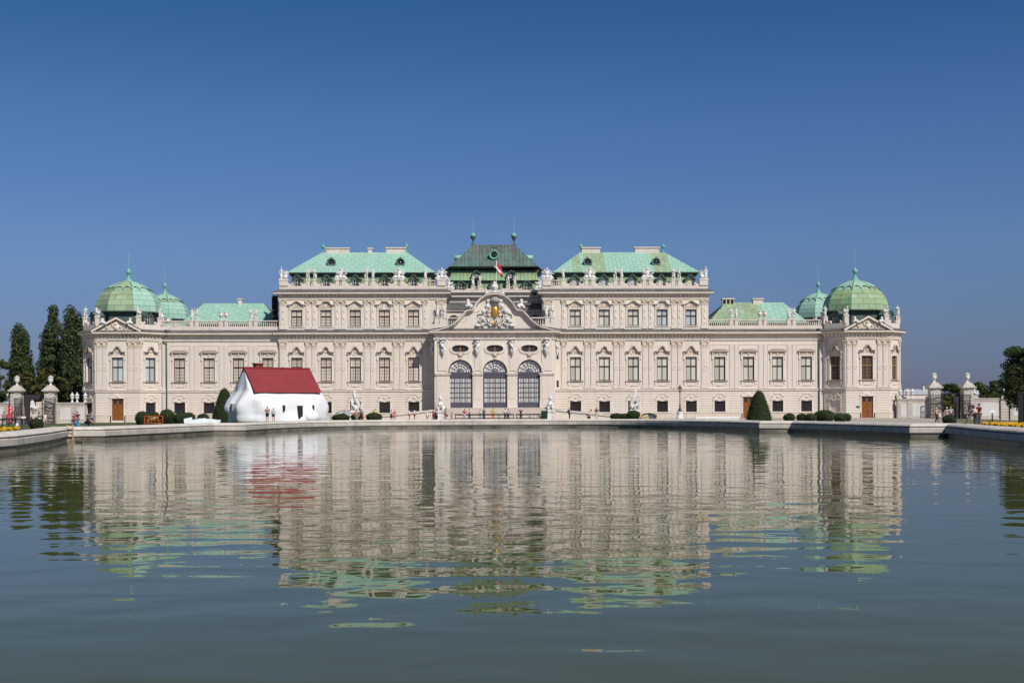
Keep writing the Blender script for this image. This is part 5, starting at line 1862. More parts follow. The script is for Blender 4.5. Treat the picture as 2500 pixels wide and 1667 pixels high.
# middle block
for i, x in enumerate((-3.75, -2.55, 2.55, 3.75)):
    k = ['draped', 'raised', 'standing', 'draped'][i]
    statue(k, x, 236.55, 23.75, '%s, %s of four before the dark middle roof' % ({'standing': 'nude white statue', 'raised': 'white statue lifting one arm', 'draped': 'white draped statue'}[k], ORD[i]),
           'figures before the middle roof', rz=random.uniform(-.3, .3), sc=1.02, seed=i)
# wings
for s in (-1, 1):
    side = 'left' if s < 0 else 'right'
    fi = 0
    for i, x in enumerate(WING_PED[s]):
        if i in (2, 3):
            statue('urn', x, 230.75, 17.32, 'carved white handled urn, %s of the pair on the %s wing balustrade' % ('left' if i == 2 else 'right', side), 'urns on the wing balustrades', cat='urn', sc=1.08)
        else:
            k = ['draped', 'raised', 'standing'][i % 3] if s < 0 else ['standing', 'draped', 'raised'][i % 3]
            statue(k, x, 230.75, 17.32, 'white figure, %s of four statues from left on the %s wing balustrade' % (ORD[fi], side), 'statues on the wing balustrades', rz=random.uniform(-.4, .4), sc=1.05, seed=i % 3, mir=i % 2 == 0)
            fi += 1
    for i, y in enumerate((231.2, 235.6, 241)):
        statue(['lidded_urn', 'urn', 'basket'][i], s * 57.9, y, 16.5 + (0 if i == 0 else .0), '%s on the inner side parapet of the %s pavilion, %s from front' % (['white lidded urn', 'white carved urn', 'white fruit basket'][i], side, ORD[i]),
               'urns on the pavilion side parapets', cat='urn', sc=1.25)
    for i, (x, y) in enumerate(((-70.9, .4), (-68.0, -2.5), (-61.0, -2.5), (-58.1, .4))):
        k = 'standing' if i == 0 else ('group' if i in (1, 2) else 'draped')
        pos = ['outermost corner', 'outer front corner', 'inner front corner', 'innermost corner'][i]
        statue(k, -s * x, 230 + y, 17.75, 'white stone %s at the %s of the %s pavilion parapet' % ('figure' if k != 'group' else 'pair of figures', pos, side), 'statues on the pavilion corners', sc=.98 if i else 1.0, mir=s > 0, seed=i)
    for q in (-1, 1):
        statue('reclining', s * PVX + q * 2.3, 226.2, 16.25, 'white reclining figure on the %s slope of the %s pavilion pediment' % ('left' if q < 0 else 'right', side), 'reclining figures on the pediments', mir=q > 0, sc=1.05)
# vestibule: seated figures on the gable shoulders, vase with putti on top, caryatids and atlantes
for s in (-1, 1):
    statue('reclining', s * 4.5, 226.0, 18.75, 'white seated figure on the %s shoulder of the curved gable' % ('left' if s < 0 else 'right'), 'figures on the curved gable', mir=s > 0, sc=1.35, my=1.15)
def top_vase():
    mb = MB().lathe([(.6, 0), (.4, .22), (.32, .4), (.55, .7), (.68, 1.05), (.58, 1.38), (.32, 1.58), (.38, 1.66), (.24, 1.84), (.08, 2.0), (0, 2.08)], n=14)
    mb.box(-1.0, 1.0, -.4, .4, -.15, .05)
    o = mb.build('urn', STATUE, None, T(0, 226.1, 21.6))
    for s in (-1, 1):
        statue('reclining', s * 1.35, 226.0, 21.35 - .25, 'white cherub lying on the gable crown at the %s of the big urn' % ('left' if s < 0 else 'right'), 'cherubs at the gable crown', mir=s > 0, sc=.85)
    return tag(o, 'big white lidded urn at the crown of the curved gable', 'urn')
top_vase()
def atlas_mesh():
    mb = MB()
    J = pose_joints(2.6, 'arms_up')
    v, f = chain(J, [e for e in BODY_E if not any(n[:3] in ('kn', 'an', 'to', 'knl', 'knr', 'anl', 'anr', 'tol', 'tor') for n in e)], 2.6, 1.35)
    mb.add(v, f, 0, True, T(0, -.25, -.45))
    mb.tube([(-.42, -.25, 1.9), (0, -.5, 1.1), (.3, -.4, .9), (.1, -.35, .2), (0, -.3, -.45)], [.14, .22, .26, .2, .08], 8)
    mb.tube([(.38, -.25, 1.8), (.1, -.45, 1.2), (-.2, -.35, .7), (-.1, -.3, 0)], [.12, .2, .22, .1], 8)
    mb.ell((0, -.3, 1.98), (.24, .26, .26), 8, 6)
    mb.box(-.5, .5, -.6, 0, 2.38, 2.6)
    return mb.mesh('statue', STATUE)
am = atlas_mesh()
for i, (x, y) in enumerate(((-10.45, 228.6), (-8.9, 226.05), (-2.965, 226.05), (2.965, 226.05), (8.9, 226.05), (10.45, 228.6))):
    pos = ['round the left corner of the arched porch', 'left of the left arch', 'between the left and middle arches', 'between the middle and right arches', 'right of the right arch', 'round the right corner of the arched porch'][i]
    o = put(am, 'statue', None, T(x, y, 11.25, 0 if 0 < i < 5 else (-1.2 if i == 0 else 1.2), (1 if i % 2 else -1, 1, 1)))
    tag(o, 'white stone atlas bearing the cornice %s' % pos, 'statue', 'atlas figures on the porch')
for s in (-1, 1):
    for q in (-.45, .55):
        statue('draped' if q < 0 else 'standing', s * 9.45 + q, 229.4, 17.65, 'white figure against the inner corner of the %s block beside the gable, %s of two' % ('left' if s < 0 else 'right', 'left' if q < 0 else 'right'),
               'figures beside the gable', sc=1.2, seed=1)

# sphinxes on pedestals at the foot of the steps
def sphinx(s):
    side = 'left' if s < 0 else 'right'
    p = thing('pedestal', 'tall white stone pedestal carrying the sphinx at the %s of the steps' % side, 'pedestal', (s * 9.1, 219.0, .0), 0, 'sphinx pedestals')
    MB().box(-.62, .62, -1.2, 1.2, -.3, 1.2).box(-.72, .72, -1.3, 1.3, -.4, .12).build('block', STATUE, p)
    MB().box(-.74, .74, -1.34, 1.34, 1.2, 1.42).build('cap', STATUE, p)
    mb = MB()
    mb.ell((0, .45, .70), (.50, 1.0, .52), 12, 8)
    mb.ell((0, -.55, 1.0), (.50, .42, .62), 10, 8)
    mb.ell((-.18, -.9, 1.05), (.2, .16, .2), 8, 6).ell((.18, -.9, 1.05), (.2, .16, .2), 8, 6)
    mb.tube([(0, -.55, 1.45), (0, -.6, 1.75)], [.2, .15], 8)
    mb.ell((0, -.66, 2.0), (.24, .26, .32), 10, 8)
    mb.ell((0, -.90, 1.96), (.05, .07, .09), 6, 5)
    mb.ell((0, -.55, 2.1), (.36, .30, .32), 10, 7).ell((0, -.5, 2.42), (.17, .17, .2), 8, 6)
    for k in (-1, 1):
        mb.ell((k * .33, -.5, 1.72), (.12, .18, .36), 7, 6)
        mb.tube([(k * .38, -.5, .85), (k * .40, -.95, .4), (k * .30, -1.2, .14)], [.2, .17, .16], 8)
        mb.ell((k * .30, -1.22, .12), (.17, .24, .12), 8, 5)
        mb.ell((k * .5, .9, .4), (.22, .42, .42), 8, 6)
    mb.box(-.6, .6, -1.25, 1.3, -.02, .1)
    o = mb.build('statue', STATUE, None, T(s * 9.1, 219.0, 1.42))
    tag(o, 'white stone sphinx sitting on the pedestal at the %s of the steps' % side, 'statue', 'sphinxes by the steps')
sphinx(-1); sphinx(1)

# horse tamer groups before the front
def horse_group(u, y, side, mir):
    x = at(u, y)
    p = thing('pedestal', 'white stone pedestal under the rearing horse at the %s' % side, 'pedestal', (x, y, ground_z(x, y)), 0, 'horse pedestals')
    MB().box(-.75, .75, -.9, .9, -.3, 1.18).box(-.85, .85, -1.0, 1.0, -.3, .15).build('block', STATUE, p)
    MB().box(-.9, .9, -1.05, 1.05, 1.18, 1.36).build('cap', STATUE, p)
    mb = MB()
    V = dict(rump=(.45, .1, 1.15), mid=(.15, .05, 1.75), chest=(-.1, 0, 2.3), neck=(-.22, -.05, 2.85), poll=(-.1, -.1, 3.3), nose=(.28, -.2, 3.05),
             hl1=(.65, -.2, .8), hl2=(.35, -.25, .45), hl3=(.55, -.3, .08), hr1=(.70, .3, .8), hr2=(.45, .32, .45), hr3=(.6, .36, .08),
             fl1=(.25, -.25, 2.25), fl2=(.75, -.35, 2.3), fl3=(.62, -.38, 1.85), fr1=(.3, .2, 2.35), fr2=(.85, .22, 2.5), fr3=(.8, .22, 2.1), tail=(.72, .1, .85), tail2=(.85, .12, .3))
    E = [('rump', 'mid'), ('mid', 'chest'), ('chest', 'neck'), ('neck', 'poll'), ('poll', 'nose'), ('rump', 'hl1'), ('hl1', 'hl2'), ('hl2', 'hl3'), ('rump', 'hr1'), ('hr1', 'hr2'), ('hr2', 'hr3'),
         ('chest', 'fl1'), ('fl1', 'fl2'), ('fl2', 'fl3'), ('chest', 'fr1'), ('fr1', 'fr2'), ('fr2', 'fr3'), ('rump', 'tail'), ('tail', 'tail2')]
    Rr = dict(rump=.44, mid=.40, chest=.42, neck=.27, poll=.18, nose=.12, tail=.1, tail2=.12)
    n = list(V)
    v, f = skin([Vector(V[k]) for k in n], [(n.index(a), n.index(b)) for a, b in E], [Rr.get(k, {'1': .2, '2': .11, '3': .09}.get(k[-1], .1)) for k in n], 0)
    mb.add(v, f, 0, True)
    for k in range(7):
        mb.ell((-.28 + .02 * k, -.02 - .04 * (k % 2), 3.35 - .14 * k), (.12, .1, .14), 6, 5)
    mb.ell((-.05, -.1, 3.5), (.04, .05, .12), 5, 4)
    J = pose_joints(1.9, 'stand')
    J['ell'] = J['shl'] + Vector((-.10, -.12, .22)); J['wrl'] = J['ell'] + Vector((.2, -.05, .3))
    v, f = chain(J, BODY_E, 1.9, 1.2)
    mb.add(v, f, 0, True, T(-.45, -.55, .1, .4))
    mb.ell((.1, .05, .55), (.55, .45, .6), 10, 8)
    mb.tube([(-.6, -.6, 1.0), (-.2, -.75, .9), (.1, -.6, .5), (.0, -.6, .1)], [.12, .18, .2, .12], 7)
    mb.box(-.75, .8, -.85, .7, -.02, .14)
    o = mb.build('statue', STATUE, None, T(x, y, ground_z(x, y) + 1.36, 0, (-1.0 if mir else 1.0, 1, 1)))
    tag(o, 'white stone rearing horse held by a man, %s of the arched porch' % side, 'statue', 'rearing horse statues')
horse_group(867, 212, 'left', False)
horse_group(1549, 212, 'right', True)

# flag above the gable
def flag():
    f = thing('flag', 'red and white striped flag hanging on a pole above the gable', 'flag', (.35, 227.4, 21.6))
    WHITEP = material('white_paint', (.75, .75, .75), .5)
    MB().tube([(0, 0, 0), (0, 0, 5.6)], .05, 6).ell((0, 0, 5.65), .09, 6, 5).build('pole', WHITEP, f)
    red, white = cloth((.62, .03, .035)), cloth((.78, .77, .76))
    red.node_tree.nodes['Principled BSDF'].inputs['Roughness'].default_value = .7
    nu, nv = 12, 15
    mb = MB()
    v = []
    for i in range(nv + 1):
        for k in range(nu + 1):
            a, b = k / nu, i / nv          # a along the fly, b down the hoist
            x = a * 1.0 - .55 * (1 - abs(2 * b - 1)) * (1 - a) + .1 * math.sin(5 * a + 2 * b)
            zz = 5.4 - b * 1.5 - a * 1.15 + .06 * math.sin(9 * a + 3 * b)
            v.append((x + .05 - .0, .28 * math.sin(a * 9 + b * 2.2), zz))
    for i in range(nv):
        for k in range(nu):
            q = (i * (nu + 1) + k, i * (nu + 1) + k + 1, (i + 1) * (nu + 1) + k + 1, (i + 1) * (nu + 1) + k)
            mb.add([v[t] for t in q], [(0, 1, 2, 3)], 1 if nv // 3 <= i < 2 * nv // 3 else 0, True)
    mb.build('cloth', [red, white], f)
flag()

# winged figures and putti that carry the crest, crown above the shield
for s in (-1, 1):
    fm = MB()
    J = pose_joints(2.0, 'sit')
    J['ell'] = J['shl'] + Vector((-.2, -.1, .12)); J['wrl'] = J['ell'] + Vector((-.05, -.1, .3))
    v, f = chain(J, BODY_E, 2.0, 1.35)
    fm.add(v, f, 0, True, T(s * 1.95, -.15, 17.0, s * .5, (s * 1.0, 1, 1)))
    fm.ell((s * 2.1, -.35, 17.2), (.45, .3, .35), 9, 6)
    for k in range(5):
        fm.tube([(s * 2.1, -.3, 18.1), (s * (2.4 + .12 * k), -.35, 18.5 - .12 * k), (s * (2.75 + .05 * k), -.32, 18.55 - .3 * k)], [.12, .12, .05], 6)
    J = pose_joints(1.5, 'reach')
    v, f = chain(J, BODY_E, 1.5, 1.4)
    fm.add(v, f, 0, True, T(s * 1.15, -.2, 18.55, s * .6, (s, 1, 1)))
    fm.build('figure', STATUE, crest)
MB().lathe([(.75, 0), (.9, .12), (.95, .35), (.8, .5), (.85, .62), (.5, .85), (.2, 1.0), (.05, 1.1), (0, 1.12)], (0, -.25, 20.0), 14).build('crown', material('weathered_crown_stone', (.36, .33, .30), .9, .3, 3), crest)
# ------------------------------------------------------------------ white cottage with a red tiled roof on the lawn
def cottage():
    ang = R(34)
    cx, cy = -28.85, 172.0
    gz = ground_z(cx, cy) + .02
    root = thing('house', 'puffy white inflated house with a red tiled roof beside the pond', 'house', (cx, cy, gz), ang)
    WH = material('white_vinyl', (.71, .71, .735), .6, .05, .6, spec=.25, bump=.10, bscale=.8)
    REDT = material('red_roof_tiles', (.24, .023, .029), .55, .25, 1.2, col2=(.185, .018, .023), bump=.006, bscale=20)
    mb = MB()
    rings = [(0.0, 6.3, 3.7), (.15, 6.5, 3.9), (.6, 6.62, 4.0), (1.3, 6.55, 3.95), (2.1, 6.3, 3.8), (2.9, 5.95, 3.57), (3.5, 5.55, 3.3), (4.0, 5.2, 2.95), (4.8, 5.0, 2.15), (5.6, 4.82, 1.3), (6.3, 4.68, .58), (6.7, 4.6, .10), (6.74, 4.58, .04)]
    n = 96
    rings = [tuple(p + (q - p) * t / 3 for p, q in zip(rings[i], rings[i + 1])) for i in range(len(rings) - 1) for t in range(3)] + [rings[-1]]
    v = []
    for z, a, b in rings:
        ex = 2.8 + max(0, z - 1) * 1.1 if z < 4 else 6.5 + (z - 4) * 4
        for k in range(n):
            t = 2 * math.pi * k / n
            c, s = math.cos(t), math.sin(t)
            q = (abs(c) ** ex + abs(s) ** ex) ** (-1 / ex)
            px, py = a * c * q, b * s * q
            puff = 1 + (.022 * math.sin(6 * t + 1.3) + .018 * math.sin(10 * t + z)) * max(0, 1 - abs(z - 1.6) / 3)
            if px < -4.6: puff += .05 * math.sin(py * 2.6 + .6) * max(0, 1 - z / 6.5)
            w_ = max(0, 1 - z / 5.2)
            lump = 1 + .13 * w_ * noise.noise(Vector((px * .42, py * .42, z * .55 + 3)))
            v.append((px * puff * lump, py * puff * lump, z))
    f = [(i * n + k, i * n + (k + 1) % n, (i + 1) * n + (k + 1) % n, (i + 1) * n + k) for i in range(len(rings) - 1) for k in range(n)]
    mb.add(v, f, 0, True)
    mb.build('wall', WH, root)
    # roof: two slopes of tiles
    ridge, eave, hb, L = 6.95, 3.88, 3.2, 4.6
    roof = MB()
    for s in (-1, 1):
        roof.add([(-L, s * hb, eave), (L, s * hb, eave), (L, 0, ridge - .02), (-L, 0, ridge - .02), (-L, s * hb, eave - .1), (L, s * hb, eave - .1), (L, 0, ridge - .16), (-L, 0, ridge - .16)],
                 [(0, 1, 2, 3), (4, 5, 6, 7), (0, 1, 5, 4), (1, 2, 6, 5), (3, 0, 4, 7)])
    ro = roof.build('roof', REDT, root)
    tl = MB()
    NR, NC = 11, 34
    for s in (-1, 1):
        for i in range(NR):
            w0, w1 = i / NR, (i + 1) / NR
            vv = []
            for w, lift in ((w0 - .012, .115), (w1, .045)):
                for k in range(NC * 4 + 1):
                    x = -L - .06 + (2 * L + .12) * k / (NC * 4)
                    h = lift + .035 * math.cos(2 * math.pi * k / 4)
                    vv.append((x, s * (hb + .05) * (1 - w) - s * 0 + s * h * .72, eave - .03 + (ridge - eave) * w + h * .7))
            m = NC * 4 + 1
            vv += [(p[0], p[1], p[2] - .08) for p in vv[:m]]
            ff = [(k, k + 1, m + k + 1, m + k) for k in range(m - 1)] + [(2 * m + k, 2 * m + k + 1, k + 1, k) for k in range(m - 1)]
            tl.add(vv, ff, 0, True)
    tag(tl.build('roof_tiles', REDT, ro), kind='stuff')
    rc = MB()
    for k in range(20):
        a, b = -L - .08 + (2 * L + .16) * k / 20, -L - .08 + (2 * L + .16) * (k + 1) / 20
        rc.tube([(a, 0, ridge + .03), (b, 0, ridge + .05)], [.15, .13], 8)
    rc.build('ridge_tiles', REDT, ro)
    BRK = material('red_chimney_brick', (.20, .045, .03), .8, .3, 3)
    MB().box(-2.75, -1.75, .55, 1.35, 5.8, 7.5).box(-2.87, -1.63, .43, 1.47, 7.5, 7.66).build('chimney', BRK, ro)
    # door and windows as dark blocks, recess shade put into their colour
    BLK = material('recess_shade', (.02, .015, .02), .6)
    def opening(x, z0, w, h, y, name):
        o = MB().box(-w / 2, w / 2, -.04, .45, 0, h).build(name, BLK, root, T(x, y, z0))
    opening(1.35, .05, .62, 2.1, -4.02, 'door')
    for x in (-.9, 3.2):
        MB().box(-.13, .13, -.04, .45, 0, .75).build('window', BLK, root, T(x, -3.96, 1.45))
    MB().box(-.04, .4, -.3, .3, 0, .9).build('window', material('grey_window', (.22, .25, .28), .4), root, T(-6.75, -.9, 1.5))
    MB().ell((2.95, -3.85, .7), (1.1, .65, .75), 18, 12).build('bulge', WH, root)
cottage()

# ------------------------------------------------------------------ leaves
def leaf_material(name, c1, c2, c3=None):
    m = bpy.data.materials.new(name)
    m.use_nodes = True
    t = m.node_tree
    b = t.nodes['Principled BSDF']
    b.inputs['Roughness'].default_value = .65
    b.inputs['Specular IOR Level'].default_value = .25
    g = t.nodes.new('ShaderNodeNewGeometry')
    r = t.nodes.new('ShaderNodeValToRGB')
    r.color_ramp.elements[0].color = (*c1, 1)
    r.color_ramp.elements[1].color = (*c2, 1)
    if c3:
        e = r.color_ramp.elements.new(.85); e.color = (*c2, 1)
        r.color_ramp.elements[2].color = (*c3, 1)
    t.links.new(g.outputs['Random Per Island'], r.inputs[0])
    t.links.new(r.outputs[0], b.inputs['Base Color'])
    return m
LEAF_POP = leaf_material('poplar_leaves', (.018, .030, .010), (.055, .080, .026), (.08, .105, .045))
LEAF_TREE = leaf_material('broad_leaves', (.018, .030, .008), (.050, .070, .018), (.075, .085, .025))
LEAF_YEL = leaf_material('late_summer_leaves', (.030, .036, .008), (.075, .072, .018), (.11, .085, .025))
LEAF_BOX = leaf_material('box_leaves', (.024, .042, .008), (.055, .09, .018), (.08, .12, .028))
LEAF_BOXD = leaf_material('dark_box_leaves', (.018, .03, .006), (.045, .068, .014), (.065, .09, .02))
BARK = material('bark', (.09, .07, .055), .95, .4, 3, bump=.02, bscale=8)
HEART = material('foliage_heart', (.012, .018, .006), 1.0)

def leaves(name, cen, size, m, parent, rng, nrm=None):
    """small four-cornered leaf clumps at the given centres, all in one mesh"""
    n = len(cen)
    a = rng.normal(size=(n, 3)) if nrm is None else nrm + rng.normal(size=(n, 3)) * .55
    a /= np.linalg.norm(a, axis=1, keepdims=True)
    b = rng.normal(size=(n, 3))
    b -= a * (a * b).sum(1, keepdims=True)
    b /= np.linalg.norm(b, axis=1, keepdims=True)
    c = np.cross(a, b)
    s = (size * rng.uniform(.6, 1.3, n))[:, None]
    P = np.stack([cen - b * s * .5, cen + c * s * .34 + a * s * .08, cen + b * s * .55, cen - c * s * .34 + a * s * .08], 1).reshape(-1, 3)
    me = bpy.data.meshes.new(name)
    me.vertices.add(4 * n); me.loops.add(4 * n); me.polygons.add(n)
    me.vertices.foreach_set('co', P.astype(np.float32).ravel())
    me.loops.foreach_set('vertex_index', np.arange(4 * n, dtype=np.int32))
    me.polygons.foreach_set('loop_start', np.arange(0, 4 * n, 4, dtype=np.int32))
    me.materials.append(m)
    me.update(calc_edges=True)
    me.validate()
    return put(me, name, parent)

def blob_points(rng, blobs, dens, shell=.45):
    pts, nr = [], []
    for c, r in blobs:
        c, r = np.array(c), np.array(r if hasattr(r, '__len__') else (r, r, r))
        k = max(6, int(dens * (r[0] * r[1] + r[1] * r[2] + r[0] * r[2]) * 4.19))
        d = rng.normal(size=(k, 3)); d /= np.linalg.norm(d, axis=1, keepdims=True)
        rad_ = 1 - shell * rng.random(k) ** 1.6
        pts.append(c + d * r * rad_[:, None]); nr.append(d / r)
    return np.concatenate(pts), np.concatenate(nr)

def tree(name, x, y, label, h, blobs, m, size, dens, cat='tree', group=None, trunk=(.35, .12), seed=1, z=None, limbs=6, tint=None):
    z = ground_z(x, y) if z is None else z
    rng = np.random.default_rng(seed)
    root = thing(name, label, cat, (x, y, z), 0, group)
    pts, nr = blob_points(rng, blobs, dens)
    leaves('crown', pts, size, m, root, rng, nr / np.linalg.norm(nr, axis=1, keepdims=True))
    tb = MB()
    top = max(c[2] for c, r in blobs) * .85
    w = [(rng.normal() * .02 * k, rng.normal() * .02 * k, top * k / 8) for k in range(9)]
    tb.tube([(0, 0, -.4)] + w[1:], [trunk[0]] + [trunk[0] + (trunk[1] * .3 - trunk[0]) * k / 8 for k in range(1, 9)], 8)
    tb.build('trunk', BARK, root)
    order = sorted(blobs, key=lambda q: -max(q[1] if hasattr(q[1], '__len__') else [q[1]]))[:limbs]
    for c, r in order:
        zz = min(top * .85, c[2] * .55 + .5)
        MB().tube([(0, 0, zz), (c[0] * .5, c[1] * .5, zz + (c[2] - zz) * .6), tuple(c)], [trunk[0] * .5, trunk[0] * .3, trunk[0] * .12], 6).build('limb', BARK, root)
    return root

def poplar_blobs(rng, h, w, foliage_cores):
    out = []
    for sx, sh, sw in foliage_cores:
        n = int(sh * 2.2)
        for k in range(n):
            t = (k + .5) / n
            wr = sw * (min(1, .45 + t * 1.6) if t < .35 else 1.0) * (1 - max(0, t - .55) / .45 * .5)
            for q in range(2):
                a = rng.uniform(0, 6.28)
                rr = rng.uniform(.1, .55) * wr
                out.append(((sx + rr * math.cos(a), rr * math.sin(a), sh * t + rng.uniform(-.3, .3)), (rng.uniform(.5, .75) * wr, rng.uniform(.5, .75) * wr, rng.uniform(.7, 1.4))))
    return out

def poplar(u, y, vtop, wpx, label, foliage_cores, seed):
    k = FPX / y
    x = at(u, y)
    z = ground_z(x, y)
    h = zat(u, vtop, y) - z
    rng = np.random.default_rng(seed)
    bl = poplar_blobs(rng, h, wpx / k, [(dx / k, h * f, w * 1.75 / k / 2) for dx, f, w in foliage_cores])
    tree('poplar', x, y, label, h, bl, LEAF_POP, .38, 9, group='poplars behind the left gate', seed=seed, trunk=(.4, .15), limbs=5)
poplar(50, 262, 800, 56, 'shortest dark poplar tree behind the left gate pier', [(-4, 1.0, 34), (14, .93, 26), (-10, .72, 30), (12, .6, 40)], 21)
poplar(124, 258, 753, 50, 'tallest dark poplar tree, standing alone behind the middle of the left gate', [(6, 1.0, 34), (-6, .80, 36), (-12, .62, 30), (10, .6, 34)], 22)
poplar(180, 252, 757, 60, 'dark poplar tree hard against the left domed pavilion', [(-6, 1.0, 36), (14, .93, 30), (8, .6, 46), (18, .55, 40)], 23)
poplar(160, 266, 800, 40, 'slim dark poplar tree between the two tallest poplars', [(-4, 1.0, 24), (-2, .62, 34)], 24)

def round_blobs(rng, n, w, d, z0, z1, r0, r1):
    out = []
    for k in range(n):
        a = rng.uniform(0, 6.28); q = math.sqrt(rng.random())
        z = rng.uniform(z0, z1)
        e = math.sqrt(max(.08, 1 - ((z - (z0 + z1) / 2) / ((z1 - z0) / 2 + r0)) ** 2))
        out.append(((q * math.cos(a) * w * e, q * math.sin(a) * d * e, z), (rng.uniform(r0, r1), rng.uniform(r0, r1), rng.uniform(r0, r1) * .8)))
    return out
def round_tree(u, y, vtop, wpx, label, m=LEAF_TREE, n=26, seed=1, size=.46, dens=15, low=.2, group='trees beyond the garden walls', name='tree', r=(.9, 1.6), trunk=(.3, .1)):
    k = FPX / y
    x = at(u, y); z = ground_z(x, y)
    h = zat(u, vtop, y) - z
    rng = np.random.default_rng(seed)
    w = wpx / k / 2
    rr = (r[0] * w / 4.5, r[1] * w / 4.5)
    bl = round_blobs(rng, n, w - rr[0] * .8, (w - rr[0] * .8) * .8, h * low + rr[0], h - rr[0] * .75, *rr)
    return tree(name, x, y, label, h, bl, m, size, dens, group=group, seed=seed, trunk=trunk)
round_tree(0, 236, 880, 60, 'round dark tree at the left edge, behind the garden wall', seed=31, n=30)
round_tree(70, 246, 905, 66, 'olive green broad tree behind the left pier of the left gate', LEAF_YEL, seed=32)
round_tree(118, 243, 893, 66, 'yellowish broad tree filling the opening of the left gate', LEAF_YEL, seed=33)
round_tree(165, 246, 900, 62, 'broad green tree below the poplars beside the left pavilion', LEAF_TREE, seed=34)
round_tree(196, 238, 948, 40, 'low dark shrub tree behind the three urns on the left wall', LEAF_TREE, seed=35, n=16)
round_tree(92, 236, 955, 60, 'dark shrubby tree seen low through the left gate', LEAF_TREE, seed=36, n=16)
# right side
round_tree(2325, 262, 937, 74, 'dark round tree rising over the opening of the right gate', LEAF_TREE, seed=41, n=26)
round_tree(2318, 252, 962, 60, 'olive tree seen through the right gate opening', LEAF_YEL, seed=42, n=22)
round_tree(2408, 262, 925, 74, 'broad dark tree behind the seated stone figure on the right wall', LEAF_TREE, seed=43, n=30)
round_tree(2462, 268, 922, 66, 'broad tree behind the wall urn near the right edge', LEAF_TREE, seed=44, n=26)
round_tree(2215, 242, 958, 26, 'small bush behind the wall beside the right pavilion', LEAF_TREE, seed=45, n=12)
round_tree(2254, 242, 960, 30, 'small bush behind the wall left of the right gate', LEAF_TREE, seed=46, n=12)
def near_tree():
    y = 118
    u = 2499
    k = FPX / y
    x = at(u, y); z = ground_z(x, y)
    rng = np.random.default_rng(51)
    bl = []
    for i in range(110):
        zz = rng.uniform(1.8, 7.0)
        w = 1.3 * math.sin(math.pi * min(1, max(.12, (zz - 1.2) / 7.2)) ** .8) + .5
        a = rng.uniform(0, 6.28); q = math.sqrt(rng.random()) * w
        bl.append(((q * math.cos(a), q * math.sin(a), zz), (rng.uniform(.45, .8), rng.uniform(.45, .8), rng.uniform(.35, .6))))
    tree('tree', x, y, 'dark leafy tree at the right edge behind the yellow flowers', 8, bl, LEAF_TREE, .19, 34, seed=51, trunk=(.26, .12), limbs=9)
near_tree()

# ------------------------------------------------------------------ clipped box: balls and cones
def topiary(x, y, r, label, prof, group, m=LEAF_BOX, seed=1, dens=46, name='box_ball', cat='bush', size=.13):
    """prof: list of (radius, height); leaf faces all over the turned shape round a dark heart"""
    z = ground_z(x, y)
    root = thing(name, label, cat, (x, y, z), 0, group)
    rng = np.random.default_rng(seed)
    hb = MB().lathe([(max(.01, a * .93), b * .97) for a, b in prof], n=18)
    hb.build('foliage_cores', HEART, root)  # dark solid core filling the shape inside the leaf shell
    pts, nr = [], []
    for (r0, z0), (r1, z1) in zip(prof[:-1], prof[1:]):
        L = math.hypot(r1 - r0, z1 - z0)
        k = int(dens * L * math.pi * (r0 + r1)) + 2
        t = rng.random(k); a = rng.uniform(0, 6.283, k)
        rr = r0 + (r1 - r0) * t
        lump = 1 + .035 * np.sin(a * 5 + z0 * 4) + .025 * np.sin(a * 9 + z0 * 7 + 1)
        rr = rr * lump * (1 - .05 * rng.random(k))
        pts.append(np.stack([rr * np.cos(a), rr * np.sin(a), z0 + (z1 - z0) * t], 1))
        nz = -(r1 - r0) / L; nh = (z1 - z0) / L
        nr.append(np.stack([np.cos(a) * nh, np.sin(a) * nh, np.full(k, nz)], 1))
    leaves('foliage', np.concatenate(pts), size, m, root, rng, np.concatenate(nr))
    return root
def ball(u, y, wpx, vtop, label, group, m=LEAF_BOX, seed=1):
    k = FPX / y
    x = at(u, y)
    r = wpx / k / 2
    h = zat(u, vtop, y) - ground_z(x, y)
    prof = [(r * math.sqrt(max(.0004, 1 - (2 * t - 1) ** 2)) if t > .35 else r * (.72 + .235 * t / .35), h * t) for t in [0, .12, .24, .36, .48, .58, .68, .77, .85, .92, .97, 1.0]]
    prof = [(max(.02, a), b) for a, b in prof]
    topiary(x, y, r, label, prof, group, m, seed)
GL = 'clipped bushes before the left wing'
ball(348, 158, 38, 1003, 'leftmost clipped bush behind the orange frame', GL, seed=61)
ball(375, 162, 34, 1004, 'clipped bush right behind the orange frame', GL, seed=62)
ball(408, 158, 40, 998, 'tallest clipped bush, right of the orange frame before the drainpipe', GL, seed=63)
ball(440, 156, 36, 1007, 'clipped bush left of the white plastic board', GL, seed=64)
ball(460, 162, 36, 1006, 'clipped bush behind the white plastic board', GL, seed=65)
ball(496, 164, 32, 1009, 'clipped bush behind the heap of white plastic', GL, seed=66)
GM = 'clipped bushes before the left block'
ball(832, 186, 45, 1010, 'wide clipped bush in front of the parked car', GM, seed=67)
ball(872, 192, 34, 1008, 'clipped bush at the foot of the left horse pedestal', GM, seed=68)
ball(913, 186, 42, 1007, 'clipped bush right of the left rearing horse', GM, seed=69)
GR = 'clipped bushes before the right block'
ball(1506, 192, 36, 1008, 'leftmost clipped bush before the right rearing horse', GR, seed=70)
ball(1524, 188, 24, 1009, 'small clipped bush touching the round bush of the right horse', GR, seed=71)
ball(1546, 186, 36, 1001, 'tallest round clipped bush right under the right rearing horse', GR, seed=72)
ball(1584, 192, 40, 1008, 'clipped bush behind the yellow and blue tent', GR, seed=73)
GP = 'clipped bushes before the right pavilion'
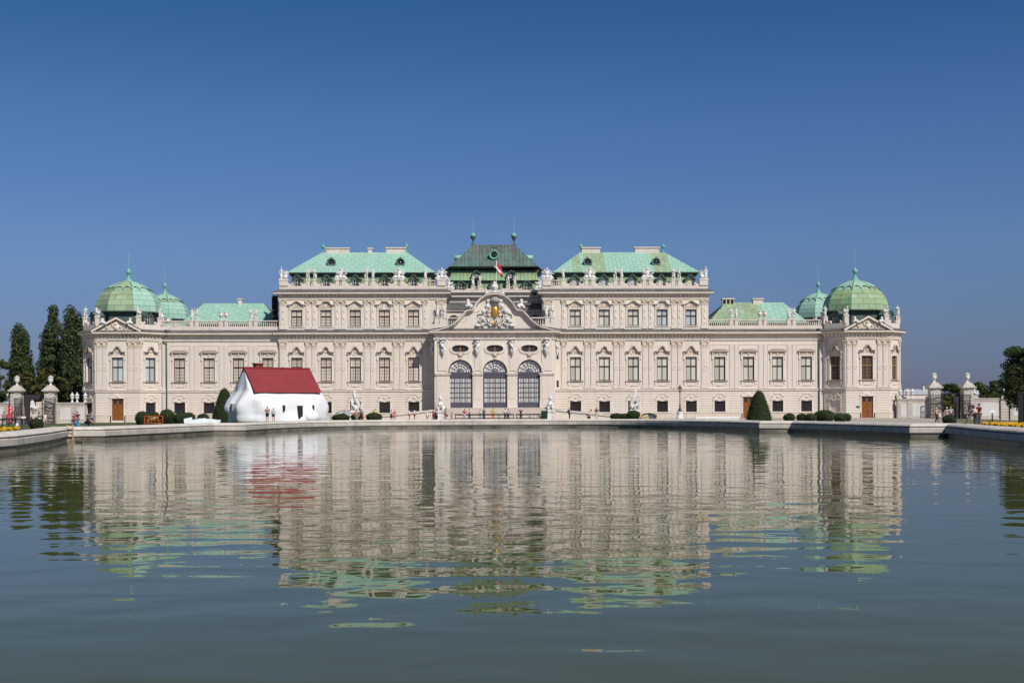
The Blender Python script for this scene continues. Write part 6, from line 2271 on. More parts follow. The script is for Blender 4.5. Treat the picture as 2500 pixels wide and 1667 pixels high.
ball(1927, 152, 31, 1008, 'leftmost clipped bush, standing alone right of the green cone', GP, seed=74)
ball(1958, 156, 30, 1009, 'second clipped bush right of the green cone', GP, seed=75)
ball(1978, 152, 32, 1009, 'clipped bush left of the tallest one before the right pavilion', GP, seed=76)
ball(2012, 158, 52, 1000, 'tallest clipped bush before the right pavilion', GP, seed=77)
ball(2020, 152, 34, 1006, 'clipped bush in front of the tallest one by the right pavilion', GP, seed=78)
ball(2050, 154, 34, 1009, 'clipped bush right of the tallest one by the right pavilion', GP, seed=79)
ball(2066, 158, 26, 1009, 'rightmost clipped bush before the right pavilion', GP, seed=80)
ball(89, 112, 36, 1021, 'round yellowish bush alone on the left lawn', 'single bushes by the gates', LEAF_YEL, seed=81)
ball(2318, 116, 36, 1012, 'dark round bush alone before the right gate', 'single bushes by the gates', LEAF_BOXD, seed=82)
def cone(u, y, wpx, vtop, label, seed):
    k = FPX / y; x = at(u, y); r = wpx / k / 2
    h = zat(u, vtop, y) - ground_z(x, y)
    prof = [(r * .93, 0), (r, .05 * h), (r * .96, .15 * h), (r * .86, .32 * h), (r * .72, .5 * h), (r * .57, .68 * h), (r * .42, .83 * h), (r * .30, .92 * h), (r * .17, .98 * h), (.02, h)]
    topiary(x, y, r, label, prof, 'clipped yew cones', LEAF_BOXD, seed, 40, 'yew_cone', 'topiary')
cone(1853, 151, 66, 951, 'big dark green cone topiary before the right wing door', 85)
cone(548, 182, 66, 946, 'dark green cone topiary half hidden behind the white house', 86)

# flower beds
def flower_bed(poly, label, seed, n):
    rng = np.random.default_rng(seed)
    YEL = leaf_material('yellow_petals', (.50, .26, .008), (.65, .38, .012), (.62, .20, .008))
    xs = [p[0] for p in poly]; ys_ = [p[1] for p in poly]
    pts = []
    tri = [Vector((p[0], p[1], 0)) for p in poly]
    def inside(px, py):
        c = False
        for i in range(len(poly)):
            (x1, y1), (x2, y2) = poly[i - 1], poly[i]
            if (y1 > py) != (y2 > py) and px < (x2 - x1) * (py - y1) / (y2 - y1) + x1: c = not c
        return c
    while len(pts) < n:
        px, py = rng.uniform(min(xs), max(xs)), rng.uniform(min(ys_), max(ys_))
        if inside(px, py): pts.append((px, py, ground_z(px, py)))
    P = np.array(pts)
    root = MB().add([(p[0], p[1], ground_z(*p) + .06) for p in poly], tessellate_polygon([tri])).build('flower_bed', material('bed_soil', (.07, .05, .035), .95))
    tag(root, label, 'flower bed', None, 'stuff')
    A = P.copy(); A[:, 2] += rng.uniform(.05, .3, len(A))
    g = leaves('flower_leaves', A, .16, LEAF_BOX, root, rng); tag(g, kind='stuff')
    B = P[: n * 2 // 3] + np.stack([rng.normal(size=n * 2 // 3) * .05, rng.normal(size=n * 2 // 3) * .05, rng.uniform(.25, .42, n * 2 // 3)], 1)
    q = leaves('flower_heads', B, .15, YEL, root, rng, np.tile([0, -.4, 1.0], (len(B), 1))); tag(q, kind='stuff')
flower_bed([(shore(y) + 1.3, y) for y in (74, 80, 86, 92, 97)] + [(shore(97) + 2.6, 97), (36, 90), (36, 80), (35, 74)], 'bed of orange and yellow flowers along the right pond wall', 5, 3600)
flower_bed([(-shore(y) - 1.3, y) for y in (72, 78, 84, 88)] + [(-shore(88) - 2.4, 88), (-33.5, 82), (-33, 72)], 'small bed of yellow flowers along the left pond wall', 6, 1600)

# ------------------------------------------------------------------ garden walls and gates at both sides
WALLST = material('garden_wall_render', (.50, .45, .40), .9, .2, .6, col2=(.40, .36, .32), streak=.2)
WALLP = material('garden_wall_panel', (.56, .54, .52), .9, .08, .5, streak=.12)
def garden_wall(x0, x1, y0, label, side, panels, urns=(), h=3.55):
    zb = min(ground_z(x0, y0), ground_z(x1, y0))
    w = thing('garden_wall', label, 'wall', ((x0 + x1) / 2, y0, zb), 0, 'garden walls')
    hw = (x1 - x0) / 2
    MB().box(-hw, hw, 0, .6, -.5, h).build('wall', WALLST, w)
    MB().box(-hw - .0, hw, -.16, .76, h, h + .16).box(-hw, hw, -.08, .68, h - .28, h - .1).build('coping', WALLST, w)
    MB().box(-hw, hw, -.08, 0, -.5, .45).build('base_course', WALLST, w)
    for a, b in panels:
        MB().box(a - hw, b - hw, -.05, 0, .75, h - .75).build('panel', WALLP, w)
    prev = 0
    edges = [v for p in panels for v in p]
    spans = [(0, edges[0])] + [(edges[i], edges[i + 1]) for i in range(1, len(edges) - 1, 2)] + [(edges[-1], 2 * hw)]
    for a, b in spans:
        if b - a < .5: continue
        for k in range(6):
            z = .5 + k * (h - .85) / 6
            MB().box(a - hw + .12, b - hw - .12, -.07, 0, z + .03, z + (h - .85) / 6 - .03).build('stone_course', WALLST, w)
    return w, zb
def pier(u, y, side, which, label):
    x = at(u, y); z = ground_z(x, y)
    p = thing('gate_pier', label, 'gate pier', (x, y, z), 0, 'gate piers', (.88, .88, 1))
    for k in range(7):
        zz = .55 + k * .58
        MB().box(-1.05, 1.05, -.85, .85, zz + .03, zz + .55).build('stone_block', WALLST, p)
    MB().box(-.98, .98, -.78, .78, -.4, 4.7).build('core', WALLST, p)
    MB().box(-1.15, 1.15, -.95, .95, -.4, .5).build('base_course', WALLST, p)
    MB().box(-1.0, 1.0, -.82, .82, 4.66, 5.45).build('neck', WALLST, p)
    r = random.Random(3)
    c = MB()
    for k in range(16):
        c.ell((r.uniform(-.7, .7), -.84, r.uniform(4.4, 5.3)), (r.uniform(.1, .2), .1, r.uniform(.08, .16)), 6, 4)
    c.build('relief', STATUE, p)
    MB().sweep([(-1.0, .85), (-1.0, -.85), (1.0, -.85), (1.0, .85), (-1.0, .85)][:4], [(0, 5.45), (.18, 5.5), (.32, 5.62), (.42, 5.66), (.42, 5.82), (0, 5.86)]).box(-1.0, 1.0, -.85, .85, 5.45, 5.85).build('cornice', WALLST, p)
    v = [(-1.3, -1.15, 5.83), (1.3, -1.15, 5.83), (1.3, 1.15, 5.83), (-1.3, 1.15, 5.83), (-.5, -.45, 6.65), (.5, -.45, 6.65), (.5, .45, 6.65), (-.5, .45, 6.65)]
    MB().add(v, [(0, 1, 5, 4), (1, 2, 6, 5), (2, 3, 7, 6), (3, 0, 4, 7), (4, 5, 6, 7)]).build('cap', WALLST, p)
    statue('vase', x, y, z + 6.6, 'big white stone vase on the %s pier of the %s gate' % (which, side), 'vases on the gate piers', cat='urn', sc=.74)
    return x, z
GY = 227
for side, us in (('left', (42, 124)), ('right', (2281, 2362))):
    xa, za = pier(us[0], GY, side, 'left', 'stone left pier of the %s garden gate, with a big vase' % side)
    xb, zb = pier(us[1], GY, side, 'right', 'stone right pier of the %s garden gate, with a big vase' % side)
    # iron gate leaves, swung open towards the viewer
    for which, hx, a in (('left', xa + 1.2, R(-100) if side == 'left' else R(-168)), ('right', xb - 1.2, R(-12) if side == 'left' else R(-80))):
        g = thing('gate_leaf', 'open black iron leaf hinged on the %s pier of the %s gate' % (which, side), 'gate', (hx, GY - 1.0, (za + zb) / 2), a, 'iron gate leaves')
        W = 2.5
        fr = MB().box(0, .12, -.05, .05, .05, 4.5).box(W - .12, W, -.05, .05, .05, 4.5)
        for z in (.1, 1.0, 3.4, 4.35):
            fr.box(.12, W - .12, -.04, .04, z, z + .11)
        fr.build('frame', IRON, g)
        for k in range(11):
            x = .22 + (W - .44) * k / 10
            MB().tube([(x, 0, .15), (x, 0, 4.42)], .028, 5).build('bar', IRON, g)
        sc_ = MB()
        rr = random.Random(5)
        for k in range(26):
            cx, cz, r_ = rr.uniform(.35, W - .35), rr.uniform(1.3, 3.2), rr.uniform(.10, .26)
            pts = [(cx + r_ * (1 - t / 14) * math.cos(t * .7), 0, cz + r_ * (1 - t / 14) * math.sin(t * .7)) for t in range(12)]
            sc_.tube(pts, .025, 4)
        tag(sc_.build('scrollwork', IRON, g), kind='stuff')
    # dark lintel frame behind the left gate opening
    f = thing('iron_gateway', 'dark iron frame spanning the %s garden gate' % side, 'gate', ((xa + xb) / 2, GY, (za + zb) / 2), 0, 'gate frames')
    hw = (xb - xa) / 2 - 1.15
    if side == 'left':
        MB().box(-hw, -hw + .85, .2, .6, 0, 4.2).box(-hw, hw, .2, .6, 4.2, 5.1).build('frame', IRON, f)
    else:
        MB().box(hw - 1.0, hw, .2, .6, 0, 4.7).box(-hw, hw, .25, .45, 4.62, 4.78).build('frame', IRON, f)
# walls
xpl = at(205, 228)
w, z = garden_wall(at(133, GY), xpl + .4, GY + .3, 'pale garden wall between the left gate and the left pavilion', 'left', [(.9, 2.7), (3.8, 4.9)])
for i, u in enumerate((176, 188, 208)):
    statue('lidded_urn', at(u, GY + .5), GY + .6, z + 3.7, 'white lidded urn on the left garden wall, %s' % ['leftmost of three', 'middle of three', 'nearest the pavilion'][i], 'urns on the garden walls', cat='urn', sc=1.0)
w, z = garden_wall(at(-30, GY), at(32, GY), GY + .3, 'pale garden wall at the left edge beyond the gate', 'left', [(.4, 2.6)])
statue('group', at(20, GY), GY + .5, z + 3.7, 'white crouching stone group on the wall left of the left gate', None, sc=.95, seed=4)
w, z = garden_wall(at(2192, GY), at(2271, GY), GY + .3, 'pale garden wall between the right pavilion and the right gate', 'right', [(.6, 1.6), (2.6, 5.2)], h=3.7)
for i, u in enumerate((2199, 2216, 2228)):
    statue('lidded_urn', at(u, GY + .5), GY + .6, z + 3.85, 'white lidded urn on the right garden wall, %s' % ['touching the pavilion', 'left one of a close pair', 'right one of a close pair'][i], 'urns on the garden walls', cat='urn', sc=1.0)
w, z = garden_wall(at(2372, GY), at(2540, GY), GY + .3, 'pale garden wall right of the right gate', 'right', [(1.4, 4.9), (7.4, 11)], h=3.75)
statue('group', at(2384, GY), GY + .5, z + 3.9, 'white seated stone figure on the wall right of the right gate', None, sc=1.1, seed=5)
statue('lidded_urn', at(2451, GY), GY + .6, z + 3.9, 'white lidded urn on the wall near the right edge', 'urns on the garden walls', cat='urn', sc=1.15)
for u in (2443, 2466):
    o = MB().tube([(0, -.15, 0), (0, -.15, 3.7)], .07, 6).build('drainpipe', IRON, None, T(at(u, GY), GY + .25, z))
    tag(o, 'dark drainpipe on the right garden wall, %s of two' % ('left' if u == 2443 else 'right'), 'pipe', 'pipes on the garden wall')
# statue seen through the left gate and the white wall behind
o = MB().box(-2.6, 2.6, 0, .5, -.3, 2.8).box(-2.7, 2.7, -.1, .6, 2.8, 3.0).ribbon([(0, 3.9), (.8, 3.9), (1.4, 4.4), (2.6, 4.4)], 1.0, .0, .5)
o = o.build('garden_wall', PARAPET, None, T(at(88, 233), 233, ground_z(-80, 233)))
tag(o, 'pale curved wall seen through the left gate', 'wall')
statue('reclining', at(80, 231.5), 231.4, ground_z(-80, 231) + 2.2, 'white reclining statue seen through the left gate', sc=1.5, my=1.1)
o = MB().box(-1.1, 1.1, -.4, .4, -.3, 2.22).box(-1.2, 1.2, -.5, .5, 2.1, 2.25).build('pedestal', PARAPET, None, T(at(80, 231.5), 231.4, ground_z(-80, 231)))
tag(o, 'pale stone plinth under the reclining statue in the left gate', 'pedestal')
# far building over the right wall
fb = thing('building', 'distant pale building with a grey roof behind the right garden wall', 'building', (at(2252, 420), 420, 0))
MB().box(-6, 5, 0, 8, -2, 6.2).build('wall', PARAPET, fb)
MB().add([(-6.3, -.3, 6.2), (5.3, -.3, 6.2), (5.3, 8.3, 6.2), (-6.3, 8.3, 6.2), (-4.5, 4, 8.0), (3.5, 4, 8.0)], [(0, 1, 5, 4), (1, 2, 5), (2, 3, 4, 5), (3, 0, 4)]).build('roof', material('pale_metal_roof', (.35, .38, .40), .5), fb)
MB().box(1.2, 1.8, 3, 4, 7.0, 8.9).build('chimney', PARAPET, fb)

# red banner on the left pier: vertical word with an arrow
def banner():
    y = GY - 1.05
    x = at(25.5, y)
    b = thing('banner', 'red vertical museum banner with an arrow on the left gate wall', 'banner', (x, y - .05, ground_z(x, y) + .35))
    RED = material('banner_red', (.55, .012, .045), .6)
    ORA = material('banner_orange', (.62, .22, .03), .6)
    WH = material('banner_white', (.8, .8, .8), .6)
    MB().box(-.36, .36, 0, .04, 0, 2.8).build('cloth', RED, b)
    MB().box(-.42, -.362, 0, .04, 0, 2.8).build('edge_strip', ORA, b)
    cu = bpy.data.curves.new('word', 'FONT')
    cu.body = 'museum'
    cu.size = .60
    cu.extrude = .004
    cu.align_x = 'LEFT'
    tmp = bpy.data.objects.new('word_tmp', cu)
    COL.objects.link(tmp)
    dg = bpy.context.evaluated_depsgraph_get()
    me = bpy.data.meshes.new_from_object(tmp.evaluated_get(dg))
    bpy.data.objects.remove(tmp)
    me.materials.clear(); me.materials.append(WH)
    put(me, 'lettering', b, Matrix.Translation((.26, -.012, .12)) @ Matrix.Rotation(R(90), 4, 'X') @ Matrix.Rotation(R(90), 4, 'Z'))
    MB().prism([(.05, 2.28), (.13, 2.28), (.13, 2.5), (.24, 2.42), (.24, 2.52), (.09, 2.66), (-.06, 2.52), (-.06, 2.42), (.05, 2.5)], -.012, 0).build('arrow', WH, b)
banner()

# ------------------------------------------------------------------ rails, barrier, lamp, car and small things
GREENP = material('dark_green_paint', (.006, .028, .018), .5)
BLACKP = material('black_paint', (.015, .015, .017), .45)
def barrier(u0, u1, y, label, m, z0, z1, posts, thick=.14, group=None):
    x0, x1 = at(u0, y), at(u1, y)
    gz = ground_z((x0 + x1) / 2, y)
    b = thing('barrier', label, 'barrier', ((x0 + x1) / 2, y, gz), 0, group)
    hw = (x1 - x0) / 2
    MB().box(-hw, hw, -.06, .06, z1 - thick * 1.5, z1).build('top_rail', m, b)
    MB().box(-hw, hw, -.04, .04, z0, z0 + thick * .6).build('bottom_rail', m, b)
    for k in range(posts):
        x = -hw + .08 + (2 * hw - .16) * k / (posts - 1)
        MB().box(x - .05, x + .05, -.05, .05, 0, z1 - thick * 1.5).build('post', m, b)
barrier(1110, 1255, 192, 'long dark green barrier before the left part of the steps', GREENP, .28, .95, 5, group='green barriers')
barrier(1259, 1327, 192, 'shorter dark green barrier before the right part of the steps', GREENP, .28, .95, 3, group='green barriers')
o = MB().box(-.45, .45, -.4, .4, 0, 1.25).box(-.5, .5, -.45, .45, 1.25, 1.35).box(-.38, .38, -.42, -.4, .15, 1.1)
tag(o.build('cabinet', GREENP, None, T(at(1329, 195), 195, .05)), 'dark green box at the right end of the barriers', 'box')
barrier(-12, 72, 150, 'black two bar rail on the left lawn', BLACKP, .35, .98, 6, .10)
barrier(1700, 1804, 172, 'long low white barrier board before the right wing', material('white_board', (.8, .8, .8), .5), .12, .5, 5, .12)

def lamp_post():
    y = 210; x = at(1660, y); z = ground_z(x, y)
    r = thing('street_lamp', 'black street lamp on a pale stone drum before the right block', 'street lamp', (x, y, z))
    MB().lathe([(.58, -.2), (.58, .25), (.50, .3), (.48, 1.0), (.52, 1.08), (.40, 1.18)], n=14).build('stone_base', STATUE, r)
    MB().lathe([(.34, 1.18), (.36, 1.3), (.22, 1.5), (.13, 1.8), (.10, 2.1), (.14, 2.2), (.08, 2.35), (.055, 4.1), (.12, 4.2), (.06, 4.3), (.05, 4.35)], n=10).build('post', BLACKP, r)
    MB().lathe([(.10, 4.35), (.24, 4.9), (.26, 4.92)], n=6, smooth=False).build('lantern_glass', glass('lantern_glass', (.35, .35, .33), .1), r)
    mb = MB().lathe([(.32, 4.92), (.28, 5.0), (.12, 5.2), (.05, 5.3), (.08, 5.38), (.0, 5.5)], n=6, smooth=False)
    for k in range(6):
        a = math.pi * 2 * k / 6
        mb.tube([(.11 * math.cos(a), .11 * math.sin(a), 4.34), (.26 * math.cos(a), .26 * math.sin(a), 4.93)], .022, 4)
    for s in (-1, 1):
        mb.tube([(0, 0, 4.25), (s * .3, 0, 4.35), (s * .38, 0, 4.6), (s * .3, 0, 4.8)], .025, 4)
    mb.build('lantern', BLACKP, r)
lamp_post()

def car():
    y = 216; x = at(836, y); z = ground_z(x, y)
    c = thing('parked_car', 'dark parked car with a silver side, half hidden behind a bush', 'car', (x, y, z), R(0))
    PAINT = material('car_paint', (.42, .44, .47), .25, spec=.6)
    ROOF = material('dark_car_roof', (.02, .022, .026), .25, spec=.6)
    TYRE = material('tyre_rubber', (.02, .02, .02), .8)
    pts = [(-2.1, .35), (-2.15, .75), (-1.9, .88), (-1.1, 1.0), (-.2, 1.02), (1.4, 1.0), (1.95, .95), (2.1, .7), (2.05, .35), (1.75, .3), (1.6, .55), (1.2, .6), (.85, .5), (.75, .3), (-.95, .3), (-1.1, .52), (-1.45, .6), (-1.75, .5), (-1.85, .3)]
    MB().prism(pts, -.82, .82).build('body', PAINT, c)
    MB().prism([(-1.15, 1.0), (-.35, 1.48), (.2, 1.56), (1.0, 1.54), (1.55, 1.36), (1.85, 1.0)], -.72, .72).build('cabin', ROOF, c)
    MB().prism([(-.85, 1.04), (-.28, 1.42), (.3, 1.48), (.3, 1.04)], -.735, -.70).prism([(.4, 1.04), (.4, 1.48), (.95, 1.46), (1.35, 1.3), (1.5, 1.04)], -.735, -.70).build('window', PANE_SKY, c)
    for wx in (-1.4, 1.22):
        for sy in (-1, 1):
            w = MB().lathe([(.22, -.1), (.32, -.08), (.32, .08), (.22, .1)], n=16, M=T(wx, sy * .74, .32) @ Matrix.Rotation(math.pi / 2, 4, 'X')).build('wheel', TYRE, c)
            MB().lathe([(.2, -.105), (.2, .105)], n=12, M=T(wx, sy * .74, .32) @ Matrix.Rotation(math.pi / 2, 4, 'X')).build('rim', PAINT, w)
    for sy in (-1, 1):
        MB().ell((-2.08, sy * .55, .72), (.08, .2, .09), 8, 5).build('headlight', PANE_GATE, c)
        MB().ell((2.06, sy * .6, .78), (.06, .15, .1), 8, 5).build('tail_light', cloth((.4, .02, .02)), c)
car()

def orange_frame():
    y = 140; x = at(375, y); z = ground_z(x, y) + .18
    f = thing('transport_frame', 'orange metal frame crate standing before the left bushes', 'crate', (x, y, z), R(-12))
    OR = material('orange_paint', (.50, .10, .02), .5)
    W, D, H = .78, .5, .82
    for sx in (-1, 1):
        for sy in (-1, 1):
            MB().box(sx * W - .03, sx * W + .03, sy * D - .03, sy * D + .03, 0, H).build('post', OR, f)
    for z_ in (.06, H * .5, H):
        for sy in (-1, 1):
            MB().box(-W + .03, W - .03, sy * D - .025, sy * D + .025, z_ - .025, z_ + .025).build('rail', OR, f)
        for sx in (-1, 1):
            MB().box(sx * W - .025, sx * W + .025, -D + .03, D - .03, z_ - .025, z_ + .025).build('rail', OR, f)
    for k in (-.4, 0, .4):
        MB().box(k - .02, k + .02, -D - .02, -D + .02, .09, H - .03).build('bar', OR, f)
    mb = MB()
    YL = material('pale_poles', (.55, .45, .28), .6)
    rr = random.Random(2)
    for k in range(7):
        mb.tube([(rr.uniform(-.9, -.2), rr.uniform(-.3, .3), .1), (rr.uniform(-.3, .6), rr.uniform(-.3, .3), .7)], .025, 5)
    o = mb.build('poles', YL, None, T(x, y, z, R(-12)))
    tag(o, 'bundle of pale poles lying in the orange frame crate', 'poles')
orange_frame()

def plastic():
    y = 144
    PL = material('white_plastic_sheet', (.66, .72, .72), .4, .2, 2, bump=.05, bscale=3)
    x = at(460, y)
    o = MB().add([(-.45, 0, 0), (.4, .1, 0), (.3, .3, .68), (-.55, .2, .5), (-.45, .06, 0), (.4, .16, 0), (.3, .36, .68), (-.55, .26, .5)], [(0, 1, 2, 3), (7, 6, 5, 4), (0, 4, 5, 1), (1, 5, 6, 2), (2, 6, 7, 3), (3, 7, 4, 0)]).build('board', PL, None, T(x, y, ground_z(x, y) + .15))
    tag(o, 'tilted white plastic board left of the plastic heap', 'board')
    rng = random.Random(4)
    v, f = [], []
    n, m = 22, 8
    for i in range(m + 1):
        for k in range(n + 1):
            a, b = k / n, i / m
            h = .62 * math.sin(math.pi * b) * (.45 + .35 * math.sin(3.1 * a + .6) + .35 * a) + rng.uniform(-.05, .05)
            v.append(((a - .5) * 3.3, (b - .5) * 1.2, max(0, h)))
    f = [(i * (n + 1) + k, i * (n + 1) + k + 1, (i + 1) * (n + 1) + k + 1, (i + 1) * (n + 1) + k) for i in range(m) for k in range(n)]
    x = at(502, y)
    tag(MB().add(v, f, 0, True).build('plastic_sheet', PL, None, T(x, y, ground_z(x, y) + .12)), 'crumpled heap of white plastic sheeting left of the white house', 'plastic sheet')
plastic()

def tent():
    y = 184; x = at(1581, y); z = ground_z(x, y)
    t = thing('tent', 'small yellow and dark blue dome tent before the right bushes', 'tent', (x, y, z + .05))
    r = 1.05
    for half, m in ((0, material('tent_yellow', (.50, .38, .16), .7)), (1, material('tent_blue', (.045, .055, .085), .6))):
        v, f = [], []
        for i in range(7):
            p = math.pi / 2 * i / 6
            for k in range(11):
                a = math.pi * k / 10 + (math.pi / 2 if half == 0 else -math.pi / 2)
                v.append((1.15 * r * math.cos(a) * math.cos(p), r * math.sin(a) * math.cos(p), .72 * r * math.sin(p)))
        for i in range(6):
            for k in range(10):
                f.append((i * 11 + k, i * 11 + k + 1, (i + 1) * 11 + k + 1, (i + 1) * 11 + k))
        MB().add(v, f, 0, True).build('panel', m, t)
    MB().prism([(-.55, .22), (-.1, .42), (-.12, .5), (-.55, .3)], -.98, -.80).build('vent', cloth((.25, .08, .03)), t)
tent()

def sign(u, y, label, wpx, hpx, v0, v1, col, name='sign_board', tilt=0.0):
    k = FPX / y; x = at(u, y); z = ground_z(x, y)
    s = thing('sign', label, 'sign', (x, y, z))
    zt, zb = zat(u, v0, y) - z, zat(u, v1, y) - z
    MB().tube([(0, .05, -.1), (0, .05, zt)], .05, 6).build('post', BLACKP, s)
    w = wpx / k / 2
    pts = [(-w, zt - hpx / k * .5), (-w * .6, zt), (w * .6, zt), (w, zt - hpx / k * .5), (w * .7, zt - hpx / k), (-w * .7, zt - hpx / k)]
    MB().prism(pts, -.03, .03).build('board', cloth(col), s)
sign(2423, 100, 'small white garden sign on a dark post by the flowers', 16, 7, 1001, 1030, (.75, .78, .85))
sign(42, 96, 'small pale round sign on the left lawn by the flowers', 7, 8, 1032, 1045, (.72, .78, .8))
sign(788, 178, 'thin post with a small pale plate before the white house', 7, 4, 1003, 1027, (.7, .72, .75))
o = MB().box(-.55, .55, 0, .08, .4, 2.4).box(-.5, .5, -.03, 0, .45, 2.35).build('notice_board', IRON, None, T(at(2376, 224), 224.8, ground_z(76, 225) + .3))
tag(o, 'dark notice board on the right pier of the right gate', 'notice board')
o = MB().box(-.16, .16, -.16, .16, -.2, 2.9).box(-.2, .2, -.2, .2, 2.9, 3.0).box(-.22, .22, -.22, .22, -.2, .1).build('post', BLACKP, None, T(at(2492, 108), 108, ground_z(40, 108) - .2))
tag(o, 'thick dark post at the right edge under the tree', 'post')
o = MB().box(-.3, .3, 0, .04, 0, .32).box(-.27, .27, -.01, 0, .03, .29).build('plaque', GATEBLUE, None, T(at(2094, 227), 226.88, 1.75))
tag(o, 'small dark plaque left of the right pavilion door', 'plaque')
# ladder into the water
def ladder():
    y = 106.05; x = at(168, y) + .15
    l = thing('ladder', 'pale wooden ladder hung over the left pond wall into the water', 'ladder', (x, y, 0), 0)
    WD = material('pale_ladder_wood', (.50, .38, .26), .8, .2, 4)
    for s in (-1, 1):
        MB().box(s * .24 - .035, s * .24 + .035, -.22, -.15, -1.3, .42).build('rail', WD, l)
    for k in range(6):
        MB().box(-.205, .205, -.21, -.16, -1.05 + k * .27, -1.0 + k * .27).build('rung', WD, l)
ladder()
def duck():
    y = 100; x = at(193, y)
    D = cloth((.09, .065, .045))
    d = thing('duck', 'brown duck on the water by the left pond wall', 'duck', (x, y, WATER_Z - .03))
    MB().ell((0, 0, .10), (.24, .13, .13), 10, 7).tube([(.15, 0, .12), (.2, 0, .28)], [.07, .045], 7).ell((.22, 0, .32), (.075, .055, .06), 8, 6).ell((-.24, 0, .15), (.09, .05, .04), 6, 5).build('body', D, d)
    MB().ell((.31, 0, .31), (.05, .028, .015), 6, 4).build('bill', cloth((.4, .28, .06)), d)
duck()
# scaffold on the left flank of the left block
def scaffold():
    s = thing('scaffold', 'dark scaffold tower against the left flank of the left block', 'scaffold', (-38.35, 232.2, 15.4))
    SC_ = material('scaffold_steel', (.06, .055, .06), .6)
    for a in (-.5, .5):
        for b in (-.8, .8):
            MB().tube([(a, b, 0), (a, b, 6.6)], .06, 6).build('pole', SC_, s)
    for k in range(6):
        z = .4 + 1.1 * k
        MB().box(-.6, .6, -.9, .9, z, z + .08).build('platform', SC_, s)
        MB().tube([(-.5, -.8, z), (.5, -.8, z + 1.0)], .04, 5).build('brace', SC_, s)
    MB().box(-.55, .45, -.2, -.15, .3, 6.3).build('net', DARK, s)
    for k in range(2):
        MB().box(.62, .75, -.86, -.8, .9 + k * 2.4, 3.1 + k * 2.4).build('lilac_panel', cloth((.25, .2, .5)), s)
scaffold()
# small fittings on the front
for u, y, zz, lab in ((1418, 229.7, 2.55, 'small black lamp fitting on the wall right of the porch'), (1443, 229.7, 1.5, 'small dark round vent on the wall right of the porch')):
    tag(MB().ell((0, -.12, 0), (.13, .14, .16), 8, 6).box(-.04, .04, -.05, .05, -.05, .05).build('wall_lamp', IRON, None, T(at(u, y), y, zz)), lab, 'wall lamp')

# ------------------------------------------------------------------ people
GP_ = ground_z
def on_wall(u, y):
    return COPING_Z
def P(*a, **k):
    return person(*a, **k)
NAVY, BLK_, WHT, GRY, RED_, JEAN, BEI = (.02, .025, .06), (.015, .015, .018), (.72, .72, .72), (.25, .25, .26), (.42, .02, .03), (.05, .08, .18), (.5, .4, .28)
# left gate
P(9, 149.6, 'person in dusky pink top sitting on the black rail at the left edge', pose='sit', top=(.32, .14, .16), legs=NAVY, z=ground_z(-54, 150) + .5, face=10)
P(46, 154, 'person in grey top sitting behind the black rail, left of the person in white', pose='sit', top=(.28, .27, .28), legs=GRY, H=1.65, female=True, long_hair=True, hair=(.2, .13, .06), z=ground_z(-55, 154) + .2)
P(57, 154, 'person in white shirt sitting behind the black rail left of the bush', pose='sit', top=WHT, legs=JEAN, H=1.7, z=ground_z(-55, 154) + .25, face=25)
P(81, 160, 'person in white shirt walking behind the yellowish bush', top=WHT, legs=NAVY, pose='walk', face=-20)
P(96, 160, 'person in grey top and pale skirt walking behind the yellowish bush', top=(.13, .13, .15), legs=(.45, .42, .4), kind='skirt', female=True, long_hair=True, hair=(.12, .06, .03), sleeves=False, face=10)
P(110, 157, 'person in white top and pale shorts beside the open left gate leaf', top=(.78, .76, .72), legs=(.6, .58, .55), kind='shorts', female=True, long_hair=True, hair=(.15, .07, .03), sleeves=False, pose='walk')
P(181, 163, 'person in red shirt and jeans before the wall by the left pavilion', top=RED_, legs=JEAN, female=True, long_hair=True, H=1.62, extra=bag((.03, .03, .04), -1))
P(189.5, 164, 'person in dark shirt beside the person in red by the left wall', top=(.025, .025, .04), legs=(.18, .18, .3), H=1.82)
P(211, 124, 'person in dark green crouching and reaching forward on the left lawn', pose='crouch', top=(.02, .035, .025), legs=BLK_, face=90, hair=(.08, .05, .04), z=ground_z(-38, 124) + .1)
o = MB().ell((0, 0, .16), (.22, .16, .2), 10, 7).tube([(-.12, 0, .3), (0, 0, .48), (.12, 0, .3)], .02, 5).build('bag', cloth((.02, .25, .45)), None, T(at(191, 122), 122, ground_z(-40, 122) + .08))
tag(o, 'turquoise bag on the lawn left of the crouching person', 'bag')
P(223, 138, 'person with a lilac shawl and dark trousers walking before the left pavilion', top=(.40, .24, .2), legs=BLK_, female=True, pose='walk', face=-60, H=1.72, extra=shawl((.28, .22, .6)))
# before the white house, walking on the coping
P(652.5, 149.6, 'person in red checked shirt and dark shorts before the white house', top=(.34, .15, .14), legs=(.03, .035, .08), kind='shorts', hat=('cap', (.05, .04, .05)), pose='hold', H=1.74, z=COPING_Z, extra=bag((.2, .05, .05), 1, .14))
P(667.5, 155.3, 'person in pale blue blouse and dark shorts before the white house', top=(.52, .56, .62), legs=(.02, .02, .05), kind='shorts', female=True, long_hair=True, hair=(.06, .03, .02), pose='walk', H=1.60, z=COPING_Z)
P(807, 182, 'small child in pale green right of the white house', H=.95, top=(.45, .6, .5), legs=(.3, .35, .3))
P(871, 180, 'person in red and white checked shirt before the left horse pedestal', top=(.55, .25, .24), legs=GRY, H=1.68)
P(882, 180, 'person in blue patterned jacket with an orange bag by the left horse', top=(.11, .12, .22), legs=BLK_, kind='skirt', H=1.76, female=True, sleeves='long', extra=bag((.65, .16, .03), 1, .22))
P(912, 200, 'dark haired person in brown top behind the clipped bush right of the horse', top=(.18, .12, .1), legs=BLK_, H=1.62, female=True)
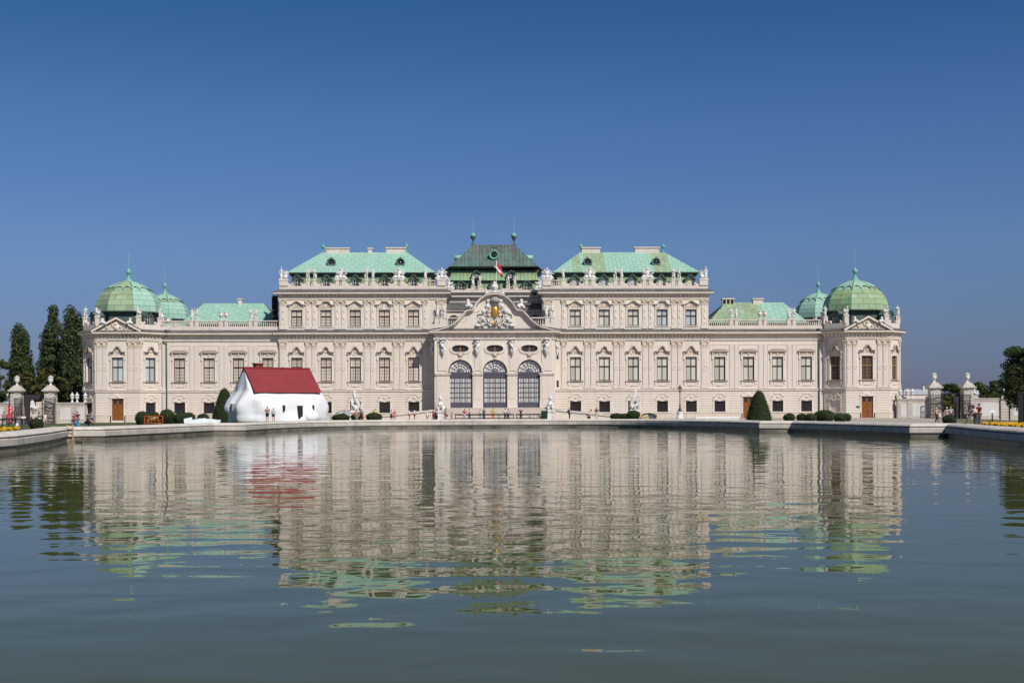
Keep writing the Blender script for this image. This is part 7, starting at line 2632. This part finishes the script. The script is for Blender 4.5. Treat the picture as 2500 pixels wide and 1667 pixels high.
P(917.5, 199, 'person in lime yellow shirt behind the clipped bush right of the horse', top=(.42, .62, .04), legs=BLK_, H=1.78, hat=('cap', (.2, .06, .08)))
P(955.5, 190, 'person in pale pink top and navy skirt before the left ramp', top=(.6, .48, .5), legs=NAVY, kind='skirt', female=True, H=1.62, long_hair=True)
P(963, 190, 'person in coral dress beside the person with the navy skirt', top=(.5, .10, .1), legs=(.62, .12, .1), kind='dress', female=True, H=1.6)
P(999.5, 195, 'person in white top and red shorts walking before the left ramp', top=WHT, legs=(.42, .03, .03), kind='shorts', female=True, pose='walk', face=60, H=1.68, long_hair=True)
P(1012, 195, 'person in white and blue top and maroon shorts walking before the left ramp', top=(.62, .66, .75), legs=(.2, .02, .05), kind='shorts', pose='walk', face=60, H=1.72)
P(1043, 200, 'black haired person in white top and pale skirt with a camera bag', top=(.7, .66, .62), legs=(.6, .58, .56), kind='skirt', female=True, long_hair=True, H=1.66, face=60, extra=bag((.03, .03, .05), 1, .15))
P(1058, 203, 'person in dark red dress left of the left sphinx pedestal', top=(.32, .02, .025), legs=(.34, .02, .03), kind='dress', female=True, sleeves=False, pose='phone', H=1.7, long_hair=True)
o = MB().lathe([(.05, 0), (.30, .06), (.36, .5), (.28, .95), (.1, 1.1)], n=10).build('stroller_bag', BLACKP, None, T(at(1064.5, 203), 203, ground_z(0, 203), 0, (.8, .8, 1)))
tag(o, 'dark bundle standing against the left sphinx pedestal', 'bundle')
P(1087, 205, 'person in blue shirt and brown shorts right of the left sphinx pedestal', top=(.04, .09, .26), legs=(.12, .07, .05), kind='shorts', pose='walk', face=75, H=1.78, hair=(.18, .1, .05), extra=bag((.2, .05, .03), 1, .2))
P(1102.5, 203, 'child in bright blue shirt at the left end of the green barrier', top=(.03, .17, .55), legs=(.16, .24, .32), H=1.3, pose='walk', face=70)
P(1134, 191.2, 'person in red shirt sitting at the green barrier', top=(.5, .03, .04), legs=(.5, .52, .65), pose='sit', H=1.7, face=180, z=ground_z(0, 191) + .42)
P(1146, 198, 'person in pink blouse and jeans behind the green barrier', top=(.62, .42, .42), legs=JEAN, female=True, pose='hold', H=1.74)
P(1172, 200, 'person in white blouse and pale jeans behind the green barrier', top=(.7, .72, .78), legs=(.3, .36, .55), female=True, long_hair=True, pose='hold', H=1.7)
P(1181.5, 198, 'person in navy clothes behind the barrier beside the orange trousers', top=(.03, .03, .09), legs=BLK_, pose='phone', H=1.82)
P(1204, 197, 'worker in lime vest and orange trousers standing behind the green barrier', top=(.62, .66, .04), legs=(.78, .16, .035), pose='hold', H=1.86, hair=(.2, .1, .05), face=160)
P(1233.5, 198, 'black haired person in white top and black trousers before the steps', top=WHT, legs=BLK_, female=True, long_hair=True, pose='hold', H=1.76)
P(1240.5, 198.6, 'person in lilac shirt standing close beside the black haired person', top=(.40, .32, .5), legs=BLK_, H=1.76, hair=(.12, .06, .05))
P(1271.5, 194, 'person in black with a white hat raising a camera before the steps', top=BLK_, legs=BLK_, pose='arms_up', H=1.76, hat=('brim', (.8, .78, .74)), face=180, extra=lambda root, J, H: MB().box(-.07, .07, J['wrr'].y - .08, J['wrr'].y, J['wrr'].z - .02, J['wrr'].z + .08).build('camera', BLACKP, root))
P(1390, 200, 'person in black with a blue backpack before the right ramp', top=(.03, .03, .05), legs=BLK_, pose='phone', H=1.82, face=75, extra=backpack((.03, .06, .2)))
P(1439, 200, 'person in dark clothes crouching before the right ramp', pose='crouch', top=BLK_, legs=BLK_, hair=(.5, .38, .2), face=-60, H=1.75)
P(1456.5, 203, 'person in dark shirt and pale trousers before the right ramp', top=(.02, .025, .04), legs=(.6, .57, .55), H=1.92)
# right gate
P(2286, 150, 'person with a straw hat and backpack walking by the open right gate leaf', top=(.5, .36, .3), legs=BLK_, hat=('brim', (.62, .54, .38)), pose='walk', face=40, H=1.72, extra=backpack((.5, .42, .3)))
P(2293.5, 151, 'person in a long cream skirt beside the straw hat walker', top=(.25, .2, .2), legs=(.62, .60, .5), kind='dress', female=True, H=1.68, hair=(.03, .02, .02))
P(2303, 160, 'person in pale shirt stooping behind the dark round bush', top=(.6, .62, .68), legs=GRY, pose='bend', face=70, H=1.75)
P(2311.5, 158, 'person with straw hat and tan shirt behind the dark round bush', top=(.42, .34, .27), legs=BEI, hat=('brim', (.66, .6, .48)), H=1.7)
P(2321, 158, 'person in blue checked shirt and pale cap behind the dark round bush', top=(.48, .52, .68), legs=JEAN, hat=('cap', (.7, .66, .58)), H=1.78, face=-20)
P(2397 - 14, 101.5, 'worker in white shirt bending with a spray lance at the right pond wall', x=at(2383, 101.5), top=(.68, .69, .70), legs=(.10, .10, .10), pose='bend', face=-62, H=1.85, hair=(.1, .05, .06), hat=('cap', (.14, .06, .08)), z=.12)
P(2391, 103.5, 'worker in red vest standing behind the bending worker', top=(.55, .02, .03), legs=(.14, .13, .12), pose='reach', face=-75, H=1.78, hat=('cap', (.06, .03, .03)), sleeves=True, z=.12)
def lance():
    x, y = at(2366, 100.5), 100.5
    x2, y2 = at(2352, 97), 97.0
    l = thing('spray_lance', 'dark spray lance held over the pond by the bending worker', 'lance', (x, y, .95))
    MB().tube([(0, 0, 0), ((x2 - x), (y2 - y), -1.0)], .028, 6).build('pipe', BLACKP, l)
    MB().ell((0, 0, .03), (.06, .06, .1), 8, 6).build('grip', BLACKP, l)
    W = bpy.data.materials.new('spray_water'); W.use_nodes = True
    t = W.node_tree
    b = t.nodes['Principled BSDF']
    b.inputs['Base Color'].default_value = (.7, .75, .8, 1); b.inputs['Roughness'].default_value = .5
    rng = np.random.default_rng(8)
    n = 260
    tt = rng.random(n)
    a = np.array((x2, y2, -.05)); e = np.array((x2 - .9, y2 - 1.6, WATER_Z))
    pts = a + (e - a) * tt[:, None] + rng.normal(size=(n, 3)) * (.02 + .05 * tt[:, None])
    m = 420
    c = np.array((x2 - 2.2, y2 - 2.6, WATER_Z + .05))
    sp = c + np.abs(rng.normal(size=(m, 3))) * np.array((.9, .4, .30)) * np.array((-1, 1, 1)) + rng.normal(size=(m, 3)) * np.array((.5, .2, .02))
    o = leaves('spray', pts, .035, W, None, rng)
    tag(o, 'white spray of water drops hitting the pond from the lance', 'spray', None, 'stuff')
lance()

# ------------------------------------------------------------------ past 300 copper sheets: the rest of each roof as one part
def limit_sheets(n=298):
    sh = [o for o in COL.objects if o.name.split('.')[0] == 'copper_sheet']
    sh.sort(key=lambda o: -sum(p.area for p in o.data.polygons))
    rest = {}
    for o in sh[n:]:
        m = o.data.materials[0]
        mb = rest.setdefault((o.parent.name, m.name), (o.parent, m, MB()))[2]
        mb.add([tuple(v.co) for v in o.data.vertices], [tuple(p.vertices) for p in o.data.polygons])
        bpy.data.objects.remove(o)
    for par, m, mb in rest.values():
        tag(mb.build('copper_sheets', m, par), kind='stuff')
limit_sheets()
